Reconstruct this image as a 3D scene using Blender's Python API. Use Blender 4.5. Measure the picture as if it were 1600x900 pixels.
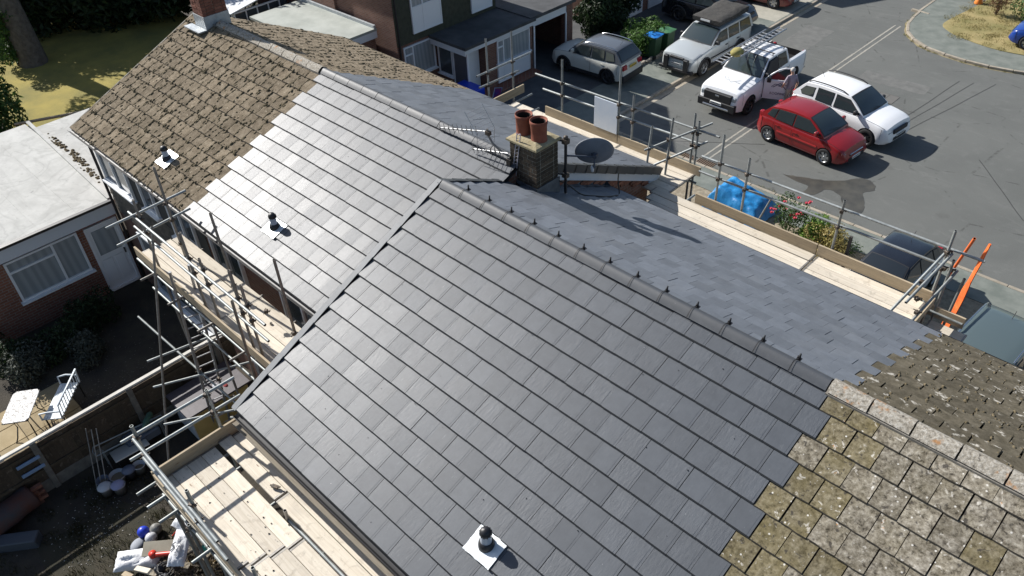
import bpy, bmesh, math, random
from mathutils import Vector, Matrix, Quaternion, noise as mnoise
random.seed(7)
for o in list(bpy.data.objects): bpy.data.objects.remove(o)
SC = bpy.context.scene
COL = SC.collection
R_ = math.radians
# ------------------------------------------------------------------ camera
cam_d = bpy.data.cameras.new('camera'); cam = bpy.data.objects.new('camera', cam_d); COL.objects.link(cam)
cam_d.sensor_width = 36; cam_d.lens = 28.247; cam_d.clip_start = .1; cam_d.clip_end = 600
cam.matrix_world = Matrix(((.717066,-.420152,.556138,8.43),(.695927,.475957,-.537728,-6.77),(-.03877,.772617,.633687,15.06),(0,0,0,1)))
SC.camera = cam
SC.render.resolution_x, SC.render.resolution_y = 1024, 576
# ------------------------------------------------------------------ sky and sun
SUN_AZ, SUN_EL = R_(-174), R_(35)          # azimuth counter-clockwise from +X
to_sun = Vector((math.cos(SUN_EL)*math.cos(SUN_AZ), math.cos(SUN_EL)*math.sin(SUN_AZ), math.sin(SUN_EL)))
w = bpy.data.worlds.new('World'); SC.world = w; w.use_nodes = True
nt = w.node_tree; nt.nodes.clear()
sky = nt.nodes.new('ShaderNodeTexSky'); sky.sky_type = 'NISHITA'; sky.sun_disc = False
sky.sun_elevation = SUN_EL; sky.sun_rotation = math.atan2(to_sun.x, to_sun.y)
bg = nt.nodes.new('ShaderNodeBackground'); bg.inputs[1].default_value = .075
wo = nt.nodes.new('ShaderNodeOutputWorld')
nt.links.new(sky.outputs[0], bg.inputs[0]); nt.links.new(bg.outputs[0], wo.inputs[0])
sl = bpy.data.lights.new('sun', 'SUN'); sl.energy = 4.8; sl.angle = R_(.53); sl.color = (1, .965, .915)
so = bpy.data.objects.new('sun', sl); COL.objects.link(so)
so.rotation_euler = (-to_sun).to_track_quat('-Z', 'Y').to_euler(); so.location = (-30, -5, 40)
SC.view_settings.view_transform = 'Standard'; SC.view_settings.look = 'None'
SC.view_settings.exposure = .62; SC.view_settings.gamma = 1
# ------------------------------------------------------------------ helpers
WM = {}
def T(x, y, z): return Matrix.Translation((x, y, z))
def RZ(a): return Matrix.Rotation(a, 4, 'Z')
def link(o, parent=None, M=None, copy=False):
    M = M if M is not None else Matrix.Identity(4)
    COL.objects.link(o); o.matrix_basis = M
    if parent is not None:
        o.parent = parent; o.matrix_parent_inverse = WM[parent.name].inverted()
    WM[o.name] = M.copy(); return o
def tag(o, label=None, cat=None, group=None, kind=None):
    if label: o['label'] = label
    if cat: o['category'] = cat
    if group: o['group'] = group
    if kind: o['kind'] = kind
    return o
def empty(name, loc, label=None, cat=None, group=None, rz=0, M=None):
    o = bpy.data.objects.new(name, None); o.empty_display_size = .2
    link(o, None, M if M is not None else T(*loc) @ RZ(rz)); return tag(o, label, cat, group)
class MB:
    """collects shapes into one mesh"""
    def __init__(s): s.v = []; s.f = []; s.m = []; s.sm = []
    def add(s, vs, fs, mi=0, smooth=False, M=None):
        b = len(s.v)
        s.v += [tuple(M @ Vector(q)) for q in vs] if M is not None else [tuple(q) for q in vs]
        s.f += [tuple(b+i for i in q) for q in fs]; s.m += [mi]*len(fs); s.sm += [smooth]*len(fs); return s
    def box(s, a, b, mi=0, M=None):
        x0, y0, z0 = a; x1, y1, z1 = b
        vs = [(x0,y0,z0),(x1,y0,z0),(x1,y1,z0),(x0,y1,z0),(x0,y0,z1),(x1,y0,z1),(x1,y1,z1),(x0,y1,z1)]
        return s.add(vs, [(0,3,2,1),(4,5,6,7),(0,1,5,4),(1,2,6,5),(2,3,7,6),(3,0,4,7)], mi, False, M)
    def cbox(s, c, d, mi=0, M=None, rz=0):
        m = T(*c) @ RZ(rz)
        if M is not None: m = M @ m
        return s.box((-d[0]/2,-d[1]/2,-d[2]/2), (d[0]/2,d[1]/2,d[2]/2), mi, m)
    def bbox(s, a, b, ch=.01, mi=0, M=None):
        """box with chamfered vertical and top edges"""
        x0,y0,z0 = a; x1,y1,z1 = b; c = ch
        def ring(i, z): return [(x0+c+i,y0+i,z),(x1-c-i,y0+i,z),(x1-i,y0+c+i,z),(x1-i,y1-c-i,z),(x1-c-i,y1-i,z),(x0+c+i,y1-i,z),(x0+i,y1-c-i,z),(x0+i,y0+c+i,z)]
        vs = ring(0,z0)+ring(0,z1-c)+ring(c,z1)
        fs = [tuple(range(7,-1,-1)), tuple(range(16,24))]
        for k in (0,8):
            for i in range(8): j=(i+1)%8; fs.append((k+i,k+j,k+8+j,k+8+i))
        return s.add(vs, fs, mi, False, M)
    def tube(s, a, b, r, n=10, mi=0, r2=None, cap=True, smooth=True):
        a, b = Vector(a), Vector(b); d = (b-a); L = d.length
        if L < 1e-6: return s
        q = d.to_track_quat('Z', 'Y').to_matrix(); r2 = r if r2 is None else r2
        vs = []
        for z, rr in ((0, r), (L, r2)):
            for i in range(n):
                t = 2*math.pi*i/n; vs.append(a + q @ Vector((rr*math.cos(t), rr*math.sin(t), z)))
        s.add(vs, [(i,(i+1)%n,n+(i+1)%n,n+i) for i in range(n)], mi, smooth)
        if cap: s.add(vs[:n], [tuple(range(n-1,-1,-1))], mi); s.add(vs[n:], [tuple(range(n))], mi)
        return s
    def pipe(s, pts, r, n=8, mi=0, closed=False):
        pts = [Vector(p) for p in pts]
        vs = []; N = len(pts)
        up = Vector((0,0,1))
        for i, p in enumerate(pts):
            d = (pts[min(i+1,N-1)]-pts[max(i-1,0)]).normalized()
            x = d.cross(up)
            if x.length < 1e-3: x = d.cross(Vector((1,0,0)))
            x.normalize(); y = x.cross(d)
            rr = r[i] if isinstance(r, (list,tuple)) else r
            for k in range(n):
                t = 2*math.pi*k/n; vs.append(p + x*rr*math.cos(t) + y*rr*math.sin(t))
        fs = []
        for i in range(N-1):
            for k in range(n): fs.append((i*n+k, i*n+(k+1)%n, (i+1)*n+(k+1)%n, (i+1)*n+k))
        s.add(vs, fs, mi, True)
        s.add(vs[:n], [tuple(range(n))], mi); s.add(vs[-n:], [tuple(range(n-1,-1,-1))], mi); return s
    def lathe(s, prof, n=20, mi=0, M=None, smooth=True):
        vs = []; k = len(prof)
        for i in range(n):
            t = 2*math.pi*i/n
            for r, z in prof: vs.append((r*math.cos(t), r*math.sin(t), z))
        fs = []
        for i in range(n):
            for j in range(k-1): a=i*k+j; b=((i+1)%n)*k+j; fs.append((a, b, b+1, a+1))
        return s.add(vs, fs, mi, smooth, M)
    def prism(s, poly, z0, z1, mi=0, M=None):
        n = len(poly); vs = [(x,y,z0) for x,y in poly]+[(x,y,z1) for x,y in poly]
        fs = [tuple(range(n-1,-1,-1)), tuple(range(n,2*n))]+[(i,(i+1)%n,n+(i+1)%n,n+i) for i in range(n)]
        return s.add(vs, fs, mi, False, M)
    def mesh(s, name, mats, sharp=None):
        me = bpy.data.meshes.new(name); me.from_pydata(s.v, [], s.f)
        for m in (mats if isinstance(mats, (list,tuple)) else [mats]): me.materials.append(m)
        me.polygons.foreach_set('material_index', s.m); me.polygons.foreach_set('use_smooth', s.sm)
        me.update()
        if sharp: me.set_sharp_from_angle(angle=R_(sharp))
        return me
    def build(s, name, mats, parent=None, M=None, sharp=None):
        return link(bpy.data.objects.new(name, s.mesh(name, mats, sharp)), parent, M)
def inst(name, me, parent, M): return link(bpy.data.objects.new(name, me), parent, M)
def evaluated(o):
    """mesh of o with its modifiers applied"""
    bpy.context.view_layer.update()
    dg = bpy.context.evaluated_depsgraph_get()
    return bpy.data.meshes.new_from_object(o.evaluated_get(dg))
# ------------------------------------------------------------------ materials
MATS = {}
def nodes_of(name):
    m = bpy.data.materials.new(name); m.use_nodes = True; t = m.node_tree
    return m, t, t.nodes['Principled BSDF']
def coords(t, per_object=True, scale=None):
    tc = t.nodes.new('ShaderNodeTexCoord')
    out = tc.outputs['Object']
    if per_object:
        oi = t.nodes.new('ShaderNodeObjectInfo'); mu = t.nodes.new('ShaderNodeVectorMath'); mu.operation = 'SCALE'
        cb = t.nodes.new('ShaderNodeCombineXYZ'); cb.inputs[0].default_value = 37; cb.inputs[1].default_value = 61; cb.inputs[2].default_value = 19
        t.links.new(cb.outputs[0], mu.inputs[0]); t.links.new(oi.outputs['Random'], mu.inputs[3])
        ad = t.nodes.new('ShaderNodeVectorMath'); t.links.new(out, ad.inputs[0]); t.links.new(mu.outputs[0], ad.inputs[1]); out = ad.outputs[0]
    if scale:
        ma = t.nodes.new('ShaderNodeMapping'); ma.inputs['Scale'].default_value = scale; t.links.new(out, ma.inputs[0]); out = ma.outputs[0]
    return out
def noise(t, vec, sc, det=4, rough=.6, dist=0):
    n = t.nodes.new('ShaderNodeTexNoise'); n.inputs['Scale'].default_value = sc; n.inputs['Detail'].default_value = det
    n.inputs['Roughness'].default_value = rough; n.inputs['Distortion'].default_value = dist
    t.links.new(vec, n.inputs['Vector']); return n.outputs['Fac']
def voro(t, vec, sc, feat='F1', rnd=1):
    n = t.nodes.new('ShaderNodeTexVoronoi'); n.feature = feat; n.inputs['Scale'].default_value = sc; n.inputs['Randomness'].default_value = rnd
    t.links.new(vec, n.inputs['Vector']); return n
def ramp(t, fac, stops):
    r = t.nodes.new('ShaderNodeValToRGB'); e = r.color_ramp.elements
    while len(e) < len(stops): e.new(.5)
    for i, (p, c) in enumerate(stops):
        e[i].position = p; e[i].color = (c, c, c, 1) if isinstance(c, (int, float)) else tuple(c)[:3]+(1,)
    t.links.new(fac, r.inputs[0]); return r.outputs[0]
def mix(t, fac, a, b, mode='MIX'):
    n = t.nodes.new('ShaderNodeMix'); n.data_type = 'RGBA'; n.blend_type = mode
    for s, v in ((n.inputs[0], fac), (n.inputs[6], a), (n.inputs[7], b)):
        if isinstance(v, (int,float)): s.default_value = v
        elif isinstance(v, tuple): s.default_value = v if len(v) == 4 else v+(1,)
        else: t.links.new(v, s)
    return n.outputs[2]
def rnd_val(t, lo, hi, mult=1):
    oi = t.nodes.new('ShaderNodeObjectInfo'); f = oi.outputs['Random']
    if mult != 1:
        a = t.nodes.new('ShaderNodeMath'); a.operation = 'MULTIPLY'; a.inputs[1].default_value = mult; t.links.new(f, a.inputs[0])
        b = t.nodes.new('ShaderNodeMath'); b.operation = 'FRACT'; t.links.new(a.outputs[0], b.inputs[0]); f = b.outputs[0]
    m = t.nodes.new('ShaderNodeMapRange'); m.inputs[3].default_value = lo; m.inputs[4].default_value = hi
    t.links.new(f, m.inputs[0]); return m.outputs[0]
def bump(t, bs, h, strength=.3, dist=.01):
    b = t.nodes.new('ShaderNodeBump'); b.inputs['Strength'].default_value = strength; b.inputs['Distance'].default_value = dist
    t.links.new(h, b.inputs['Height']); t.links.new(b.outputs[0], bs.inputs['Normal'])
def vary(t, col, lo, hi, mult=1):
    v = rnd_val(t, lo, hi, mult); hs = t.nodes.new('ShaderNodeHueSaturation')
    t.links.new(v, hs.inputs['Value']); 
    if isinstance(col, tuple): hs.inputs['Color'].default_value = col+(1,)
    else: t.links.new(col, hs.inputs['Color'])
    return hs.outputs[0]
def mat(name, col, rough=.6, col2=None, ns=6, det=5, var=0, bs=None, bstr=.3, bd=.01, metal=0, spec=.5, po=True, scale=None, lo=.35, hi=.65, coat=0, trans=0):
    if name in MATS: return MATS[name]
    m, t, p = nodes_of(name); c = col+(1,) if len(col) == 3 else col
    v = coords(t, po, scale) if (col2 or bs) else None
    if col2: c = ramp(t, noise(t, v, ns, det), [(lo, col), (hi, col2)])
    if var: c = vary(t, c if col2 else col, 1-var, 1+var)
    if isinstance(c, tuple): p.inputs['Base Color'].default_value = c
    else: t.links.new(c, p.inputs['Base Color'])
    p.inputs['Roughness'].default_value = rough; p.inputs['Metallic'].default_value = metal
    p.inputs['Specular IOR Level'].default_value = spec; p.inputs['Coat Weight'].default_value = coat
    p.inputs['Coat Roughness'].default_value = .05; p.inputs['Transmission Weight'].default_value = trans
    if bs: bump(t, p, noise(t, v, bs, 4), bstr, bd)
    MATS[name] = m; return m
def slate_material(name, base, dark, rlo, rhi, blo=.10, bhi=.55, island=False):
    m, t, p = nodes_of(name); v = coords(t); vw = coords(t, False)
    n1 = noise(t, v, 6, 5, .65); n2 = noise(t, v, 45, 3, .6)
    c = ramp(t, n1, [(.25, dark), (.75, base)])
    c = vary(t, c, .90, 1.10)
    if island:
        ge = t.nodes.new('ShaderNodeNewGeometry'); mr = t.nodes.new('ShaderNodeMapRange'); mr.inputs[3].default_value = .84; mr.inputs[4].default_value = 1.18
        hs = t.nodes.new('ShaderNodeHueSaturation'); t.links.new(ge.outputs['Random Per Island'], mr.inputs[0]); t.links.new(mr.outputs[0], hs.inputs['Value']); t.links.new(c, hs.inputs['Color']); c = hs.outputs[0]
    # pale dust and scuffs left by the roofers
    ns = noise(t, coords(t, True, (14, 3.5, 8)), 1.6, 6, .75); c = mix(t, ramp(t, ns, [(.62, 0), (.80, .38)]), c, (.30,.31,.32))
    nl = noise(t, vw, 1.1, 5, .65, .5); c = mix(t, ramp(t, nl, [(.52, 0), (.72, .22)]), c, (.20,.205,.21))
    sp = noise(t, v, 28, 2, .5); c = mix(t, ramp(t, sp, [(.77, 0), (.80, .4)]), c, (.36,.37,.38))
    t.links.new(c, p.inputs['Base Color'])
    rr = t.nodes.new('ShaderNodeMath'); rr.operation = 'MULTIPLY_ADD'; rr.inputs[1].default_value = .16
    t.links.new(n2, rr.inputs[0]); t.links.new(rnd_val(t, rlo, rhi, 7.3), rr.inputs[2]); t.links.new(rr.outputs[0], p.inputs['Roughness'])
    p.inputs['Specular IOR Level'].default_value = .54
    vm = coords(t, True, (34, 9, 20)); r1 = noise(t, vm, 1.0, 5, .7)
    b = t.nodes.new('ShaderNodeBump'); b.inputs['Distance'].default_value = .004
    t.links.new(rnd_val(t, blo, bhi, 3.1), b.inputs['Strength']); t.links.new(r1, b.inputs['Height']); t.links.new(b.outputs[0], p.inputs['Normal'])
    MATS[name] = m; return m
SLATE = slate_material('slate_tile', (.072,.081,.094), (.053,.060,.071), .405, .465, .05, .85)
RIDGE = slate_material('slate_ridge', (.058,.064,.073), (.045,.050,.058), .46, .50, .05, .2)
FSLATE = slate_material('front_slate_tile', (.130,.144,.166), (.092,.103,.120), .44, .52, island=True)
def lichen_material(name, olive_share):
    m, t, p = nodes_of(name); v = coords(t)
    sel = ramp(t, noise(t, v, 3.5, 4), [(.30, max(0, olive_share-.35)), (.70, min(1, olive_share+.25))])
    n1 = noise(t, v, 5, 6, .7); n2 = noise(t, v, 19, 6, .72)
    olive = ramp(t, n2, [(.32, (.065,.053,.025)), (.5, (.145,.120,.062)), (.7, (.215,.182,.105))])
    grey = ramp(t, n2, [(.34, (.045,.039,.031)), (.44, (.185,.164,.130)), (.55, (.30,.272,.222)), (.67, (.45,.42,.36))])
    grey = mix(t, .55, grey, ramp(t, n1, [(.35, (.35,.33,.30)), (.6, (1,1,1))]), 'MULTIPLY')
    c = mix(t, sel, grey, olive)
    nb = noise(t, v, 15, 5, .6, .4); c = mix(t, ramp(t, nb, [(.60, 0), (.66, .85)]), c, (.045,.04,.035))
    nw = noise(t, v, 13, 6, .68, .5); c = mix(t, ramp(t, nw, [(.61, 0), (.66, .7)]), c, (.58,.55,.49))
    vw = voro(t, v, 9); c = mix(t, ramp(t, vw.outputs['Distance'], [(.07, .9), (.11, 0)]), c, (.62,.60,.55))
    no = noise(t, v, 13, 3); c = mix(t, ramp(t, no, [(.72, 0), (.76, .8)]), c, (.40,.17,.04))
    c = vary(t, c, .85, 1.12, 2.2)
    t.links.new(c, p.inputs['Base Color']); p.inputs['Roughness'].default_value = .92; p.inputs['Specular IOR Level'].default_value = .2
    bump(t, p, n2, .9, .012); MATS[name] = m; return m
LICHEN = lichen_material('lichen_tile', .12); LICHENO = lichen_material('olive_lichen_tile', .98)
EDGE = mat('slate_edge_shade', (.016,.018,.021), .6); EDGEOLD = mat('old_tile_edge_shade', (.035,.03,.022), .95)  # tile edges near black: shade of the course lines put into their colour
def brown_material():
    m, t, p = nodes_of('weathered_tile'); v = coords(t)
    n1 = noise(t, v, 6, 6, .7); n2 = noise(t, v, 40, 4, .7)
    c = ramp(t, n1, [(.3, (.105,.083,.056)), (.5, (.182,.147,.103)), (.7, (.25,.208,.152))])
    n4 = noise(t, v, 16, 4, .6); c = mix(t, ramp(t, n4, [(.63, 0), (.69, .8)]), c, (.42,.37,.28))
    c = mix(t, ramp(t, noise(t, v, 11, 4), [(.62, 0), (.68, .7)]), c, (.075,.06,.035))
    c = vary(t, c, .82, 1.18, 3.3)
    t.links.new(c, p.inputs['Base Color']); p.inputs['Roughness'].default_value = .95; p.inputs['Specular IOR Level'].default_value = .15
    bump(t, p, n2, .9, .015); MATS['weathered_tile'] = m; return m
BROWN = brown_material()
def front_old_material():
    m, t, p = nodes_of('mossy_front_tile'); v = coords(t)
    n1 = noise(t, v, 8, 6, .7)
    c = ramp(t, n1, [(.3, (.062,.054,.036)), (.55, (.115,.10,.072)), (.75, (.155,.138,.105))])
    n4 = noise(t, v, 7, 4, .65); c = mix(t, ramp(t, n4, [(.60, 0), (.66, .85)]), c, (.5,.47,.41))
    c = mix(t, ramp(t, noise(t, v, 12, 5), [(.62, 0), (.68, .85)]), c, (.04,.035,.025))
    c = vary(t, c, .85, 1.15, 3.3)
    t.links.new(c, p.inputs['Base Color']); p.inputs['Roughness'].default_value = .95; p.inputs['Specular IOR Level'].default_value = .15
    bump(t, p, n1, .9, .015); return m
FRONTOLD = front_old_material()
def ridge_old_material():
    m, t, p = nodes_of('lichen_ridge'); v = coords(t)
    n2 = noise(t, v, 30, 5, .7); c = ramp(t, n2, [(.3, (.13,.115,.09)), (.5, (.34,.31,.26)), (.7, (.52,.50,.45))])
    no = noise(t, v, 5, 4); c = mix(t, ramp(t, no, [(.60, 0), (.68, .8)]), c, (.38,.18,.06))
    c = mix(t, ramp(t, noise(t, v, 12, 4), [(.63, 0), (.68, .8)]), c, (.05,.045,.04))
    t.links.new(c, p.inputs['Base Color']); p.inputs['Roughness'].default_value = .95; p.inputs['Specular IOR Level'].default_value = .2
    bump(t, p, n2, .9, .012); return m
RIDGEOLD = ridge_old_material()
def asphalt_material():
    m, t, p = nodes_of('asphalt'); v = coords(t, False)
    n1 = noise(t, v, .35, 5, .6, .6); n2 = noise(t, v, 60, 3, .7); n3 = noise(t, v, 1.6, 4, .7)
    c = ramp(t, n1, [(.3, (.095,.101,.092)), (.7, (.132,.138,.126))])
    c = mix(t, ramp(t, n3, [(.55, 0), (.75, .55)]), c, (.165,.168,.156))
    c = mix(t, .32, c, ramp(t, n2, [(.3, .055), (.7, .225)]), 'MIX')
    ve = voro(t, v, .33, 'DISTANCE_TO_EDGE'); vd = noise(t, v, 2.2, 4)
    ck = mix(t, 1, ramp(t, ve.outputs['Distance'], [(.0, 1), (.006, 1), (.012, 0)]), ramp(t, vd, [(.5, 0), (.6, .6)]), 'MULTIPLY'); c = mix(t, ck, c, (.05,.05,.047))
    vs_ = coords(t, False, (.5, 2.2, 1)); sm = noise(t, vs_, .9, 5, .7, 1.5); c = mix(t, ramp(t, sm, [(.56, 0), (.70, .35)]), c, (.185,.187,.176))
    oil = noise(t, v, .8, 3, .5); c = mix(t, ramp(t, oil, [(.66, 0), (.74, .45)]), c, (.07,.07,.066))
    t.links.new(c, p.inputs['Base Color']); p.inputs['Roughness'].default_value = .88; p.inputs['Specular IOR Level'].default_value = .3
    bump(t, p, n2, .5, .006); return m
ASPHALT = asphalt_material()
PAVE = mat('pavement_tarmac', (.125,.142,.125), .9, (.185,.20,.178), 2.2, 6, bs=70, bstr=.5, bd=.006, po=False)
def wood_material(name, a, b, dark):
    m, t, p = nodes_of(name); v = coords(t, True, (1.2, 26, 26)); vv = coords(t)
    g = noise(t, v, 1.0, 6, .65, 1.2); n2 = noise(t, vv, 2.2, 4)
    c = ramp(t, g, [(.28, b), (.6, a)])
    c = mix(t, ramp(t, n2, [(.55, 0), (.75, .35)]), c, dark)
    nd = noise(t, vv, 5.5, 6, .7, .6); c = mix(t, ramp(t, nd, [(.56, 0), (.70, .5)]), c, (.27,.235,.185))
    sp = noise(t, vv, 22, 4, .6); c = mix(t, ramp(t, sp, [(.68, 0), (.73, .6)]), c, (.10,.085,.065))
    vk = voro(t, coords(t, True, (1.6, 6, 6)), 1.0); c = mix(t, ramp(t, vk.outputs['Distance'], [(.03, .75), (.07, 0)]), c, (.16,.085,.04))
    c = vary(t, c, .82, 1.14, 4.1)
    t.links.new(c, p.inputs['Base Color']); p.inputs['Roughness'].default_value = .8; p.inputs['Specular IOR Level'].default_value = .25
    bump(t, p, g, .35, .004); MATS[name] = m; return m
BOARD = wood_material('scaffold_board', (.66,.60,.50), (.52,.455,.36), (.34,.315,.28))
TIMBER = wood_material('toe_board_timber', (.44,.36,.25), (.31,.25,.17), (.22,.19,.15))
def steel_material():
    m, t, p = nodes_of('galvanised_steel'); v = coords(t)
    n = noise(t, v, 9, 5, .7); c = ramp(t, n, [(.3, (.22,.24,.235)), (.7, (.38,.40,.395))]); c = vary(t, c, .75, 1.1)
    t.links.new(c, p.inputs['Base Color']); p.inputs['Metallic'].default_value = .45
    t.links.new(ramp(t, n, [(.3, .45), (.7, .6)]), p.inputs['Roughness']); return m
STEEL = steel_material()
STEELDARK = mat('rusty_steel', (.20,.19,.175), .55, (.30,.285,.26), 14, metal=.55, var=.15)
COUPLER = mat('coupler_iron', (.055,.05,.045), .6, (.13,.10,.075), 30, metal=.5)
def brick_material(name, a, b, mortar, sx=1, axis='XZ', rough=.9):
    """far brickwork: courses too small to build one by one"""
    m, t, p = nodes_of(name); tc = t.nodes.new('ShaderNodeTexCoord'); sp = t.nodes.new('ShaderNodeSeparateXYZ'); cb = t.nodes.new('ShaderNodeCombineXYZ')
    t.links.new(tc.outputs['Object'], sp.inputs[0])
    ad = t.nodes.new('ShaderNodeMath'); t.links.new(sp.outputs[0], ad.inputs[0]); t.links.new(sp.outputs[1], ad.inputs[1])
    t.links.new(ad.outputs[0], cb.inputs[0]); t.links.new(sp.outputs[2], cb.inputs[1])
    br = t.nodes.new('ShaderNodeTexBrick'); br.inputs['Scale'].default_value = 1; br.inputs['Brick Width'].default_value = .225; br.inputs['Row Height'].default_value = .075
    br.inputs['Mortar Size'].default_value = .008; br.inputs['Color1'].default_value = a+(1,); br.inputs['Color2'].default_value = b+(1,); br.inputs['Mortar'].default_value = mortar+(1,)
    t.links.new(cb.outputs[0], br.inputs['Vector'])
    n = noise(t, tc.outputs['Object'], 1.3, 4); c = mix(t, .5, br.outputs['Color'], ramp(t, n, [(.3, .55), (.7, 1)]), 'MULTIPLY')
    t.links.new(c, p.inputs['Base Color']); p.inputs['Roughness'].default_value = rough
    bump(t, p, br.outputs['Fac'], -.5, .006); MATS[name] = m; return m
BRICKRED = brick_material('red_brickwork', (.20,.075,.045), (.27,.11,.07), (.25,.22,.19))
BRICKBR = brick_material('brown_brickwork', (.17,.075,.05), (.23,.11,.075), (.20,.17,.145))
UPVC = mat('white_upvc', (.76,.78,.80), .35)
GLASS = mat('window_glass', (.06,.075,.085), .06, spec=.9)
GLASSD = mat('dark_glass', (.02,.025,.03), .05, spec=.8)
def net_material():
    m, t, p = nodes_of('net_curtain'); v = coords(t, False); wv = t.nodes.new('ShaderNodeTexWave'); wv.inputs['Scale'].default_value = 3.2; wv.inputs['Distortion'].default_value = 2.5; wv.bands_direction = 'DIAGONAL'
    ma = t.nodes.new('ShaderNodeMapping'); ma.inputs['Scale'].default_value = (1, 1, .05); t.links.new(v, ma.inputs[0]); t.links.new(ma.outputs[0], wv.inputs['Vector'])
    c = ramp(t, wv.outputs['Fac'], [(.1, (.27,.295,.305)), (.9, (.345,.37,.38))]); t.links.new(c, p.inputs['Base Color']); p.inputs['Roughness'].default_value = .12; p.inputs['Specular IOR Level'].default_value = .9; return m
NET = net_material()
BLACKPL = mat('black_plastic', (.018,.018,.02), .45)
DECK = mat('roof_underlay', (.012,.012,.013), .95)
LEAD = mat('lead_sheet', (.36,.39,.41), .45, (.5,.53,.55), 7, metal=.35, bs=14, bstr=.6, bd=.012)
LEADDK = mat('old_lead', (.10,.11,.12), .6, (.17,.18,.19), 7, metal=.2, bs=14, bstr=.5)
# ------------------------------------------------------------------ the setting
SOIL = mat('garden_soil', (.026,.022,.017), .95, (.058,.048,.033), 1.3, 6, bs=25, bstr=.8, bd=.02, po=False)
TURF = mat('parched_turf', (.34,.27,.12), .95, (.20,.18,.065), 1.1, 6, bs=40, bstr=.9, bd=.02, po=False)
LAWN = mat('lawn_turf', (.33,.265,.06), .95, (.185,.165,.045), .7, 6, bs=40, bstr=.8, bd=.02, po=False)
GRAVEL = mat('gravel_yard', (.20,.165,.115), .95, (.34,.29,.21), 9, 6, bs=60, bstr=.9, bd=.02, po=False)
DARKTAR = mat('driveway_tarmac', (.055,.058,.062), .9, (.085,.088,.09), 1.5, 6, bs=60, bstr=.5, po=False)
KERB = mat('kerb_concrete', (.27,.235,.18), .9, (.36,.32,.26), 6, 5, var=.12, bs=40, bstr=.4)
PAVER = mat('patio_slab', (.27,.21,.115), .9, (.34,.27,.16), 3, 5, var=.1, bs=40, bstr=.4)
def sheet(name, poly, z, m, thick=None, parent=None):
    b = MB()
    if thick: b.prism(poly, z-thick, z)
    else: b.add([(x,y,z) for x,y in poly], [tuple(range(len(poly)))])
    return tag(b.build(name, m, parent), kind='structure' if parent is None else None)
sheet('ground', [(-200,-200),(200,-200),(200,200),(-200,200)], -.16, SOIL)
isl = [(-4.6,60),(-4.57,36),(-4.5,34),(-4.35,32.4),(-3.85,31.2),(-2.95,30.35),(-1.95,29.98),(-.3,29.82),(1.4,30.12),(4,31),(60,50)]
sheet('road', [(-9,13),(70,13),(70,53)]+isl[::-1]+[(-9,60)], 0, ASPHALT, .1)
# raised pavement round the grass corner, kerbstones following the curve
def resample(pts, step):
    out = [Vector(pts[0])]; 
    pts = [Vector(p) for p in pts]; acc = 0
    for a, b in zip(pts, pts[1:]):
        L = (b-a).length; d = step-acc
        while d <= L: out.append(a+(b-a)*(d/L)); d += step
        acc = L-(d-step)
    return out
def smooth_curve(pts, n=6):
    P = [Vector(p) for p in pts]; out = []
    for i in range(len(P)-1):
        p0, p1, p2, p3 = P[max(i-1,0)], P[i], P[i+1], P[min(i+2,len(P)-1)]
        for k in range(n):
            t = k/n; out.append(.5*((2*p1)+(p2-p0)*t+(2*p0-5*p1+4*p2-p3)*t*t+(3*p1-p0-3*p2+p3)*t**3))
    return out+[P[-1]]
isl_c = smooth_curve(isl[:-1], 6)
pv = sheet('corner_pavement', [tuple(p) for p in isl_c]+[(60,50),(60,90),(-4.6,90)], .10, PAVE, .2)
def kerb_run(parent, pts, side, h=.115, wd=.125, step=.92, z=0, m=KERB, name='kerbstone'):
    rs = resample(pts, step); L = step-.012
    b = MB(); b.bbox((-L/2,-wd/2,-.08),(L/2,wd/2,h), .012); me = b.mesh(name, m)
    for a, c in zip(rs, rs[1:]):
        d = (c-a).normalized(); n = Vector((-d.y, d.x))*side*wd/2; q = (a+c)/2+n
        inst(name, me, parent, T(q.x, q.y, z+random.uniform(-.006,.004)) @ RZ(math.atan2(d.y, d.x)+random.uniform(-.008,.008)))
vis = [p for p in isl_c if p.y < 44 and p.x < 4.5]
kerb_run(pv, vis, -1)
grass_pts = [(-2.6,40),(-2.76,36.57),(-3.06,34.2),(-3.1,33.0),(-2.6,32.4),(-1.92,32.02),(-.4,31.63),(1.2,31.8),(4,32.6),(12,36)]
gp = smooth_curve(grass_pts, 5)
sheet('corner_grass', [tuple(p) for p in gp]+[(30,60),(-2.6,60)], .125, TURF, .05)
# gutter channel beside the corner kerb, weeds growing in it
GUT = mat('gutter_silt', (.22,.19,.10), .95, (.30,.25,.16), 5, 5, bs=40, bstr=.6)
b = MB(); P = [Vector((p.x,p.y)) for p in vis]
for i in range(len(P)-1):
    d0=(P[min(i+1,len(P)-1)]-P[max(i-1,0)]).normalized(); d1=(P[min(i+2,len(P)-1)]-P[i]).normalized()
    n0=Vector((d0.y,-d0.x))*-1; n1=Vector((d1.y,-d1.x))*-1
    w0 = .18+.1*mnoise.noise((i*.4,3,1)); w1 = .18+.1*mnoise.noise((i*.4+.4,3,1))
    q=[P[i],P[i]-n0*w0,P[i+1]-n1*w1,P[i+1]]
    b.add([(v.x,v.y,.004) for v in q],[(0,1,2,3)])
tag(b.build('gutter_strip', GUT), kind='structure')
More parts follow.
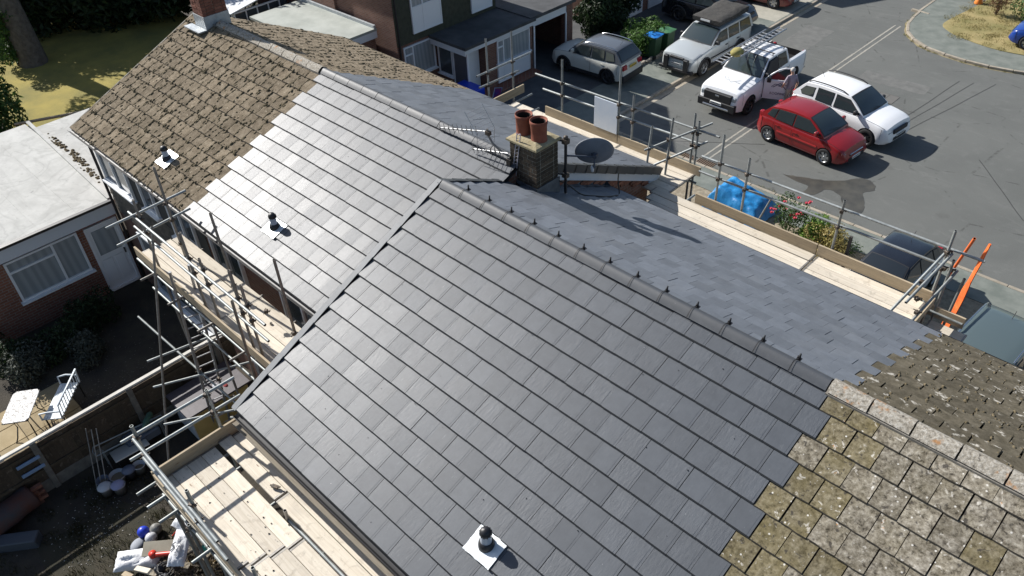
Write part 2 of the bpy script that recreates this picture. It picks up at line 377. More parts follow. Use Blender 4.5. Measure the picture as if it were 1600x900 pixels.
# west pavement, kerb, drives
wp = sheet('west_pavement', [(-11.3,13.2),(-9.13,13.2),(-9.13,60),(-11.3,60)], .10, PAVE, .2)
kerb_run(wp, [(-9.13,13.2),(-9.13,46)], -1, h=.104, wd=.13)
sheet('west_gutter', [(-9,13.2),(-8.72,13.2),(-8.78,46),(-9,46)], .004, mat('gutter_concrete', (.30,.26,.20), .9, (.38,.34,.27), 4, 5, bs=30))
sheet('driveway', [(-17.5,11.8),(-11.3,11.8),(-11.3,60),(-17.5,60)], .09, DARKTAR, .2)
sheet('concrete_drive', [(-11.25,28.6),(-9.2,28.6),(-9.2,36),(-11.25,36)], .104, mat('drive_concrete', (.30,.29,.24), .9, (.38,.36,.30), 2, 5, bs=30, po=False))
sheet('front_pavement', [(-9,14.12),(60,14.12),(60,15.28),(-9,15.28)], .09, PAVE, .2)
fp = bpy.data.objects['front_pavement']
kerb_run(fp, [(-8.9,15.42),(-6,15.42),(8.5,15.42),(12,15.42)], -1, h=.10)
sheet('front_yard', [(-11.2,5.3),(60,5.3),(60,14.12),(-11.2,14.12)], .075, GRAVEL, .2)
sheet('yard_tarmac', [(-11.2,6.3),(-6.5,6.3),(-6.5,13.6),(-11.2,13.6)], .082, DARKTAR)
# ground terrace behind the houses (the back gardens lie higher than the street)
GB = 1.62
sheet('back_garden', [(-90,-60),(30,-60),(30,1.0),(-11.3,1.0),(-11.3,4.6),(-17,9.0),(-90,9.0)], GB, SOIL, 2.2)
sheet('lawn', [(-60,-1.0),(-21.4,-1.0),(-20.2,8.9),(-60,8.9)], GB+.006, LAWN)
sheet('patio', [(-9.05,-6.9),(-7.07,-6.9),(-7.64,-5.3),(-9.0,-5.4)], GB+.004, SOIL)
pt = bpy.data.objects['patio']
b = MB(); b.bbox((-.295,-.295,-.03),(.295,.295,.02), .006); me = b.mesh('paving_slab', PAVER)
for i in range(3):
    for j in range(3):
        inst('paving_slab', me, pt, T(-8.70+i*.604, -6.55+j*.604, GB+.012+random.uniform(-.003,.003)) @ RZ(random.uniform(-.01,.01)))
# thin worn patches of the near garden
DRY = mat('dry_garden_grass', (.042,.035,.021), .95, (.024,.023,.012), 2.5, 6, bs=40, bstr=.9, po=False)
sheet('dry_patch', [(-4.8,-7.2),(-2.95,-7.4),(-1.6,-6.0),(-1.9,-5.0),(-3.4,-4.9),(-4.5,-5.55)], GB+.004, DRY)
# ------------------------------------------------------------------ roofs
RZB = 8.4                 # ridge height of both blocks
TW, TG = .295, .3253
PB = R_(23.665); PF = R_(25.5)
def slope_frame(ry, rz, pitch, side):
    c, s = math.cos(pitch), math.sin(pitch)
    if side < 0: ex, up, n = Vector((1,0,0)), Vector((0,c,s)), Vector((0,-s,c))
    else: ex, up, n = Vector((-1,0,0)), Vector((0,-c,s)), Vector((0,s,c))
    M = Matrix((ex, up, n)).transposed().to_4x4()
    return M, Vector((0,ry,rz)), up, n
def tile_mesh(name, m, w=TW, g=TG, gap=.0042, th=.009, lift=.052, jit=0, groove=True, lap=.07, edge=None, cham=.007):
    b = MB(); h = w/2-gap; L = g+lap; zt = lift; zh = .019 if lift > .05 else .013
    J = lambda a=1: random.uniform(-jit, jit)*a
    xs = [-h, h-.03, h-.028, h] if groove else [-h, -h*.35, h*.3, h]
    dz = [0, 0, -.0018, -.0018] if groove else [J(.3)-.004*0, J(.3), J(.3), J(.3)]
    nx = len(xs)
    rows = []
    tailj = [J() for _ in xs]
    for k, (y, z) in enumerate(((.03, zt-th), (0, zt-cham*.8), (cham, zt), (L, zh))):
        rows.append([(x+(J(.5) if i in (0,nx-1) else 0), y+(tailj[i] if k < 3 else 0), z+(dz[i] if k in (1,2) else (dz[i]*.5 if k == 3 else 0))) for i, x in enumerate(xs)])
    rows.append([(x, L, zh-.012) for x in xs])
    vs = sum(rows, []); fs = []; fe = []
    for r in range(3):
        for i in range(nx-1): (fs if r == 2 else fe).append((r*nx+i, r*nx+i+1, (r+1)*nx+i+1, (r+1)*nx+i))
    for i, rev in ((0, 1), (nx-1, 0)):
        q = (0*nx+i, 1*nx+i, 2*nx+i, 3*nx+i, 4*nx+i); fe.append(q[::-1] if not rev else q)
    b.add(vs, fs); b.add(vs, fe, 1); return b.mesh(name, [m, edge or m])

def lay(parent, frame, x0, x1, nrow, meshes, name, w=TW, g=TG, phase=0., first=1, last=None, jz=.002, jr=.0014, jx=.0025, skip=None, bond=.5, zig=0):
    """lay tiles course by course; tail of course i is i*g down from the ridge"""
    M, P0, up, n = frame; sx = M[0][0]; cnt = 0
    for r in range(first, (last or nrow)+1):
        off = phase+(0 if r % 2 else bond*w)
        k0 = math.floor((x0-off)/w+1e-6); k = k0
        while True:
            a = off+k*w; c = a+w; k += 1
            if a >= x1-.01: break
            lo, hi = max(a, x0), (min(c, x1) if not zig else c)
            if hi-lo < .04: continue
            if skip and skip((lo+hi)/2, r): continue
            frac = (hi-lo)/w
            P = P0-up*(r*g+random.uniform(-jx,jx))+Vector(((lo+hi)/2+random.uniform(-jx,jx),0,0))+n*random.uniform(-jz,jz)
            me = random.choice(meshes((lo+hi)/2, r) if callable(meshes) else meshes)
            Mt = T(*P) @ M @ Matrix.Rotation(random.uniform(-jr,jr),4,'Y') @ Matrix.Rotation(random.uniform(-jr,jr),4,'Z')
            if frac < .985: Mt = Mt @ Matrix.Diagonal((frac,1,1,1))
            inst(name, me, parent, Mt); cnt += 1
    return cnt
def lay_joined(name, parent, frame, x0, x1, nrow, meshes, m, g=TG, w=TW, phase=0., first=1, bond=.5, zig0=0, zig=0, jz=.003, skip=None):
    M, P0, up, n = frame; b = MB(); src = [([v.co.copy() for v in me.vertices], [tuple(p.vertices) for p in me.polygons]) for me in meshes]
    for r in range(first, nrow+1):
        off = phase+(0 if r % 2 else bond*w); k = math.floor((x0-off)/w+1e-6)
        while True:
            a = off+k*w; c = a+w; k += 1
            if a >= x1-.01: break
            lo, hi = max(a,x0), (min(c,x1) if not zig else c)
            if hi-lo < .04: continue
            if skip and skip((lo+hi)/2, r): continue
            P = P0-up*(r*g)+Vector(((lo+hi)/2,0,0))+n*random.uniform(-jz,jz)
            vs, fs = random.choice(src)
            b.add(vs, fs, 0, False, T(*P) @ M @ Matrix.Rotation(random.uniform(-.006,.006),4,'Y') @ Matrix.Diagonal(((hi-lo)/w,1,1,1)))
    return tag(b.build(name, m, parent), kind='stuff')
def deck(name, parent, frame, poly, m=DECK, th=.04, off=-.012):
    """boarded slope under the tiles; poly in (x, distance down from the ridge)"""
    M, P0, up, n = frame; b = MB()
    top = [P0-up*s+Vector((x,0,0))+n*off for x, s in poly]; bot = [p-n*th for p in top]; k = len(poly)
    b.add(top+bot, [tuple(range(k)), tuple(range(2*k-1,k-1,-1))]+[(i,k+i,k+(i+1)%k,(i+1)%k) for i in range(k)])
    return b.build(name, m, parent)
random.seed(11)
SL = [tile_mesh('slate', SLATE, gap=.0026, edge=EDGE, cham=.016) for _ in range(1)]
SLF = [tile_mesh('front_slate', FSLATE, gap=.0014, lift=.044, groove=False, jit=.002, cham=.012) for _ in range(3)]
OLD = [tile_mesh('old_tile', LICHEN, gap=.0035, th=.018, lift=.040, jit=.005, groove=False, edge=EDGEOLD, cham=.010) for _ in range(5)]
OLDO = [tile_mesh('olive_tile', LICHENO, gap=.0035, th=.018, lift=.040, jit=.005, groove=False, edge=EDGEOLD, cham=.010) for _ in range(5)]
BRN = [tile_mesh('brown_tile', BROWN, gap=.004, th=.022, lift=.042, jit=.005, groove=False, edge=EDGEOLD, cham=.008) for _ in range(5)]
OLDF = [tile_mesh('old_front_tile', FRONTOLD, gap=.004, th=.02, lift=.042, jit=.007, groove=False) for _ in range(5)]
AY, AZ = 1.75, 8.0                 # the far block stands this much nearer the street
fBr = slope_frame(0, RZB, PB, -1); fBf = slope_frame(0, RZB, PF, 1)
fAr = slope_frame(AY, AZ, PB, -1); fAf = slope_frame(AY, AZ, PF, 1)
NB, NA, NBF, NAF = 14, 13, 14, 13
GBF = 4.45/14; GAF = 4.5/13; GA = 4.12/13
H1 = empty('terraced_house', (-7.7,1.2,GB), 'terraced house at the far end with old mossy brown roof tiles', 'house', 'terraced houses in the row')
H2 = empty('terraced_house', (-2.4,1.2,GB), 're-roofed terraced house with sunlit pale slate roof behind the brick chimney', 'house', 'terraced houses in the row')
H3 = empty('terraced_house', (3.2,0,GB), 'nearest terraced house with new dark grey slate roof in the middle', 'house', 'terraced houses in the row')
H4 = empty('terraced_house', (9.0,0,GB), 'terraced house with old lichen-speckled concrete roof tiles at lower right', 'house', 'terraced houses in the row')
XL, XM, XR = -11.2, -5.75, 6.49       # end gable, boundary in far block, boundary in near block
XE = 11.2
lenB, lenA = NB*TG, NA*GA
# near house, rear slope
d3 = deck('rear_roof_slope', H3, fBr, [(-.08,0),(XR+.06,0),(XR+.06,lenB-.02),(-.08,lenB-.02)])
VX, VR = 4.40, 11
def near_vent(x, r): return False
lay(d3, fBr, -.02, XR, NB, SL, 'slate', zig=1)
d3f = deck('front_roof_slope', H3, fBf, [(-.06,0),(XR,0),(XR,4.43),(.13,4.43),(.13,1.75),(-.06,1.75)])
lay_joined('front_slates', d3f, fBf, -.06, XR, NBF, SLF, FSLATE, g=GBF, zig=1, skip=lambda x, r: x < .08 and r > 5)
# right-hand neighbour: old concrete tiles
d4 = deck('rear_roof_slope', H4, fBr, [(XR+.07,0),(XE,0),(XE,lenB-.02),(XR+.07,lenB-.02)])
for r in range(1, NB+1):
    xs = XR+(0 if r % 2 else .5*TW)
    lay(d4, fBr, xs+.003, XE if r < 9 else 9.4, NB, (lambda x, r: OLDO if random.random() < (.9 if x < XR+.72 else .12) else OLD), 'roof_tile', w=.302, phase=xs+.003-(0 if r % 2 else .151), first=r, last=r, jz=.003, jr=.008, jx=.004)
d4f = deck('front_roof_slope', H4, fBf, [(XR+.02,0),(XE,0),(XE,4.43),(XR+.02,4.43)])
for r in range(1, NBF+1):
    xs = XR+(0 if r % 2 else .5*TW)
    lay(d4f, fBf, xs+.003, 9.6 if r > 5 else 10.4, NBF, OLDF, 'roof_tile', w=.302, g=GBF, phase=xs+.003-(0 if r % 2 else .151), first=r, last=r, jz=.004, jr=.012, jx=.005)
# far block
d2 = deck('rear_roof_slope', H2, fAr, [(XM,0),(-.0,0),(-.0,lenA-.02),(XM,lenA-.02)])
for r in range(1, NA+1):
    x0 = XM+(0 if r % 2 else .5*TW)
    lay(d2, fAr, x0, .0, NA, SL, 'slate', phase=XM, first=r, last=r, g=GA)
d1 = deck('rear_roof_slope', H1, fAr, [(XL+.05,0),(XM,0),(XM,lenA-.02),(XL+.05,lenA-.02)])
for r in range(1, NA+1):
    x1 = XM+(0 if r % 2 else .5*TW)
    lay(d1, fAr, XL, x1-.002, NA, BRN, 'roof_tile', w=.30, phase=x1-(0 if r % 2 else .15), first=r, last=r, g=GA, jz=.004, jr=.012, jx=.004)
d2f = deck('front_roof_slope', H2, fAf, [(XM,0),(-.18,0),(-.18,.56),(.14,.56),(.14,4.48),(XM,4.48)])
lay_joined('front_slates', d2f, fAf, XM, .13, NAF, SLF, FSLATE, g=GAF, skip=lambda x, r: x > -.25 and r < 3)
d1f = deck('front_roof_slope', H1, fAf, [(XL+.05,0),(XM,0),(XM,4.48),(XL+.05,4.48)])
lay_joined('front_roof_tiles', d1f, fAf, XL, XM, NAF, BRN, BROWN, g=GAF, jz=.006)
# moss cushions along the joints of the old tiles
MOSS = mat('moss', (.075,.058,.028), .98, (.15,.12,.07), 9, 4, bs=60, bstr=.8)
def moss(name, parent, frame, x0, x1, nrow, w, g, n, smin, smax, m=MOSS, phase=0, seed=1):
    random.seed(seed); M, P0, up, nn = frame; b = MB()
    for _ in range(n):
        r = random.randint(1, nrow); off = phase+(0 if r % 2 else .5*w)
        if random.random() < .72:
            k = random.randint(math.floor((x0-off)/w), math.floor((x1-off)/w)); x = off+k*w+random.gauss(0,.012); s = r*g-random.uniform(.0,g)
        else: x = random.uniform(x0,x1); s = r*g-random.choice((random.uniform(0,.05),random.uniform(0,g)))
        if not x0 < x < x1 or not .05 < s < nrow*g: continue
        fr = (r*g-s)/g; z = .034-.02*fr
        rx = random.uniform(smin,smax)*.7; ry = random.uniform(smin,smax)*1.5; h = random.uniform(.35,.7)*rx*1.3
        a = random.uniform(-.4,.4); ca, sa = math.cos(a), math.sin(a); K = 6
        C = P0-up*s+Vector((x,0,0))+nn*z
        ring = []; ring2 = []
        ex = Vector((M[0][0],M[1][0],M[2][0]))
        for i in range(K):
            t = 2*math.pi*i/K; q = random.uniform(.75,1.2); u, v = rx*math.cos(t)*q, ry*math.sin(t)*q
            u, v = u*ca-v*sa, u*sa+v*ca
            ring.append(C+ex*u+up*v-nn*.004); ring2.append(C+ex*u*.62+up*v*.62+nn*h*random.uniform(.7,1.1))
        b.add(ring+ring2+[C+nn*h*1.25], [(i,(i+1)%K,K+(i+1)%K,K+i) for i in range(K)]+[(K+i,K+(i+1)%K,2*K) for i in range(K)], 0, True)
    return tag(b.build(name, m, parent), kind='stuff')
moss('moss', d1, fAr, XL+.05, XM-.02, NA, .30, GA, 3000, .014, .05, phase=XM, seed=5)
moss('moss', d1f, fAf, XL, XM, NAF, .30, GAF, 1300, .02, .05, phase=XM, seed=6)
moss('moss', d4f, fBf, XR+.1, 10.2, NBF, .302, GBF, 700, .012, .04, phase=XR, seed=8)
random.seed(21)
# ridge tiles
def ridge_mesh(name, m, L=.448, w=.13, drop=.062, rise=.055, th=.014, jit=0, n=8):
    """angle ridge with a rounded top, apex line at z = rise"""
    b = MB(); prof = []
    for i in range(n+1):
        t = -1+2*i/n; y = t*w; z = rise-(abs(t)**1.5)*(drop+.03)
        prof.append((y, z))
    inn = [(y*.9, z-th) for y, z in prof]
    vs = []; 
    for x in (-L/2, L/2):
        vs += [(x+random.uniform(-jit,jit), y, z) for y, z in prof]
        vs += [(x, y, z) for y, z in inn]
    k = n+1; fs = []; sm = []
    for i in range(n): fs.append((i, 2*k+i, 2*k+i+1, i+1))
    b.add(vs, fs, 0, True)
    f2 = []
    for o in (0, 2*k):
        for i in range(n): q = (o+i, o+i+1, o+k+i+1, o+k+i); f2.append(q if o == 0 else q[::-1])
    f2.append((0, k, 3*k, 2*k)); f2.append((k-1, 3*k-1, 4*k-1, 2*k-1))
    b.add(vs, f2, 0, False); return b.mesh(name, m)
RN = ridge_mesh('ridge_tile', RIDGE, w=.115, rise=.045, drop=.055); RO = [ridge_mesh('ridge_tile', RIDGEOLD, jit=.004) for _ in range(3)]
def clip_mesh():
    b = MB(); n = 8
    for i in range(n):
        t0, t1 = -1+2*i/n, -1+2*(i+1)/n
        p = [(t*.131, .058-(abs(t)**1.5)*.092) for t in (t0, t1)]
        b.add([(-.005,p[0][0],p[0][1]),(.005,p[0][0],p[0][1]),(.005,p[1][0],p[1][1]),(-.005,p[1][0],p[1][1])], [(0,1,2,3)])
    b.lathe([(0,.085),(.012,.085),(.012,.0),(.0,.0)], 6, 0, T(.015,.085,.01)); b.lathe([(0,.03),(.014,.03),(.014,.0),(.0,.0)], 6, 0, T(-.012,.105,.0))
    b.box((-.02,.07,.0),(.035,.12,.012)); return b.mesh('ridge_clip', BLACKPL)
CLIP = clip_mesh()
x = .02; k = 0
while x < XR+.05:
    o = inst('ridge_tile', RN, H3, T(x+.224, .0, RZB+.055+random.uniform(-.003,.003)) @ Matrix.Rotation(random.uniform(-.006,.006),4,'Y'))
    if k: inst('ridge_clip', CLIP, o, T(x, 0, RZB+.057))
    x += .46; k += 1
    if x+.44 > XR+.25: break
xs0 = x
while x < 10.6: inst('ridge_tile', random.choice(RO), H4, T(x+.232,random.uniform(-.01,.01),RZB+.055) @ Matrix.Rotation(random.uniform(-.015,.015),4,'Y')); x += .465
x = XM+.03; k = 0
while x < -.5:
    o = inst('ridge_tile', RN, H2, T(x+.224, AY, AZ+.055+random.uniform(-.003,.003)))
    x += .46
x = XM-.02
while x > -9.9: inst('ridge_tile', random.choice(RO), H1, T(x-.232, AY+random.uniform(-.01,.01), AZ+.055) @ Matrix.Rotation(random.uniform(-.02,.02),4,'Y')); x -= .465
# mortar bedding of the old ridges
MORT = mat('ridge_mortar', (.16,.15,.13), .95, (.25,.23,.20), 10, bs=30)
b = MB(); b.box((xs0,-.135,RZB-.06),(10.6,.135,RZB+.0)); b.build('ridge_bedding', MORT, H4)
b = MB(); b.box((-10.2,AY-.135,AZ-.06),(XM,AY+.135,AZ+.0)); b.build('ridge_bedding', MORT, H1)
b = MB(); b.box((.03,-.12,RZB-.08),(xs0-.02,.12,RZB-.012)); b.build('ridge_roll', BLACKPL, H3)
b = MB(); b.box((XM+.04,AY-.12,AZ-.08),(-.15,AY+.12,AZ-.012)); b.build('ridge_roll', BLACKPL, H2)
# stepped dry verge caps
VERGE = mat('verge_cap_grey', (.12,.13,.14), .6, (.15,.16,.17), 5, var=.06)
VERGED = mat('verge_cap_dark', (.05,.055,.058), .5, var=.1)
def verge_caps(parent, frame, x, nrow, g, side, m, drop=.12, r0=1, wt=.075):
    M, P0, up, n = frame; sgn = M[0][0]
    b = MB(); L = g+.03
    a, c = (-.03, wt) if side*sgn < 0 else (-wt, .03)     # local x extents
    o = -.03 if side*sgn < 0 else .03
    e = .008 if o < 0 else -.008
    b.box((min(a,c),0,.034),(max(a,c),L,.044)); b.box((min(o,o+e),0,-drop+.034),(max(o,o+e),L,.0335)); b.box((min(a,c)+.002,-.006,.006),(max(a,c)-.002,-.0005,.044))
    me = b.mesh('verge_cap', m)
    for r in range(r0, nrow+1):
        s = r*g
        inst('verge_cap', me, parent, T(*(P0-up*s+Vector((x,0,0))+n*.006)) @ M @ Matrix.Rotation(.035,4,'X'))
verge_caps(H3, fBr, -.10, NB, TG, -1, VERGE)
verge_caps(H2, fAf, .15, NAF, GAF, 1, VERGED, drop=.15, r0=3)
verge_caps(H3, fBf, -.09, 5, GBF, -1, VERGED)
# ------------------------------------------------------------------ house walls, eaves, gutters
HUNG = mat('hung_tile_grey', (.055,.052,.045), .9, (.10,.09,.075), 4, 5, var=.2, bs=30)
WALLDK = mat('dark_cladding', (.035,.036,.035), .85, (.05,.05,.048), 3)
FASC = mat('fascia_white', (.62,.65,.68), .4)
def window(parent, axis, plane, a0, a1, z0, z1, mull=(), trans=(), frame=.055, depth=.07, out=1, sill=True, glass=GLASS, name='window', panel=None):
    """window set on a wall plane; axis 'X' means the wall faces +-X and a runs along Y"""
    def bx(b, p0, p1, q0, q1, r0, r1, mi=0):
        lo, hi = sorted((plane+out*p0, plane+out*p1))
        if axis == 'X': b.box((lo,q0,r0),(hi,q1,r1), mi)
        else: b.box((q0,lo,r0),(q1,hi,r1), mi)
    b = MB()
    bx(b, -.04, depth, a0, a0+frame, z0, z1); bx(b, -.04, depth, a1-frame, a1, z0, z1)
    bx(b, -.04, depth-.003, a0+frame, a1-frame, z0, z0+frame); bx(b, -.04, depth-.003, a0+frame, a1-frame, z1-frame, z1)
    for q in mull: bx(b, -.04, depth-.006, q-frame/2, q+frame/2, z0+frame, z1-frame)
    for (q0, q1, z) in trans: bx(b, -.04, depth-.009, q0, q1, z-frame/2, z+frame/2)
    w = b.build(name, UPVC, parent)
    b = MB(); bx(b, .012, .024, a0+frame*.5, a1-frame*.5, z0+frame*.5, z1-frame*.5); b.build('pane', glass, w)
    if panel:
        b = MB(); bx(b, .026, .05, a0+frame, a1-frame, z0+frame, panel); b.build('panel', UPVC, w)
    if sill:
        b = MB(); bx(b, -.03, depth+.07, a0-.05, a1+.05, z0-.05, z0-.004); b.build('sill', UPVC, w)
    return w
def gutter(parent, x0, x1, y, z, r=.055, m=BLACKPL, axis='X', name='gutter'):
    b = MB(); n = 7; pts = [(math.cos(math.pi+math.pi*i/n)*r, math.sin(math.pi+math.pi*i/n)*r) for i in range(n+1)]
    inn = [(p*.88, q*.88) for p, q in pts]
    prof = pts+inn[::-1]; k = len(prof)
    vs = [(x0,y+p,z+q) for p,q in prof]+[(x1,y+p,z+q) for p,q in prof]
    fs = [(i,(i+1)%k,k+(i+1)%k,k+i) for i in range(k)]+[tuple(range(k)), tuple(range(2*k-1,k-1,-1))]
    b.add(vs, fs, 0, False); return b.build(name, m, parent)
EB_Y, EB_Z = -4.5*math.cos(PB)*lenB/4.5, RZB-lenB*math.sin(PB)      # near block rear eave
EA_Y, EA_Z = AY-lenA*math.cos(PB), AZ-lenA*math.sin(PB)
FB_Y, FB_Z = 4.45*math.cos(PF), RZB-4.45*math.sin(PF)
FA_Y, FA_Z = AY+4.5*math.cos(PF), AZ-4.5*math.sin(PF)
YW = -1.75
def shell(parent, x0, x1, y0, y1, ry, m, z0=0, rz=RZB):
    """walls up to the roof with a gable top"""
    def zr(y): return rz-.10-abs(y-ry)*(math.tan(PB) if y < ry else math.tan(PF))
    b = MB(); poly = [(y0, z0), (y1, z0), (y1, zr(y1)), (ry, zr(ry)), (y0, zr(y0))]
    vs = [(x0,y,z) for y,z in poly]+[(x1,y,z) for y,z in poly]
    b.add(vs, [(0,1,2,3,4)[::-1],(5,6,7,8,9)]+[(i,(i+1)%5,5+(i+1)%5,5+i) for i in range(5)])
    return b.build('wall', m, parent)
shell(H1, -11.1, XM-.004, YW, FA_Y-.3, AY, BRICKBR, rz=AZ)
shell(H2, XM, -.03, YW+.003, FA_Y-.3, AY, BRICKBR, rz=AZ)
shell(H3, .08, XR, EB_Y+.35, FB_Y-.3, 0, BRICKBR)
shell(H4, XR+.004, XE-.1, EB_Y+.35, FB_Y-.3, 0, BRICKBR)
for h, x0, x1, y, z, s in ((H1,XL,XM,EA_Y,EA_Z,-1),(H2,XM+.003,-.02,EA_Y,EA_Z,-1),(H3,-.05,XR,EB_Y,EB_Z,-1),(H4,XR+.003,XE,EB_Y,EB_Z,-1),(H1,XL,XM,FA_Y,FA_Z,1),(H2,XM+.003,.14,FA_Y,FA_Z,1),(H3,.16,XR,FB_Y,FB_Z,1),(H4,XR+.003,XE,FB_Y,FB_Z,1)):
    gutter(h, x0, x1, y+s*.035, z-.012)
    b = MB(); yy = y-s*.05; b.box((x0+.02, min(yy,yy+s*.02), z-.19),(x1-.02, max(yy,yy+s*.02), z-.03)); b.build('fascia', TIMBER if h in (H3,) and s < 0 else (FASC if h is H2 else WALLDK), h)
    b = MB(); b.box((x0+.02, min(yy-s*.01,yy-s*.3), z-.185),(x1-.02, max(yy-s*.01,yy-s*.3), z-.17)); b.build('soffit', FASC, h)
# a board and black tray seen below the near eave
b = MB(); b.box((-.02,EB_Y-.13,EB_Z-.165),(6.4,EB_Y-.055,EB_Z-.14)); b.build('eaves_board', mat('weathered_timber', (.17,.145,.11), .9, (.24,.21,.165), 6, scale=(1,12,12)), H3)
# tile-hung rear wall of the far block: rows of grey hanging tiles
b = MB(); b.bbox((-.082,-.012,-.10),(.082,.0,.0), .003); hung = b.mesh('hanging_tile', HUNG)
def hung_rows(parent, x0, x1, y, z0, z1, wins):
    w = empty_part = parent; n = 0
    r = 0; z = z0+.1
    while z < z1:
        x = x0+.083+(0 if r % 2 else .083)
        while x < x1-.08:
            if not any(a-.03 < x < c+.03 and d-.02 < z-.05 < e+.1 for a, c, d, e in wins):
                inst('hanging_tile', hung, parent, T(x, y, z) @ Matrix.Rotation(R_(-7)+random.uniform(-.03,.03),4,'X')); n += 1
            x += .168
        z += .098; r += 1
    return n
window(H1, 'Y', YW, -10.85, -9.30, 5.0, 6.08, mull=(-10.1,), out=-1)
window(H1, 'Y', YW, -8.70, -8.02, 5.1, 6.08, out=-1)
window(H1, 'Y', YW, -7.35, -6.2, 4.95, 6.08, mull=(-6.8,), out=-1)
window(H2, 'Y', YW+.003, -5.5, -4.3, 5.0, 6.08, mull=(-4.9,), out=-1)
window(H2, 'Y', YW+.003, -2.9, -1.6, 5.0, 6.08, mull=(-2.2,), out=-1)
window(H1, 'Y', YW, -10.2, -6.6, 1.85, 3.7, mull=(-9.2,-7.8), out=-1, name='patio_window')
window(H2, 'Y', YW+.003, -5.3, -3.4, 1.8, 3.75, mull=(-4.3,), out=-1, name='patio_door', sill=False)
b = MB(); b.box((-11.08,YW-.012,3.95),(XM-.02,YW-.002,6.05)); cl = b.build('cladding', WALLDK, H1)
hung_rows(cl, -11.05, -6.4, YW-.016, 4.0, 5.0, [])
b = MB(); b.pipe([(-11.0,YW-.09,EA_Z-.08),(-11.0,YW-.09,GB+.1)], .035); b.build('downpipe', BLACKPL, H1)
b = MB(); b.box((XL,EA_Y+.02,EA_Z-.20),(XL+.03,EA_Y+.35,EA_Z-.03)); b.build('box_end', BLACKPL, H1)
# verge undercloak of the far gable
b = MB(); M_, P0_, up_, n_ = fAr
for fr, L_ in ((fAr, lenA), (fAf, 4.5)):
    M_, P0_, up_, n_ = fr
    q = [P0_+Vector((XL-.02,0,0))+n_*.0, P0_-up_*L_+Vector((XL-.02,0,0)), P0_-up_*L_+Vector((XL+.02,0,0)), P0_+Vector((XL+.02,0,0))]
    b.add([p+n_*.03 for p in q]+[p-n_*.14 for p in q], [(0,1,2,3),(7,6,5,4),(0,4,5,1),(1,5,6,2),(2,6,7,3),(3,7,4,0)])
b.build('verge_mortar', MORT, H1)
# cheek between the far block's front slope and the near roof: bargeboard, brick, flashing
def fz(y, ry): return (AZ if ry else RZB)-(y-ry)*math.tan(PF)
b = MB(); y0, y1 = 2.3, FA_Y+.02
b.add([(.11,y0,fz(y0,AY)-.30),(.11,y1,fz(y1,AY)-.30),(.11,y1,fz(y1,AY)-.07),(.11,y0,fz(y0,AY)-.07),(.075,y0,fz(y0,AY)-.30),(.075,y1,fz(y1,AY)-.30),(.075,y1,fz(y1,AY)-.07),(.075,y0,fz(y0,AY)-.07)],
      [(0,1,2,3),(7,6,5,4),(0,4,5,1),(1,5,6,2),(2,6,7,3),(3,7,4,0)]); b.build('bargeboard', FASC, H2)
BRK = mat('cheek_brick', (.22,.09,.055), .9, (.30,.13,.08), 8, var=.25, bs=40)
b = MB(); b.box((0,-.105,-.031),(.03,.105,.031)); cb = b.mesh('brick', BRK)
for i in range(16):
    y = 2.35+i*.2
    if y > FA_Y-.35: break
    inst('brick', cb, H2, T(.055, y, fz(y,AY)-.345) @ Matrix.Rotation(-PF*.0,4,'X')); 
    if i % 2: inst('brick', cb, H2, T(.05, y+.08, fz(y,AY)-.42))
b = MB(); y0, y1 = 2.2, FA_Y-.3
b.add([(-.10,y0,3),(-.10,y1,3),(-.10,y1,fz(y1,AY)-.1),(-.10,y0,fz(y0,AY)-.1),(.05,y0,3),(.05,y1,3),(.05,y1,fz(y1,AY)-.1),(.05,y0,fz(y0,AY)-.1)], [(0,1,2,3)[::-1],(4,5,6,7),(0,4,7,3),(1,2,6,5),(3,7,6,2)]); b.build('cheek_wall', BRICKBR, H2)
b = MB(); y0, y1 = 2.2, FB_Y
q = [(y0, fz(y0,0)+.03), (y1, fz(y1,0)+.03)]
b.add([(.065,y0,fz(y0,0)+.02),(.065,y1,fz(y1,0)+.02),(.065,y1,fz(y1,0)+.16),(.065,y0,fz(y0,0)+.16),(.22,y0,fz(y0,0)+.048),(.22,y1,fz(y1,0)+.048)], [(0,3,2,1)[::-1],(0,1,5,4)[::-1],(0,4,3),(1,2,5)])
b.build('cheek_flashing', LEADDK, H2)
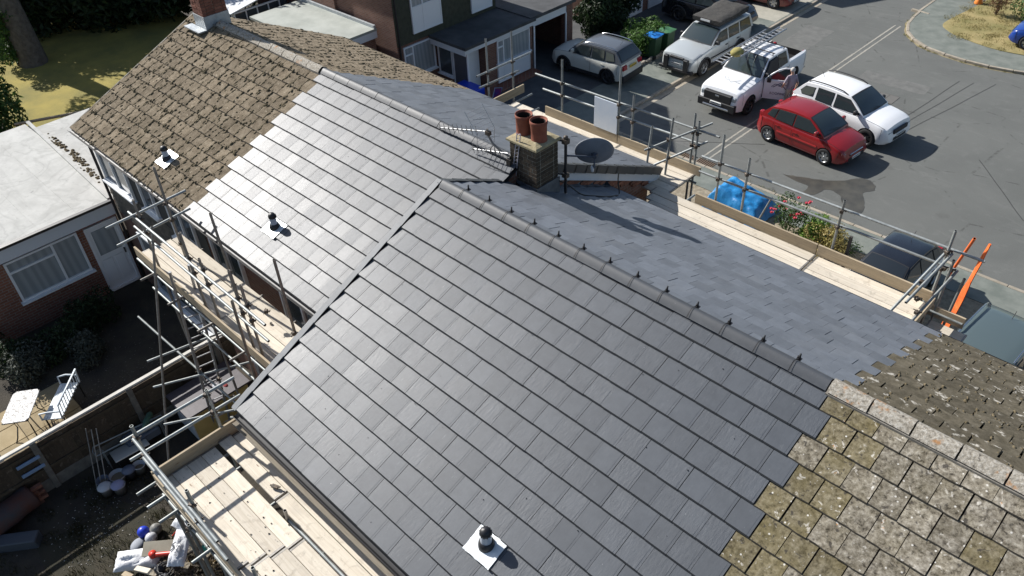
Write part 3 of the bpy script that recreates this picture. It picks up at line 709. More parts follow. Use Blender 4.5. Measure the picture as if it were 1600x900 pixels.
# ------------------------------------------------------------------ chimneys
CORE = mat('chimney_mortar', (.27,.25,.20), .95, (.36,.335,.275), 12, bs=40)
def chim_brick_mat():
    m, t, p = nodes_of('sooty_brick'); v = coords(t)
    n = noise(t, v, 14, 5, .7); c = ramp(t, n, [(.3, (.040,.030,.021)), (.55, (.085,.062,.040)), (.75, (.13,.10,.066))])
    c = vary(t, c, .55, 1.35, 2.9); t.links.new(c, p.inputs['Base Color']); p.inputs['Roughness'].default_value = .95
    bump(t, p, n, .7, .008); return m
CBRICK = chim_brick_mat()
def brick_stack(parent, x0, x1, y0, y1, z0, z1, m, nx, ny, ch=.075):
    """bricks laid round a mortar core, header and stretcher bond at the corners"""
    cx, cy = (x0+x1)/2, (y0+y1)/2
    r = 0; z = z0
    meshes = {}
    def bm_(lx, ly):
        k = (round(lx,3), round(ly,3))
        if k not in meshes:
            b = MB(); b.bbox((-lx/2,-ly/2,-.033),(lx/2,ly/2,.033), .004); meshes[k] = b.mesh('brick', m)
        return meshes[k]
    while z+.06 < z1:
        zc = z+.037
        dep = .10; j = .010
        xa, xb = (x0, x1)
        lx = (x1-x0-(nx-1)*j)/nx; 
        offs = 0 if r % 2 == 0 else 1
        if offs == 0:
            edges = [x0+i*(lx+j) for i in range(nx)]; ws = [lx]*nx
        else:
            h = (lx-j)/2; edges = [x0]; ws = [h]
            x = x0+h+j
            while x+lx <= x1+.001: edges.append(x); ws.append(lx); x += lx+j
            if x1-x > .03: edges.append(x); ws.append(x1-x)
        for e, w_ in zip(edges, ws):
            for yy in (y0+dep/2, y1-dep/2): inst('brick', bm_(w_, dep), parent, T(e+w_/2, yy+random.uniform(-.003,.003), zc))
        ya, yb = y0+dep+j, y1-dep-j; ly = (yb-ya-(ny-1)*j)/ny
        for i in range(ny):
            yc = ya+i*(ly+j)+ly/2
            for xx in (x0+dep/2, x1-dep/2): inst('brick', bm_(dep, ly), parent, T(xx+random.uniform(-.003,.003), yc, zc))
        z += ch; r += 1
CX0, CX1, CY0, CY1, CZ0, CZ1 = -.17, .44, 1.66, 2.20, 7.30, 8.42
b = MB(); b.box((CX0+.006,CY0+.006,7.0),(CX1-.006,CY1-.006,CZ1)); ch = b.build('chimney', CORE, H2)
tag(ch, 'sooty brick chimney stack with two terracotta pots')
brick_stack(ch, CX0, CX1, CY0, CY1, CZ0, CZ1, CBRICK, 3, 1)
CAPM = mat('flaunching_mortar', (.25,.21,.12), .95, (.36,.31,.20), 9, 5, bs=30, bstr=.7, bd=.015)
b = MB(); e = .045
def ringq(i, z): return [(CX0-e+i,CY0-e+i,z),(CX1+e-i,CY0-e+i,z),(CX1+e-i,CY1+e-i,z),(CX0-e+i,CY1+e-i,z)]
vs = ringq(0,CZ1)+ringq(0,CZ1+.035)+ringq(.02,CZ1+.05)+ringq(.14,CZ1+.085)
b.add(vs, [(3,2,1,0),(12,13,14,15)]+[(k*4+i,k*4+(i+1)%4,k*4+4+(i+1)%4,k*4+4+i) for k in range(3) for i in range(4)])
b.build('cap', CAPM, ch)
TERRA = mat('terracotta', (.17,.045,.026), .8, (.235,.072,.042), 7, 4, bs=40, bstr=.3)
POTIN = mat('pot_soot', (.02,.014,.011), .95)
for px, py in ((-.05,1.90),(.285,1.90)):
    prof = [(.0,.02),(.10,.02),(.118,.02),(.118,.335),(.135,.345),(.14,.36),(.15,.365),(.152,.335),(.15,.30),(.14,.29),(.135,.03),(.145,.0)]
    b = MB(); b.lathe(prof[:4], 24, 1); b.lathe(prof[3:], 24, 0)
    b.build('chimney_pot', [TERRA, POTIN], ch, T(px,py,CZ1+.065) @ RZ(random.random()*6))
b = MB()
for (p, q) in (((CX0-.02,CY0-.02),(CX1+.02,CY0-.005)), ((CX1-.012+.02,CY0-.02),(CX1+.025,CY1+.02)), ((CX0-.022,CY0-.02),(CX0-.004,CY1+.02))):
    b.box((p[0],p[1],7.3),(q[0],q[1],7.3+.40))
b.build('flashing', LEADDK, ch)
b = MB(); b.box((CX1+.03,CY0+.05,7.42),(CX1+.2,CY1+.25,7.445), 0, T(0,0,0)); 
# far chimney at the gable end
b = MB(); b.box((-10.58,1.46,7.5),(-10.14,2.06,9.8)); fc = b.build('chimney', CORE, H1); tag(fc, 'red brick chimney with lead flashing at the far gable')
CB2 = mat('chimney_red_brick', (.16,.06,.04), .9, (.22,.09,.06), 10, var=.3, bs=30)
brick_stack(fc, -10.60, -10.12, 1.44, 2.08, 8.22, 9.3, CB2, 2, 2)
b = MB(); b.box((-10.615,1.425,7.7),(-10.105,2.095,8.22)); b.box((-10.8,1.2,7.90),(-10.08,1.42,7.93)); b.build('flashing', LEAD, fc)
# ------------------------------------------------------------------ vent pipes through the roofs
def vent(parent, frame, x, s, label, sheet_m=LEAD, scale=1.):
    M, P0, up, n = frame; P = P0-up*s+Vector((x,0,0))
    vb = MB(); vb.lathe([(.10,-.03),(.098,.03),(.085,.075),(.07,.085)], 20, 0, T(*(P+n*.045)))
    v = vb.build('vent_pipe', BLACKPL, parent, None); tag(v, label)
    b = MB(); b.lathe([(.068,.07),(.062,.20),(.062,.215)], 20, 0, T(*(P+n*.045))); b.build('collar', mat('pale_plastic', (.42,.46,.52), .4), v)
    b = MB(); b.lathe([(.066,.21),(.07,.225),(.07,.26),(.045,.30),(0,.305)], 16, 0, T(*(P+n*.045)))
    for i in range(12):
        t = i*math.pi/6; b.cbox((P.x+n.x*.035+.069*math.cos(t), P.y+n.y*.035+.069*math.sin(t), P.z+n.z*.035+.24), (.012,.012,.045), rz=t)
    b.build('cowl', BLACKPL, v)
    # lead slate dressed over the course below
    b = MB(); K = 7; vs = []
    for j in range(K):
        for i in range(K):
            u = (-.21+.42*i/(K-1))+random.uniform(-.004,.004); w_ = (-.20+.40*j/(K-1))+random.uniform(-.004,.004)
            z = .060-(w_+.20)*.065+random.uniform(0,.008)
            vs.append(P+Vector((u,0,0))*(1)+up*w_+n*z)
    b.add(vs, [(j*K+i, j*K+i+1, (j+1)*K+i+1, (j+1)*K+i) for j in range(K-1) for i in range(K-1)], 0, True); b.build('lead_slate', sheet_m, v)
    return v
LEADB = mat('bright_lead', (.62,.66,.68), .38, (.74,.77,.78), 8, metal=.25, bs=16, bstr=.6, bd=.01)
vent(H3, fBr, 4.33, 3.71, 'black vent pipe on a bright lead slate near the bottom edge', LEADB)
vent(H2, fAr, -3.42, 3.32, 'black vent pipe on the pale sunlit slates', LEADB)
v3 = vent(H1, fAr, -7.43, 3.42, 'vent pipe with white lead patch on the brown tiles', LEADB)
# ------------------------------------------------------------------ aerials, dish, cables on the chimney
ALU = mat('aerial_alloy', (.45,.46,.47), .4, metal=.8)
def yagi(name, label, root, head, grid=True, n=9, el=.16):
    root, head = Vector(root), Vector(head); d = (head-root).normalized(); L = (head-root).length
    e = empty(name, root, label, 'aerial', 'tv aerials on the chimney')
    b = MB(); b.tube(root, head, .011, 6); b.build('boom', ALU, e)
    side = d.cross(Vector((0,0,1))).normalized(); upv = side.cross(d)
    for i in range(n):
        p = root+d*L*(.22+.78*i/(n-1)); 
        b = MB(); b.tube(p-upv*el*.55, p+upv*el*.55, .005, 5); b.cbox(p, (.03,.03,.03)); b.build('element', STEELDARK, e)
    if grid:
        b = MB(); p = root+d*.04
        for s in (-1, 1):
            for i in range(6):
                q = p+(upv*s*.07*(i+.5))-d*.05*(i+.5)*-.4
                b.tube(q-side*.20, q+side*.20, .004, 5)
            for t in (-.2, .2): b.tube(p+side*t, p+side*t+upv*s*.42+d*.17, .005, 5)
        b.build('reflector', ALU, e)
    return e
y1 = yagi('tv_aerial', 'upper yagi tv aerial reaching left over the ridge tiles', (-.62,1.58,8.45), (-1.92,1.62,8.06))
y2 = yagi('tv_aerial', 'lower yagi tv aerial close against the chimney side', (-.12,1.56,8.22), (-.92,1.50,8.04), False, 7, .14)
ms = empty('aerial_mast', (-.25,1.62,7.7), 'bent aerial mast with lattice bracket strapped to the chimney', 'mast')
b = MB(); b.pipe([(-.62,1.58,8.50),(-.60,1.58,8.38),(-.5,1.58,8.26),(-.3,1.6,8.16),(-.16,1.63,8.12)], .02, 8); b.build('mast', STEELDARK, ms)
for c_, d_ in (((-.60,1.58,8.43),(.09,.07,.07)),((-.14,1.60,8.02),(.09,.06,.12))): b = MB(); b.cbox(c_, d_); b.build('clamp', COUPLER, ms)
b = MB()
for xx in (-.05,.03): b.tube((xx-.10,1.645,7.58),(xx+.08,1.645,8.62),.009,6)
for i in range(14): t = i/13; b.tube((-.15+.18*t,1.645,7.62+.97*t),(-.07+.18*t,1.645,7.66+.97*t),.006,5)
b.build('lattice', mat('lattice_grey', (.46,.44,.48), .5, metal=.3), ms)
DISH = mat('dish_grey', (.115,.13,.155), .55, (.15,.165,.19), 4)
sd = empty('satellite_dish', (.56,2.25,7.6), 'dark grey oval satellite dish on a pole beside the chimney', 'satellite dish')
b = MB(); b.tube((.56,2.26,7.38),(.56,2.26,8.46),.026,10); b.tube((.44,2.2,8.40),(.58,2.27,8.40),.016,8); b.tube((.44,2.2,7.75),(.58,2.27,7.75),.016,8); b.build('pole', BLACKPL, sd)
b = MB(); b.cbox((.56,2.26,8.40),(.10,.10,.09)); b.lathe([(0,.06),(.04,.05),(.04,0),(0,0)], 8, 0, T(.56,2.26,8.44)); b.build('clamp', COUPLER, sd)
b = MB(); b.cbox((.56,2.26,7.74),(.10,.09,.08)); b.build('clamp', COUPLER, sd)
dc = Vector((.86,2.66,8.10)); nrm = Vector((-.62,.70,.22)).normalized(); qd = nrm.to_track_quat('Z','Y').to_matrix().to_4x4()
Md = T(*dc) @ qd
b = MB(); prof = [(r_*.335/8, .07*(r_/8)**2) for r_ in range(9)]; b.lathe(prof+[(.338,.075)]+[(max(r_,.0)*.335/8, .07*(r_/8)**2-.008) for r_ in range(8,-1,-1)], 32, 0, Md @ Matrix.Diagonal((1,.86,1,1)))
b.build('reflector', DISH, sd)
b = MB(); b.tube(dc-nrm*.01, dc-nrm*.10, .035, 8); b.tube(dc-nrm*.08,(.57,2.28,8.12),.018,8); b.tube(dc-nrm*.02+Vector((0,0,.04)), dc-nrm*.06+Vector((.05,-.06,-.2)), .016, 6); b.cbox(dc-nrm*.03,(.10,.06,.05)); b.build('bracket', mat('bracket_grey', (.05,.06,.08), .5), sd)
b = MB(); a_ = dc+Vector((.05,-.10,-.26)); b.tube(dc-nrm*.05+Vector((.02,-.04,-.15)), a_+nrm*.05, .012, 6); b.build('feed_arm', STEELDARK, sd)
b = MB(); b.lathe([(0,.05),(.028,.045),(.03,0),(.024,-.07),(0,-.07)], 10, 0, T(*(a_+nrm*.05))); b.build('receiver', mat('lnb_white', (.6,.62,.64), .4), sd)
CAB = mat('cable_black', (.012,.012,.013), .5)
def onB(x, y, h=.05): return (x, y, RZB-y*math.tan(PF)+h)
b = MB(); b.pipe(smooth_curve([Vector((.47,2.2,7.62)),Vector((.52,2.4,7.45)),Vector(onB(.62,2.62)),Vector(onB(.72,2.9)),Vector(onB(.76,3.2)),Vector(onB(.72,3.5)),Vector(onB(.62,3.75)),Vector((.50,3.85,6.86)),Vector((.47,3.9,7.0))], 5), .012, 6)
tag(b.build('aerial_cable', CAB), 'slack black cable looping over the slates from chimney to brick cheek', 'cable')
b = MB(); b.pipe(smooth_curve([Vector((-.15,1.6,8.0)),Vector((-.2,1.63,7.85)),Vector((-.16,1.64,7.7)),Vector((.1,1.63,7.62)),Vector((.3,1.62,7.66)),Vector((.46,1.7,7.6))], 5), .009, 6)
tag(b.build('aerial_cable', CAB), 'thin black cable wound round the chimney base', 'cable')
# little grit and mortar crumbs left on the slates
b = MB(); random.seed(5)
for fr, xr, sr, n_ in ((fBr,(0.2,6.2),(.3,4.4),70),(fAr,(-5.5,-.2),(.3,3.8),40)):
    M_, P0_, up_, nn_ = fr
    for _ in range(n_):
        P = P0_+Vector((random.uniform(*xr),0,0))-up_*random.uniform(*sr)+nn_*.036; s = random.uniform(.004,.011)
        b.add([P+Vector((-s,0,0)),P+Vector((s*.5,s,0)),P+Vector((s*.4,-s,0)),P+nn_*s*1.2], [(0,2,1),(0,1,3),(1,2,3),(2,0,3)])
tag(b.build('roof_grit', BLACKPL), 'scattered dark crumbs of grit on the new slates', 'grit', kind='stuff')
# ------------------------------------------------------------------ scaffolding
TR = .0242
random.seed(31)
def stube(p, q, parent, m=None, name='tube', hollow=True):
    b = MB(); p, q = Vector(p), Vector(q); d = (q-p).normalized()
    b.tube(p, q, TR, 12, 0, None, False)
    for e_, s_ in ((p, -1), (q, 1)):           # open pipe ends
        qm = d.to_track_quat('Z','Y').to_matrix(); ring = []; inn = []; deep = []
        for i in range(12):
            t = 2*math.pi*i/12; v = qm @ Vector((math.cos(t), math.sin(t), 0)); ring.append(e_+v*TR); inn.append(e_+v*TR*.82); deep.append(e_+v*TR*.82-d*s_*.05)
        n = 12; fs = [(i,(i+1)%n,n+(i+1)%n,n+i) for i in range(n)]; fs2 = [(n+i,n+(i+1)%n,2*n+(i+1)%n,2*n+i) for i in range(n)]
        if s_ < 0: fs = [f[::-1] for f in fs]; fs2 = [f[::-1] for f in fs2]
        b.add(ring+inn+deep, fs, 0); b.add(ring+inn+deep, fs2+[tuple(range(2*n,3*n)) if s_ > 0 else tuple(range(3*n-1,2*n-1,-1))], 1)
    return b.build(name, [m or STEEL, POTIN], parent)
def coupler(p, parent, ax='Z'):
    b = MB(); p = Vector(p); s = .034
    b.bbox((-s,-s,-s*.9),(s,s,s*.9), .008, 0, T(*p) @ RZ(random.uniform(0,1.5)))
    b.tube(p+Vector((-.075,.028,.01)), p+Vector((.07,.03,.014)), .0075, 6); b.tube(p+Vector((.02,-.07,-.012)), p+Vector((.022,.072,-.01)), .0075, 6); b.cbox(p+Vector((.06,.03,.014)),(.02,.026,.026))
    return b.build('coupler', COUPLER, parent)
def sboard(p, L, ang, parent, z, w=.222, m=BOARD, name='board'):
    b = MB(); b.bbox((0,-w/2,-.038),(L,w/2,0), .004); 
    o = b.build(name, m, parent, T(p[0],p[1],z+random.uniform(-.004,.005)) @ RZ(ang+random.uniform(-.003,.003)))
    for e_ in (0, L-.03):
        hb = MB(); hb.box((e_-.001,-w/2-.002,-.04),(e_+.03,w/2+.002,.0015)); hb.build('end_band', STEELDARK, o, WM[o.name])
    return o
def toe(p, q, parent, z, h=.222, th=.038):
    p, q = Vector(p), Vector(q); d = q-p; b = MB(); b.bbox((0,-th/2,0),(d.length,th/2,h), .003)
    return b.build('toe_board', TIMBER, parent, T(p.x,p.y,z) @ RZ(math.atan2(d.y,d.x)))
G1 = 'scaffolds round the houses'
# front of the near house
S = empty('scaffold', (3.4,4.9,0), 'scaffold walkway with pale boards along the near front eaves', 'scaffold', G1); z0 = 5.86
for xs_, top in ((1.66,7.52),(2.25,7.24),(4.15,7.12),(5.98,7.32)):
    stube((xs_,5.56,.08),(xs_,5.56,top), S)
    for zz in (6.90,6.56,5.77): coupler((xs_,5.54,zz), S)
stube((1.20,5.615,6.87),(6.53,5.615,6.94), S); stube((1.18,5.615,6.52),(6.17,5.615,6.59), S)
for x_ in (1.0,2.3,4.2,5.9): stube((x_,3.95,z0-.10),(x_,5.85,z0-.10), S)
stube((.4,5.50,z0-.15),(6.6,5.50,z0-.15), S); stube((.9,4.40,z0-.15),(6.5,4.40,z0-.15), S)
for x_ in (1.05,2.42,4.30,5.95): stube((x_,4.33,.08),(x_,4.33,z0-.04), S)
for j in range(5):
    yb = 4.42+j*.231; x0_ = (.72,.62,.50,.36,.30)[j]
    sboard((x0_,yb), 3.95-x0_-.02, 0, S, z0); sboard((3.96,yb), 2.12-.03*j, 0, S, z0)
toe((1.24,5.50),(3.9,5.50), S, z0); toe((3.92,5.50),(6.0,5.50), S, z0+.003)
# return end of the front scaffold: raking tubes, toe board, orange tube
stube((5.96,5.62,6.88),(5.72,4.30,6.22), S); stube((6.05,5.58,6.88),(5.9,4.4,6.50), S); stube((6.20,5.66,6.56),(6.02,4.25,6.04), S)
stube((6.12,5.52,.08),(6.12,5.52,6.82), S); stube((6.3,5.64,5.1),(6.34,5.68,6.45), S)
for c_ in ((5.97,5.56,6.90),(6.02,5.56,6.58),(5.88,5.0,6.56),(5.95,4.8,6.36),(6.05,4.65,6.22),(6.12,5.55,6.60)): coupler(c_, S)
for j in range(5): sboard((6.12,4.42+j*.231), .62, 0, S, z0-.28)
toe((5.99,5.52),(6.62,5.52), S, z0-.25); toe((6.07,4.34),(6.07,5.42), S, z0+.05, .15)
stube((6.02,6.1,6.1),(6.25,5.7,7.22), S, mat('orange_paint', (.75,.16,.04), .5))
b = MB(); b.box((4.32,5.78,.08),(4.37,5.83,6.30)); b.build('post', mat('dark_timber_post', (.05,.045,.04), .8), S)
# front of the far re-roofed house
S = empty('scaffold', (-1.6,6.0,0), 'scaffold walkway along the far front eaves behind the chimney pots', 'scaffold', G1); z0 = 5.84
for xs_, top in ((-3.2,7.38),(-1.51,7.66),(-1.12,7.14),(.45,7.22),(.56,7.08)):
    stube((xs_,6.44,.08),(xs_,6.44,top), S)
    for zz in (6.80,6.50): coupler((xs_,6.42,zz), S)
stube((-.26,5.75,4.9),(-.14,5.78,7.0), S); stube((.10,6.0,5.2),(.2,6.02,7.2), S)
stube((-4.1,6.495,6.76),(1.04,6.495,6.86), S); stube((-3.86,6.495,6.44),(.64,6.495,6.55), S)
stube((-.22,5.68,6.45),(.75,6.65,7.02), S); stube((-.25,5.70,5.95),(.72,6.6,6.6), S)
for c_ in ((-.16,5.76,6.48),(.13,6.02,6.68),(.5,6.44,6.9),(.15,6.03,6.25),(.52,6.44,6.5)): coupler(c_, S)
for x_ in (-4.2,-2.5,-.8,.45): stube((x_,5.0,z0-.10),(x_,6.7,z0-.10), S)
stube((-5,6.36,z0-.15),(.7,6.36,z0-.15), S)
for j in range(5):
    yb = 5.42+j*.230; x0_ = -4.75-.05*(j % 2)
    sboard((x0_,yb), 3.35, 0, S, z0); sboard((x0_+3.36,yb), -x0_-3.36+.62, 0, S, z0)
toe((-3.72,6.42),(-1.5,6.42), S, z0+.005); toe((-1.48,6.42),(.74,6.42), S, z0+.005)
b = MB(); b.cbox((-1.85,6.40,6.44),(.66,.02,.74)); b.build('white_board', mat('white_sheet_board', (.62,.68,.74), .6, (.7,.74,.78), 3), S)
# return bay of that scaffold at the far end
S = empty('scaffold', (-5.2,6.3,0), 'short scaffold end bay above the blue tub at the far corner', 'scaffold', G1)
for y_, top in ((5.95,7.52),(6.82,7.43)): stube((-5.2,y_,.08),(-5.2,y_,top), S); 
stube((-5.25,5.62,6.66),(-5.25,7.55,6.64), S); stube((-5.25,5.68,6.34),(-5.25,7.1,6.30), S)
for y_ in (5.95,6.82):
    for zz in (6.64,6.32): coupler((-5.21,y_,zz), S)
toe((-5.15,5.75),(-5.15,7.15), S, 5.72); stube((-5.05,6.6,5.62),(-5.05,7.35,5.62), S)
for j in range(2): sboard((-5.3,5.45+j*.23), .5, 0, S, 5.80)
# rear of the far block
S = empty('scaffold', (-3.4,-2.6,GB), 'scaffold of leaning tubes with boards below the sunlit slate eaves', 'scaffold', G1); z0 = 5.72
for xs_, top, bot in ((-3.5,7.42,GB),(-3.02,7.12,5.4),(-1.9,7.45,GB),(-5.32,7.30,GB),(-1.62,7.3,GB)):
    stube((xs_-.02,-2.96,bot),(xs_,-2.95,top), S, STEELDARK)
    for zz in (6.88,6.56,5.62): coupler((xs_,-2.95,zz), S)
for xs_, top, bot in ((-5.3,7.75,5.2),(-3.36,7.6,5.1),(-1.4,7.6,5.3),(-2.25,5.76,4.6)):
    stube((xs_-.03,-2.42 if xs_ < -5 else -2.38,bot),(xs_,-2.4,top), S, STEELDARK)
    coupler((xs_,-2.42,6.05), S)
stube((-5.66,-3.01,6.92),(-1.0,-3.01,6.87), S); stube((-5.64,-3.01,6.60),(-1.06,-3.01,6.49), S)
stube((-5.4,-3.55,6.95),(-5.42,-1.95,6.98), S); stube((-5.36,-3.5,6.55),(-5.36,-2.0,6.62), S)
for x_ in (-5.4,-4.3,-3.2,-2.1): stube((x_,-3.35,z0-.10),(x_,-2.0,z0-.10), S, STEELDARK)
stube((-6.2,-3.04,z0-.15),(-.8,-3.04,z0-.15), S); stube((-6.1,-3.0,4.85),(-1.2,-3.06,4.95), S)
# lower lift and raker
stube((-6.75,-3.35,3.9),(-2.3,-3.0,3.2), S); stube((-5.15,-3.9,4.0),(-4.7,-2.0,4.0), S); stube((-4.9,-4.05,3.55),(-3.9,-2.0,3.55), S); stube((-3.7,-4.4,3.65),(-2.6,-2.6,3.65), S); stube((-3.05,-3.4,3.5),(-1.8,-2.2,3.55), S)
stube((-4.38,-4.6,GB),(-4.82,-2.95,6.95), S, STEELDARK); stube((-1.75,-3.25,GB),(-1.5,-3.2,7.2), S, STEELDARK)
for c_ in ((-4.6,-3.2,3.62),(-3.5,-3.06,3.5),(-3.9,-3.1,3.75),(-2.9,-3.05,3.45),(-5.35,-2.95,6.95),(-5.33,-2.42,6.96),(-5.3,-2.42,6.6)): coupler(c_, S)
for j in range(4):
    yb = -2.90+j*.231; x0_ = (-6.12,-6.02,-6.1,-6.05)[j]
    sboard((x0_,yb), 3.05-.02*j, 0, S, z0); sboard((x0_+3.07-.02*j,yb), 2.45+.03*j, 0, S, z0+.004)
toe((-6.1,-3.04),(-.85,-3.04), S, z0-.02)
# ladder leaning in that scaffold
L = empty('ladder', (-4.2,-3.3,GB), 'aluminium ladder standing inside the far rear scaffold', 'ladder')
for s_ in (-.17,.17): b = MB(); b.tube((-4.75+s_*.2,-3.12+s_,GB),(-4.2+s_*.2,-2.95+s_,6.3), .028, 8); b.build('stile', ALU, L)
for i in range(15): t = (i+.7)/15; b = MB(); x_, y_, zz = -4.75+.55*t, -3.12+.17*t, GB+4.15*t; b.tube((x_-.034,y_-.17,zz),(x_+.034,y_+.17,zz), .014, 6); b.build('rung', ALU, L)
# rear of the near house
S = empty('scaffold', (1.5,-4.9,GB), 'scaffold platform of wide boards below the near rear eaves at lower left', 'scaffold', G1); z0 = 5.95
for xs_, ys_, top, bot in ((-.38,-5.42,7.06,GB),(1.06,-5.42,6.98,GB),(2.55,-5.42,6.9,GB),(-.38,-4.36,6.92,GB),(-.62,-5.36,6.0,GB),(.62,-5.5,5.9,GB)):
    stube((xs_,ys_,bot),(xs_,ys_,top), S)
for zz in (6.85,6.48): stube((-.43,-5.62,zz),(-.43,-3.92,zz-.05), S)
stube((-.36,-5.475,6.86),(1.72,-5.475,6.62), S); stube((-.30,-5.475,6.52),(1.78,-5.475,6.28), S)
stube((-.2,-5.48,5.8),(3.6,-5.48,5.8), S); stube((-.6,-4.3,5.8),(3.6,-4.3,5.8), S)
for x_ in (-.42,-.1,.25,1.15,2.3): stube((x_,-5.75,z0-.10),(x_,-4.0,z0-.10), S)
for c_ in ((-.38,-5.44,6.84),(-.38,-5.44,6.48),(1.06,-5.44,6.70),(1.06,-5.44,6.40),(-.4,-4.38,6.82),(-.4,-4.38,6.46),(-.4,-4.38,5.86),(1.06,-5.44,5.86),(-.38,-5.44,5.86),(.55,-5.5,5.75),(2.55,-5.44,6.3)): coupler(c_, S)
stube((1.55,-4.54,5.2),(1.58,-4.54,6.14), S, STEELDARK)
for j in range(4):
    yb = -5.37+j*.229; x0_ = -.30; Lb = (2.05,2.12,2.2,2.27)[j]
    sboard((x0_,yb), Lb, 0, S, z0); sboard((x0_+Lb+.03,yb), 2.2, 0, S, z0+.002)
    if j == 3: pass
sboard((-.30,-4.40), 1.5, 0, S, z0+.03, .20); sboard((1.24,-4.40), 2.5, 0, S, z0+.03, .20); sboard((-.25,-4.19), 3.6, 0, S, z0+.02, .2); 
toe((-.34,-5.47),(-.34,-3.98), S, z0-.01); toe((-.3,-5.455),(3.4,-5.455), S, z0-.03, .222)
stube((1.6,-4.535,5.93),(3.1,-4.535,5.93), S)
# tools and scraps on the platform
b = MB(); b.cbox((1.05,-4.38,6.02),(.10,.05,.03), rz=.4); b.tube((.98,-4.41,6.02),(1.12,-4.34,6.03),.014,6)
tag(b.build('hammer_head', COUPLER), 'small dark tool left on the narrow board beside the eaves', 'tool')
b = MB(); random.seed(3)
for _ in range(46):
    x_, y_ = random.uniform(-.2,3), random.uniform(-5.4,-4.5); s = random.uniform(.006,.018)
    b.add([(x_-s,y_,z0+.006),(x_+s*.6,y_+s,z0+.006),(x_+s*.5,y_-s,z0+.006),(x_,y_,z0+.006+s*.7)], [(0,1,3),(1,2,3),(2,0,3)])
tag(b.build('board_grit', COUPLER), 'crumbs of mortar and grit on the near platform boards', 'grit', kind='stuff')
# ------------------------------------------------------------------ flat-roofed extension beside the far gable
random.seed(41)
def felt_material():
    m, t, p = nodes_of('pale_felt'); v = coords(t, False); vo = coords(t, False)
    n = noise(t, v, 1.2, 6, .65); c = ramp(t, n, [(.3, (.36,.36,.34)), (.7, (.50,.50,.475))])
    n2 = noise(t, v, 9, 5, .7); c = mix(t, ramp(t, n2, [(.58, 0), (.72, .5)]), c, (.27,.27,.255))
    c = mix(t, ramp(t, noise(t, v, 3.5, 3), [(.66, 0), (.72, .5)]), c, (.20,.20,.19))
    rg = noise(t, v, .55, 4, .5, .8); c = mix(t, ramp(t, rg, [(.46, 0), (.485, .35), (.50, 0), (.56, 0), (.58, .3), (.60, 0)]), c, (.24,.24,.225))
    st = noise(t, coords(t, False, (.25,2.5,1)), 1.5, 5, .7); c = mix(t, ramp(t, st, [(.55, 0), (.70, .4)]), c, (.30,.30,.285))
    t.links.new(c, p.inputs['Base Color']); p.inputs['Roughness'].default_value = .9; bump(t, p, n2, .4, .01); return m
FELT = felt_material()
FELTD = mat('dark_felt', (.045,.047,.05), .9, (.075,.078,.082), 1.6, 6, bs=30, po=False)
E1 = empty('flat_roof_extension', (-12,-4.5,GB), 'single storey brick extension with pale flat roof and white fascia', 'extension')
XF = -11.40; YE0 = -5.65
b = MB(); b.box((-17.2,YE0,GB),(XF,YW-.04,4.06)); b.build('wall', BRICKRED, E1)
b = MB(); b.box((-17.4,YE0-.15,4.06),(XF+.16,-1.66,4.20)); rf = b.build('roof', FELT, E1)
b = MB(); b.add([(-17.4,-1.62,4.20),(XF+.10,-1.86,4.20),(XF+.10,-1.76,4.20),(-17.4,-1.52,4.20),(-17.4,-1.62,4.26),(XF+.10,-1.86,4.26),(XF+.10,-1.76,4.26),(-17.4,-1.52,4.26)], [(4,5,6,7),(0,1,5,4),(1,2,6,5),(2,3,7,6),(3,0,4,7)]); b.build('roof_kerb', FELT, rf)
for yy in (-2.6,-3.55,-4.5):
    b = MB(); b.box((-17.3,yy-.05,4.200),(XF+.12,yy+.05,4.209)); b.build('felt_seam', FELT, rf)
b = MB(); b.box((-17.2,-1.64,3.9),(-11.32,3.2,4.08)); b.build('side_roof', FELT, E1)
b = MB()
rd = random.Random(2)
for cx_, cy_, n_ in ((-14.3,-1.42,70),(-15.6,-1.40,40),(-13.2,-1.5,30)):
    for _ in range(n_):
        x_, y_, s_ = rd.gauss(cx_,.35), rd.gauss(cy_,.05), rd.uniform(.02,.06); b.lathe([(s_,0),(s_*.7,s_*.5),(0,s_*.7)], 6, 0, T(x_,y_,4.08))
tag(b.build('roof_moss', MOSS, E1), kind='stuff')
b = MB(); b.box((XF+.16,YE0-.15,3.82),(XF+.19,YW-.05,4.16)); b.build('fascia', FASC, E1)
b = MB(); b.box((XF+.12,YE0-.15,4.162),(XF+.23,YW-.05,4.23)); b.build('roof_trim', BLACKPL, E1)
window(E1, 'X', XF, -4.64, -2.86, 2.53, 3.72, mull=(-3.50,), trans=((-4.59,-3.53,3.40),), out=1, glass=NET)
D = MB(); D.box((XF-.02,-2.68,GB+.03),(XF+.03,-1.83,3.68)); dr = D.build('door', UPVC, E1)
b = MB(); b.box((XF+.03,-2.54,2.78),(XF+.04,-1.97,3.52)); b.build('pane', NET, dr)
b = MB()
for a0, a1 in ((-2.68,-2.62),(-1.89,-1.83)): b.box((XF+.03,a0,GB+.03),(XF+.06,a1,3.68))
b.box((XF+.03,-2.62,3.60),(XF+.06,-1.89,3.68)); b.box((XF+.03,-2.62,GB+.03),(XF+.09,-1.89,GB+.10)); b.build('frame', UPVC, dr)
for a0 in (-2.56,-2.24):
    b = MB(); b.bbox((XF+.031,a0,1.92),(XF+.045,a0+.26,2.62), .006); b.build('panel', UPVC, dr)
b = MB(); b.cbox((XF+.06,-1.94,2.66),(.05,.03,.14)); b.build('handle', BLACKPL, dr)
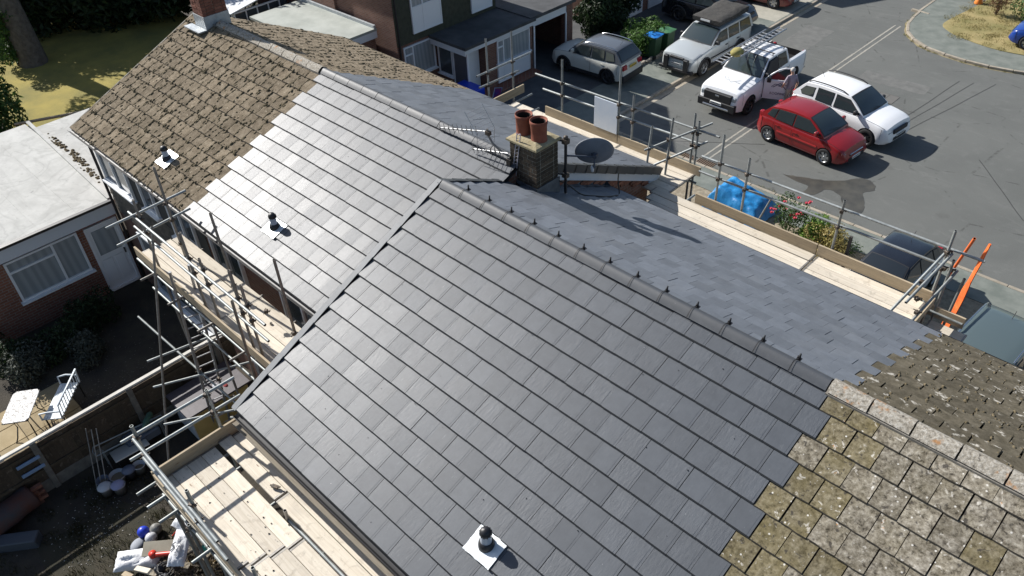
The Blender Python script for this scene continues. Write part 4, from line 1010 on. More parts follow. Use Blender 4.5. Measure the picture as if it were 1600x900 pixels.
# ------------------------------------------------------------------ house across the street corner
HO = empty('brick_house', (-18.5,14.5,0), 'brown brick house with flat porch roof and open garage across the road', 'house')
XO = -16.55
b = MB(); b.box((-27,11.72,0),(XO,17.2,5.7)); b.build('wall', BRICKBR, HO)
b = MB(); b.box((-27,11.72,2.5),(-20.3,11.60,5.7)); b.build('chimney_breast', BRICKBR, HO)
OLIVE = mat('olive_tile_hanging', (.040,.043,.028), .9, (.062,.064,.045), 6, 5, bs=40, bstr=.6, po=False)
b = MB(); b.box((XO,11.74,2.42),(XO+.05,17.2,5.6)); b.build('tile_hanging', OLIVE, HO)
b = MB(); b.add([(-27.3,11.4,5.7),(XO+.4,11.4,5.7),(XO+.4,17.5,5.7),(-27.3,17.5,5.7),(-27.3,14.4,7.4),(XO+.4,14.4,7.4)], [(0,1,5,4),(3,4,5,2)[::1],(1,2,5),(0,4,3),(0,3,2,1)]); b.build('roof', BROWN, HO)
b = MB(); b.tube((XO+.06,11.82,.1),(XO+.06,11.82,5.6), .04, 8); b.build('downpipe', BLACKPL, HO)
window(HO, 'X', XO+.05, 12.55, 14.10, 2.72, 5.3, mull=(13.15,), trans=((12.6,14.05,3.75),), panel=3.72, glass=NET, sill=False)
window(HO, 'X', XO+.05, 15.75, 16.95, 2.60, 5.2, trans=((15.8,16.9,3.9),), panel=3.88, glass=NET, sill=False)
window(HO, 'X', XO, 11.98, 13.6, 1.0, 2.30, mull=(12.45,), trans=((12.0,12.42,1.95),), glass=NET)
# porch and front room block
XP = -14.57
b = MB(); b.box((XO,13.75,.0),(XP-.55,17.42,2.28)); b.build('front_room_wall', BRICKBR, HO)
b = MB(); b.box((XP-.55,14.75,.0),(XP,17.42,2.28)); b.build('bay_wall', BRICKBR, HO)
b = MB(); b.box((XO+.05,13.35,2.30),(XP+.22,17.45,2.42)); b.build('porch_roof', FELTD, HO)
b = MB(); b.box((XO+.05,13.39,2.05),(XP+.16,13.43,2.30)); b.box((XP+.12,13.431,2.12),(XP+.16,17.40,2.30)); b.build('porch_fascia', FASC, HO)
window(HO, 'Y', 13.75, XO+.1, XP-1.0, .75, 2.05, out=-1, glass=GLASS)
b = MB(); b.box((XP-.85,13.66,.1),(XP-.08,13.70,2.05)); dr = b.build('door', mat('grey_door', (.09,.09,.10), .5), HO)
b = MB(); b.box((XP-.08,13.64,.1),(XP-.02,13.72,2.1)); b.box((XP-.91,13.64,.1),(XP-.851,13.72,2.1)); b.build('frame', UPVC, dr)
b = MB(); b.box((XP-.545,14.0,.1),(XP-.50,14.72,2.1)); b.build('white_door', UPVC, HO)
window(HO, 'X', XP, 15.25, 17.2, .22, 2.06, mull=(15.62,16.05), trans=((15.3,15.6,1.75),(15.3,17.15,1.05)), panel=1.02, glass=NET, sill=False)
b = MB(); b.box((XP,15.2,1.02),(XP+.14,17.25,1.08)); b.build('ledge', UPVC, HO)
b = MB(); b.box((XP-.3,13.5,0.0),(XP+.55,17.42,.16)); b.build('step', BRICKRED, HO)
# garage
b = MB(); b.box((-19,17.22,2.32),(XP+.12,20.15,2.46)); b.build('garage_roof', FELTD, HO)
b = MB(); b.box((XP-.3,19.62,0),(XP,20.05,2.32)); b.build('garage_pier', BRICKBR, HO)
b = MB(); b.box((-19,20.05,0),(XP-.3,20.2,2.32)); b.box((-19,17.46,0),(-18.8,20.05,2.32)); b.box((-19,17.22,0),(XP-.02,17.45,2.32)); b.build('garage_wall', BRICKBR, HO)
b = MB(); b.box((XP-.25,17.52,1.96),(XP+.0,19.66,2.31)); b.build('garage_lintel', FASC, HO)
b = MB(); b.box((XP-.02,17.50,.0),(XP+.03,17.57,1.96)); b.box((XP-.02,19.56,.0),(XP+.03,19.62,1.96)); b.build('garage_frame', UPVC, HO)
# rear flat-roofed wing and greenhouse
RW = empty('flat_roof_extension', (-20,10.5,0), 'low brick extension with pale green flat roof behind the mossy ridge', 'extension')
b = MB(); b.box((-22.6,9.5,0),(-17.75,11.59,2.62)); b.build('wall', BRICKBR, RW)
FELTG = mat('green_grey_felt', (.30,.32,.29), .9, (.40,.42,.385), 1.0, 5, bs=20, po=False)
b = MB(); b.box((-22.8,9.0,2.90),(-17.55,11.59,3.0)); b.build('roof', FELTG, RW)
b = MB(); b.box((-17.60,9.05,2.62),(-17.56,11.58,2.90)); b.build('fascia', FASC, RW)
b = MB(); b.box((-22.8,11.48,3.0),(-17.6,11.58,3.12)); b.build('flashing', LEAD, RW)
GH = empty('greenhouse', (-24.5,10.3,0), 'white framed greenhouse at the top edge behind the flat roof', 'greenhouse')
for i in range(4): b = MB(); b.box((-26.2+i*.8,8.7,0),(-26.15+i*.8,8.76,3.0)); b.build('post', UPVC, GH)
for zz in (.2,1.2,2.1,2.95): b = MB(); b.box((-26.2,8.69,zz),(-23.7,8.77,zz+.06)); b.build('rail', UPVC, GH)
for i in range(5): b = MB(); b.box((-23.72,8.77+i*.55,0),(-23.66,8.82+i*.55,3.0)); b.build('post', UPVC, GH)
for zz in (.2,1.2,2.1,2.95): b = MB(); b.box((-23.73,8.77,zz),(-23.65,11.4,zz+.06)); b.build('rail', UPVC, GH)
b = MB(); b.box((-26.15,8.72,.2),(-23.75,8.735,2.95)); b.build('pane', GLASS, GH); b = MB(); b.box((-23.70,8.8,.2),(-23.685,11.35,2.95)); b.build('pane', GLASS, GH)
b = MB(); b.add([(-26.3,8.6,3.0),(-23.6,8.6,3.0),(-23.6,11.5,3.5),(-26.3,11.5,3.5),(-26.3,8.6,3.04),(-23.6,8.6,3.04),(-23.6,11.5,3.54),(-26.3,11.5,3.54)], [(0,3,2,1),(4,5,6,7),(0,1,5,4),(1,2,6,5),(2,3,7,6),(3,0,4,7)]); b.build('roof', UPVC, GH)
# pair of garages beyond the hedge
GR = empty('garage_block', (-15.2,25.9,0), 'garage block with two white doors behind the black car', 'garage')
b = MB(); b.box((-20,23.3,0),(-15.0,29.4,2.5)); b.build('wall', BRICKBR, GR)
b = MB(); b.box((-20.2,23.1,2.5),(-14.8,29.6,2.62)); b.build('roof', FELTD, GR)
for y_ in (23.6,26.3):
    b = MB(); b.box((-15.0,y_,.05),(-14.95,y_+2.2,2.1)); d_ = b.build('door', UPVC, GR)
    for i in range(7): b = MB(); b.box((-14.95,y_+.04,.2+i*.27),(-14.943,y_+2.16,.215+i*.27)); b.build('groove', FASC, d_)
    b = MB(); b.cbox((-14.93,y_+1.1,1.0),(.03,.14,.05)); b.build('handle', BLACKPL, d_)
# house beyond to close the view at the top
HB = empty('brick_house', (-17,38,0), 'brick house beyond the garages at the top edge', 'house')
b = MB(); b.box((-24,32,0),(-15.5,42,5.2)); b.build('wall', BRICKBR, HB)
b = MB(); b.add([(-24.4,31.6,5.2),(-15.1,31.6,5.2),(-15.1,42.4,5.2),(-24.4,42.4,5.2),(-24.4,37,7.2),(-15.1,37,7.2)], [(0,1,5,4),(3,4,5,2),(1,2,5),(0,4,3)]); b.build('roof', BROWN, HB)
# ------------------------------------------------------------------ markings and marks on the road
LINE = mat('road_joint', (.36,.34,.29), .9, (.26,.25,.22), 9, 5, po=False)
for dx in (-.12,.12):
    b = MB(); y = 15.5
    while y < 31.6:
        w0 = .035+.02*mnoise.noise((y*1.3,dx*9,0)); w1 = .035+.02*mnoise.noise((y*1.3+.52,dx*9,0))
        b.add([(-4.7+dx-w0,y,.004),(-4.7+dx+w0,y,.004),(-4.69+dx+w1,y+.4,.004),(-4.69+dx-w1,y+.4,.004)], [(0,1,2,3)]); y += .4
    tag(b.build('road_joint', LINE), kind='structure')
WIRESHADE = mat('wire_shade_dark', (.045,.045,.043), .7)  # shadows of overhead wires, painted on the road as thin dark strips
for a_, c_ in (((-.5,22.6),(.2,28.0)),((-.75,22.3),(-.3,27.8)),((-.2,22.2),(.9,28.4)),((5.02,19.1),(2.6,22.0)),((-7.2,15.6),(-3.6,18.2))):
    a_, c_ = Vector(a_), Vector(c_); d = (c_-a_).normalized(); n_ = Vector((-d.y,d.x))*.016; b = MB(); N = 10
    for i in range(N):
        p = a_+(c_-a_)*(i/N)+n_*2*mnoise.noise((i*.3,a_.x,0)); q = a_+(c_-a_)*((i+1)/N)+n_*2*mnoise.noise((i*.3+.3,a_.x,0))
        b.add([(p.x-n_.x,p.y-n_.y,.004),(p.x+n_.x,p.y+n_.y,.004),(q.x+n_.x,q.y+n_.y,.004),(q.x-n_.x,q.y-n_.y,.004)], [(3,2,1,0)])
    tag(b.build('wire_shadow_strip', WIRESHADE), kind='structure')
WET = mat('wet_asphalt', (.052,.05,.043), .38, (.085,.08,.065), 2, 4, po=False)
wet = smooth_curve([(-2.05,16.75),(-1.5,17.0),(-.9,17.25),(-.3,17.7),(.1,18.25),(.55,18.2),(.75,17.8),(.55,17.4),(.85,16.9),(1.05,16.3),(.75,16.0),(.35,16.35),(.05,16.75),(-.45,16.85),(-.6,16.3),(-.95,16.05),(-1.0,16.6),(-1.5,16.65)], 5)
b = MB(); b.add([(p.x+.04*mnoise.noise((p.x*6,p.y*6,0)),p.y+.05*mnoise.noise((p.x*6,p.y*6,4)),.006) for p in wet], [tuple(range(len(wet)))]); tag(b.build('wet_patch', WET), kind='structure')
# repaired patches and a cover in the carriageway
PATCH = mat('asphalt_patch', (.11,.111,.105), .9, (.15,.151,.142), 3, 6, bs=60, bstr=.5, po=False)
for (x0, y0, x1, y1, a_) in ((-3.6,25.6,-.9,26.5,.05),(-7.9,26.0,-6.6,29.5,.02),(-7.6,16.2,-5.4,17.0,.0)):
    cx_, cy_ = (x0+x1)/2, (y0+y1)/2; q = [(x0-cx_,y0-cy_),(x1-cx_,y0-cy_),(x1-cx_,y1-cy_),(x0-cx_,y1-cy_)]
    tag(sheet('asphalt_patch', [(cx_+u*math.cos(a_)-v*math.sin(a_), cy_+u*math.sin(a_)+v*math.cos(a_)) for u, v in q], .0025, PATCH), kind='structure')
mc = empty('manhole_cover', (-1.9,24.4,0), 'square iron manhole cover in the road beyond the white estate car', 'manhole')
b = MB(); b.box((-2.3,24.1,.001),(-1.5,24.9,.006)); b.build('frame', mat('manhole_iron', (.10,.095,.085), .7, metal=.3), mc)
for i in range(2): b = MB(); b.box((-2.26+i*.385,24.14,.006),(-1.905+i*.4,24.86,.010)); b.build('cover', mat('manhole_lid', (.13,.125,.115), .75, bs=60), mc)
IRON = mat('drain_iron', (.035,.03,.026), .6, metal=.4)
for gx, gy, lb in ((-5.28,15.62,'iron drain grating at the kerb left of the other'),(-4.5,15.68,'iron drain grating at the kerb nearer the blue tarpaulin')):
    e = empty('drain_grating', (gx,gy,0), lb, 'drain', 'drain gratings at the kerb')
    b = MB(); b.box((gx-.32,gy-.16,.0),(gx+.32,gy+.16,.006)); b.build('pit', POTIN, e)
    b = MB(); b.box((gx-.36,gy-.20,.002),(gx+.36,gy-.16,.014)); b.box((gx-.36,gy+.16,.002),(gx+.36,gy+.20,.014)); b.build('frame', IRON, e)
    for i in range(9): b = MB(); b.box((gx-.33+i*.078,gy-.159,.006),(gx-.295+i*.078,gy+.159,.016)); b.build('bar', mat('drain_bar', (.16,.11,.075), .7), e)
# ------------------------------------------------------------------ vehicles
def paint(name, col, rough=.28, metal=.0, flake=0):
    return mat(name, col, rough, metal=metal, coat=.6, spec=.5)
TYRE = mat('tyre_rubber', (.014,.014,.015), .85); ALLOY = mat('alloy_wheel', (.42,.43,.44), .35, metal=.8); ALLOYD = mat('dark_alloy', (.07,.07,.075), .35, metal=.7)
TRIM = mat('black_trim', (.02,.02,.022), .5); CARGLASS = mat('car_glass', (.028,.038,.042), .05, spec=.9); CARGLASSL = mat('car_windscreen', (.035,.05,.053), .05, spec=1)
LAMP = mat('headlamp', (.34,.38,.40), .08, spec=1); RLAMP = mat('tail_lamp', (.30,.012,.02), .2); PLW = mat('plate_white', (.75,.76,.74), .5); PLY = mat('plate_yellow', (.72,.50,.05), .5); INK = mat('plate_ink', (.02,.02,.025), .6)
CHROME = mat('chrome_trim', (.6,.61,.62), .2, metal=1)
def lerp(pts, x):
    if x <= pts[0][0]: return pts[0][1]
    for (a, u), (b_, v) in zip(pts, pts[1:]):
        if x <= b_: return u+(v-u)*((x-a)/(b_-a)); 
    return pts[-1][1]
def car(name, label, loc, yaw, sp, scale=(1,1,1), group='parked vehicles'):
    L, W, H = sp['L'], sp['W'], sp['H']; h = W/2; wr = sp['wr']; wb = sp['wb']; fx = L/2-sp['fo']; rx = fx-wb; gc = sp.get('gc',.17)
    Mr = T(*loc) @ RZ(yaw) @ Matrix.Diagonal((*scale,1))
    e = empty(name, loc, label, 'car' if not sp.get('pickup') else 'pickup', group, M=Mr)
    P = sp['paint']
    top = sorted(sp['top'])                      # (x, z) of bonnet / belt / boot line
    N = 30; vs = []; rings = []
    for i in range(N+1):
        x = -L/2+L*i/N; u = abs(x)/(L/2)
        end = max(0, (u-.80)/.20)
        w_ = h*(1-.20*end**2.2)*(1-.015*(1-end)); zt = lerp(top, x); zb = gc+.10*end**2
        if u > .985: zt -= .05; zb += .05
        d = zt-zb; cr = sp.get('crown',.03)*(1 if x > sp['A'][0]-.05 else .3)
        hs = [(0,zb),(.78*w_,zb),(.955*w_,zb+.05),(.995*w_,zb+.30*d),(1.0*w_,zb+.62*d),(.975*w_,zt-.10*d),(.93*w_,zt-.035*d),(.80*w_,zt),(.4*w_,zt+cr*.75),(0,zt+cr)]
        ring = [(x,y,z) for y,z in hs]+[(x,-y,z) for y,z in hs[-2:0:-1]]
        rings.append(ring)
    K = len(rings[0]); vs = sum(rings, []); fs = []
    for i in range(N):
        for k in range(K): fs.append((i*K+k, (i+1)*K+k, (i+1)*K+(k+1)%K, i*K+(k+1)%K))
    fs.append(tuple(range(K))[::1]); fs.append(tuple(range(N*K,(N+1)*K))[::-1])
    mb = MB(); mb.add(vs, fs, 0, True); me = mb.mesh('body', [P, TRIM])
    tmp = bpy.data.objects.new('tmp_body', me); COL.objects.link(tmp)
    bm = bmesh.new(); bm.from_mesh(me); bmesh.ops.recalc_face_normals(bm, faces=bm.faces); bm.to_mesh(me); bm.free()
    cut = MB()
    for ax in (fx, rx):
        for s in (-1, 1): cut.tube((ax, s*(h-.30), wr), (ax, s*(h+.2), wr), wr*1.13, 24, 1)
    if sp.get('pickup'):                          # load bed
        x0, x1 = sp['bed']; cut.box((x0,-h*.80,.78),(x1,h*.80,1.7), 1)
    cme = cut.mesh('cut', [P, TRIM]); co = bpy.data.objects.new('tmp_cut', cme); COL.objects.link(co)
    bm = bmesh.new(); bm.from_mesh(cme); bmesh.ops.remove_doubles(bm, verts=bm.verts, dist=1e-5); bmesh.ops.recalc_face_normals(bm, faces=bm.faces); bm.to_mesh(cme); bm.free()
    md = tmp.modifiers.new('b', 'BOOLEAN'); md.object = co; md.operation = 'DIFFERENCE'; md.solver = 'EXACT'
    me2 = evaluated(tmp); bpy.data.objects.remove(tmp); bpy.data.objects.remove(co)
    if len(me2.polygons) < 50: me2 = me
    me2.set_sharp_from_angle(angle=R_(38))
    body = link(bpy.data.objects.new('body', me2), e, Mr)
    def part(b, nm, m, par=None, sharp=None): return b.build(nm, m, par or e, Mr, sharp)
    # greenhouse: A windscreen base, B windscreen top, C rear glass top, D rear glass base
    A, B, C, D_ = sp['A'], sp['B'], sp['C'], sp['D']; wbelt = h*sp.get('belt',.93); wroof = h*sp.get('rw',.74)
    def hw(z, zbelt): return wbelt+(wroof-wbelt)*min(1,max(0,(z-zbelt)/(B[1]-zbelt)))
    prof = [(A[0]+.02,A[1]-.06)]+[(A[0]+(B[0]-A[0])*t, A[1]+(B[1]-A[1])*t+.035*math.sin(math.pi*t)) for t in (0,.33,.66,.9,1)]
    roof_n = 6
    for i in range(1, roof_n): t = i/roof_n; prof.append((B[0]+(C[0]-B[0])*t, B[1]+(C[1]-B[1])*t+sp.get('arch',.05)*math.sin(math.pi*t)))
    prof += [(C[0]+(D_[0]-C[0])*t, C[1]+(D_[1]-C[1])*t+.02*math.sin(math.pi*t)) for t in (0,.1,.4,.7,1)]+[(D_[0]-.02,D_[1]-.06)]
    zb_ = (A[1]+D_[1])/2
    ts = (-1,-.93,-.6,-.25,.25,.6,.93,1); g = MB(); vs = []
    for x, z in prof:
        w_ = hw(z, zb_)
        for t in ts: vs.append((x+(.05*(1-t*t) if x > (A[0]+D_[0])/2+.3 and z < B[1]-.02 else 0)*.8, t*w_, z+.03*(1-t*t)*(1 if z > zb_+.3 else 0)-(.018 if abs(t) == 1 and z > zb_+.25 else 0)))
    K = len(ts); n = len(prof); fs = [(i*K+k, i*K+k+1, (i+1)*K+k+1, (i+1)*K+k) for i in range(n-1) for k in range(K-1)]
    fs.append(tuple(i*K for i in range(n))[::-1]); fs.append(tuple(i*K+K-1 for i in range(n)))
    g.add(vs, fs, 0, True); gm = sp.get('roofpaint') or P
    cab = part(g, 'cabin', gm, None, 40)
    def surf(t, x, z, off=.0): return (x, t*(hw(z, zb_)+off), z)
    def screen(p, q, nm, v0, v1, ins, m, o1=.030):
        """glass laid on the ruled surface between p (base) and q (top)"""
        gg = MB(); nu, nv = 6, 3; out = []
        dx, dz = q[0]-p[0], q[1]-p[1]; ln = math.hypot(dx, dz); nx, nz = (-dz/ln, dx/ln)
        if nx*(p[0]-q[0]) < 0: nx, nz = -nx, -nz
        if nz < 0: nx, nz = -nx, -nz
        bow = .035 if p[0] > q[0] else .02
        for o_ in (o1, .002):
            for j in range(nv+1):
                v = v0+(v1-v0)*j/nv
                for i in range(nu+1):
                    t = (-1+2*i/nu)*ins; x, z = p[0]+dx*v, p[1]+dz*v+bow*math.sin(math.pi*v); 
                    x += (.05*(1-t*t)*.8 if p[0] > q[0] and z < B[1]-.02 else 0); z += .03*(1-t*t)*(1 if z > zb_+.3 else (z-zb_)/.3)
                    out.append((x+nx*o_*.5, t*hw(z, zb_), z+nz*o_*.5))
        m_ = (nu+1)*(nv+1); ff = []
        for j in range(nv):
            for i in range(nu):
                a = j*(nu+1)+i; q_ = (a, a+1, a+nu+2, a+nu+1); ff.append(q_ if p[0] > q[0] else q_[::-1])
        gg.add(out, ff, 0, True)
        bd = [i for i in range(nu+1)]+[j*(nu+1)+nu for j in range(1,nv+1)]+[nv*(nu+1)+i for i in range(nu-1,-1,-1)]+[j*(nu+1) for j in range(nv-1,0,-1)]
        gg.add(out, [(bd[k], m_+bd[k], m_+bd[(k+1)%len(bd)], bd[(k+1)%len(bd)]) for k in range(len(bd))])
        return part(gg, nm, m)
    screen(A, B, 'windscreen', .05, .94, .90, sp.get('wsm', CARGLASSL)); screen(D_, C, 'rear_window', .10, .90, .86, CARGLASS)
    screen(A, B, 'windscreen_seal', .015, .975, .945, TRIM, .020); screen(D_, C, 'rear_window_seal', .05, .95, .91, TRIM, .018)
    for s in (-1, 1):
        for poly in sp['win']:
            gg = MB(); o1 = [surf(s, x, z, .014) for x, z in poly]; o0 = [surf(s, x, z, -.01) for x, z in poly]; k = len(poly)
            f = [tuple(range(k)) if s < 0 else tuple(range(k-1,-1,-1))]+[(i,(i+1)%k,k+(i+1)%k,k+i) for i in range(k)]
            gg.add(o1+o0, f); part(gg, 'side_window', CARGLASS)
            cx_ = sum(x for x, z in poly)/k; cz_ = sum(z for x, z in poly)/k; big = [(x+(.022 if x > cx_ else -.022), z+(.018 if z > cz_ else -.018)) for x, z in poly]
            gg = MB(); o1 = [surf(s, x, z, .008) for x, z in big]; o0 = [surf(s, x, z, -.01) for x, z in big]; gg.add(o1+o0, f); part(gg, 'window_seal', TRIM)
        # bonnet shut line and bumper seam
        def shoulder(x, fz_=.035, fw=.935):
            u = abs(x)/(L/2); en = max(0,(u-.80)/.20); w_ = h*(1-.20*en**2.2)*(1-.015*(1-en)); zt = lerp(top, x); zb = gc+.10*en**2
            return (x, s*w_*fw, zt-fz_*(zt-zb)+.002)
        b = MB(); b.pipe([shoulder(A[0]+(L/2*.90-A[0])*i/8) for i in range(9)], .006, 4); part(b, 'bonnet_seam', TRIM)
        xb = L/2*.86
        b = MB(); b.pipe([shoulder(xb, f_, w_) for f_, w_ in ((.62,1.0),(.38,1.002),(.10,.977))], .006, 4); part(b, 'bumper_seam', TRIM)
        b = MB(); b.pipe([shoulder(-xb, f_, w_) for f_, w_ in ((.62,1.0),(.38,1.002),(.10,.977))], .006, 4); part(b, 'bumper_seam', TRIM)
        b = MB(); b.pipe([shoulder(rx+wr*1.15+(wb-wr*2.3)*i/6, .88, .99) for i in range(7)], .007, 4); part(b, 'sill_seam', TRIM)
        # mirror
        b = MB(); mx = A[0]-.28; b.bbox((mx-.06,s*(h+.02)-.09,A[1]+.02),(mx+.07,s*(h+.02)+.09,A[1]+.17), .03); part(b, 'mirror', sp.get('mirror', P))
        # door shut lines and handles
        for x in sp.get('doors', []):
            b = MB(); zt = lerp(top, x); pts_ = [(x+.0, s*(h*1.003), gc+.16), (x, s*(h*1.006), gc+.5), (x, s*(h*.99), zt-.10)]
            for p_, q_ in zip(pts_, pts_[1:]): b.tube(p_, q_, .006, 4)
            part(b, 'door_seam', TRIM)
            b = MB(); b.cbox((x+.16, s*(h*.995), zt-.17), (.16,.03,.03)); part(b, 'door_handle', sp.get('handle', P))
        if sp.get('cladding'):
            b = MB(); b.box((rx+wr*1.1, s*h*.975-.02, gc+.03),(fx-wr*1.1, s*h*.975+.035, gc+.17)); part(b, 'sill_cladding', TRIM)
            for ax in (fx, rx):
                b = MB(); pts_ = [(ax+wr*1.2*math.cos(t), s*(h*.985), wr+wr*1.2*math.sin(t)) for t in [math.pi*i/10 for i in range(-1,12)]]; b.pipe(pts_, .045, 6); part(b, 'arch_trim', TRIM)
        if sp.get('strip'):
            b = MB(); b.box((rx+wr*1.2, s*h*1.0-.012, sp['strip']),(fx-wr*1.2, s*h*1.0+.018, sp['strip']+.05)); part(b, 'side_strip', sp.get('stripm', TRIM))
        # lamps
        (lx, ly, lz), (ld, lw, lh) = sp['lamp']
        b = MB(); b.bbox((lx-ld, min(s*ly,s*(ly+lw)), lz),(lx, max(s*ly,s*(ly+lw)), lz+lh), .035, 0, T(0,0,0)); part(b, 'headlight', LAMP)
        (tx, ty, tz), (td, tw, th_) = sp['tail']
        b = MB(); b.bbox((tx, min(s*ty,s*(ty+tw)), tz),(tx+td, max(s*ty,s*(ty+tw)), tz+th_), .03); part(b, 'tail_light', RLAMP)
        if sp.get('rails'):
            b = MB(); xs_ = [B[0]-.12+(C[0]+.12-B[0]+.0)*i/8 for i in range(9)]; zz = [B[1]+sp.get('arch',.05)*math.sin(math.pi*(i/8))+.03+(.045 if 0 < i < 8 else -.01) for i in range(9)]
            b.pipe([(x, s*wroof*.93, z) for x, z in zip(xs_, zz)], .022, 6); part(b, 'roof_rail', sp['rails'])
        for ax in (fx, rx):
            Mw = Mr @ T(ax, s*(h-.10), wr) @ Matrix.Rotation(-s*math.pi/2, 4, 'X')
            b = MB(); b.lathe([(wr*.62,-.10),(wr*.86,-.105),(wr*.97,-.085),(wr,-.05),(wr,.05),(wr*.97,.085),(wr*.86,.105),(wr*.64,.095)], 26); wh = b.build('wheel', TYRE, e, Mw)
            b = MB(); rr = wr*.66; b.lathe([(0,.04),(rr*.9,.02),(rr*.9,-.05)], 20, 1); b.lathe([(rr*.90,.055),(rr*.98,.075),(rr*1.0,.09),(rr*.97,.095)], 26, 0)
            ns = sp.get('spokes',5)
            for i in range(ns):
                t = 2*math.pi*i/ns; q = Matrix.Rotation(t, 4, 'Z'); b.add([(rr*.10,-.035,.075),(rr*.95,-.055,.06),(rr*.95,.055,.06),(rr*.10,.035,.075),(rr*.10,-.04,.03),(rr*.95,-.06,.03),(rr*.95,.06,.03),(rr*.10,.04,.03)], [(0,1,2,3),(0,4,5,1),(2,6,7,3),(1,5,6,2)], 0, False, q)
            b.lathe([(0,.085),(rr*.16,.08),(rr*.18,.05)], 10); b.build('rim', [sp.get('rim',ALLOY), TRIM], wh, Mw)
    # front: grille, bumper, plate; rear: plate, bumper
    for (x0, y0, z0, x1, y1, z1), nm, m in sp.get('boxes', []):
        b = MB(); b.bbox((x0,y0,z0),(x1,y1,z1), min(.02,(z1-z0)*.3)); o = part(b, nm, m)
        if nm == 'number_plate':
            b = MB(); sx = 1 if x0 > 0 else -1; xo = x1 if sx > 0 else x0; wch = (y1-y0)*.86/7
            for i in range(7):
                if i == 4: pass
                yy = y0+(y1-y0)*.07+i*wch; b.box((min(xo,xo+sx*.004),yy,z0+.025),(max(xo,xo+sx*.004),yy+wch*.55,z1-.025))
            tag(part(b, 'plate_characters', INK, o), kind='stuff')
    for s in (-1, 1):
        b = MB(); p0 = Vector((A[0]+.06, s*.10+.25, A[1]+.045)); p1 = Vector((A[0]-.10, s*.10-.28, A[1]+.115)); b.tube(p0, p1, .008, 4); part(b, 'wiper', TRIM)
    b = MB(); b.tube((C[0]+.25,0,B[1]+.05),(C[0]+.12,0,B[1]+.22), .008, 5); part(b, 'antenna', TRIM)
    return e, Mr
def winset(*polys): return [list(p) for p in polys]
RED = paint('red_paint', (.235,.010,.012)); WHITE = paint('white_paint', (.80,.81,.82)); SILVER = paint('silver_paint', (.50,.53,.53), .32, .25); BEIGE = paint('beige_silver_paint', (.64,.63,.56), .34, .0)
BLK = paint('black_paint', (.012,.013,.016), .2); DRED = paint('dark_red_paint', (.16,.012,.014)); TEAL = paint('grey_teal_paint', (.10,.135,.14), .3, .2); BLUE = paint('blue_paint', (.008,.045,.26), .22); NAVY = paint('black_roof_paint', (.014,.017,.024), .18)
# red hatchback
hatch = dict(L=3.92, W=1.69, H=1.46, wb=2.49, fo=.80, wr=.31, gc=.16, A=(.98,.98), B=(.18,1.42), C=(-1.35,1.36), D=(-1.80,.98), arch=.06, rw=.76,
    top=[(-1.96,.66),(-1.90,.98),(-1.2,.96),(.4,.92),(1.0,.93),(1.5,.84),(1.80,.74),(1.92,.64),(1.96,.50)], crown=.05, paint=RED,
    win=winset([(.86,1.0),(.22,1.34),(-.30,1.36),(-.30,.98)],[(-.38,.98),(-.38,1.36),(-1.05,1.32),(-1.12,1.0)],[(-1.20,1.01),(-1.13,1.31),(-1.36,1.26),(-1.50,1.05)]),
    doors=[-.34,-1.15], strip=.55, stripm=mat('red_strip', (.36,.03,.03), .35), lamp=((1.88,.40,.50),(.30,.30,.15)), tail=((-1.94,.50,.72),(.20,.17,.30)), spokes=6,
    boxes=[((1.92,-.40,.53,1.965,.40,.565),'grille_bar',CHROME),((1.90,-.44,.44,1.955,.44,.53),'grille',TRIM),((1.93,-.50,.26,1.975,.50,.42),'lower_grille',TRIM),((1.955,-.26,.33,1.985,.26,.43),'number_plate',PLW),((-1.975,-.26,.62,-1.955,.26,.73),'number_plate',PLY)])
car('red_hatchback', 'red hatchback parked in front of the white estate car', (-2.36,19.10,0), R_(-5.5), hatch, (.94,.97,1.0))
# white SUV
dus = dict(L=4.31, W=1.82, H=1.64, wb=2.67, fo=.82, wr=.35, gc=.22, A=(1.02,1.08), B=(.28,1.56), C=(-1.55,1.55), D=(-2.02,1.08), arch=.05, rw=.78,
    top=[(-2.155,.80),(-2.08,1.08),(-1.4,1.06),(.4,1.03),(1.05,1.05),(1.7,.98),(2.0,.90),(2.12,.79),(2.155,.62)], crown=.05, paint=WHITE,
    win=winset([(.90,1.10),(.32,1.46),(-.22,1.49),(-.22,1.07)],[(-.34,1.07),(-.34,1.49),(-1.02,1.48),(-1.02,1.08)],[(-1.18,1.14),(-1.16,1.44),(-1.55,1.40),(-1.72,1.24),(-1.62,1.12)]),
    doors=[-.28,-1.1], lamp=((2.09,.42,.60),(.28,.34,.17)), tail=((-2.13,.56,.78),(.16,.16,.30)), rails=TRIM, mirror=TRIM, handle=TRIM, spokes=6, rim=ALLOYD, cladding=False,
    boxes=[((2.09,-.46,.66,2.165,.46,.82),'grille',INK),((2.12,-.44,.40,2.17,.44,.52),'lower_grille',TRIM),((2.15,-.26,.52,2.185,.26,.63),'number_plate',PLW),((-2.17,-.26,.75,-2.15,.26,.86),'number_plate',PLY)])
car('white_estate_car', 'white estate car with black roof rails behind the red hatchback', (-2.02,21.28,0), R_(-6), dus, (.96,.97,1.0))
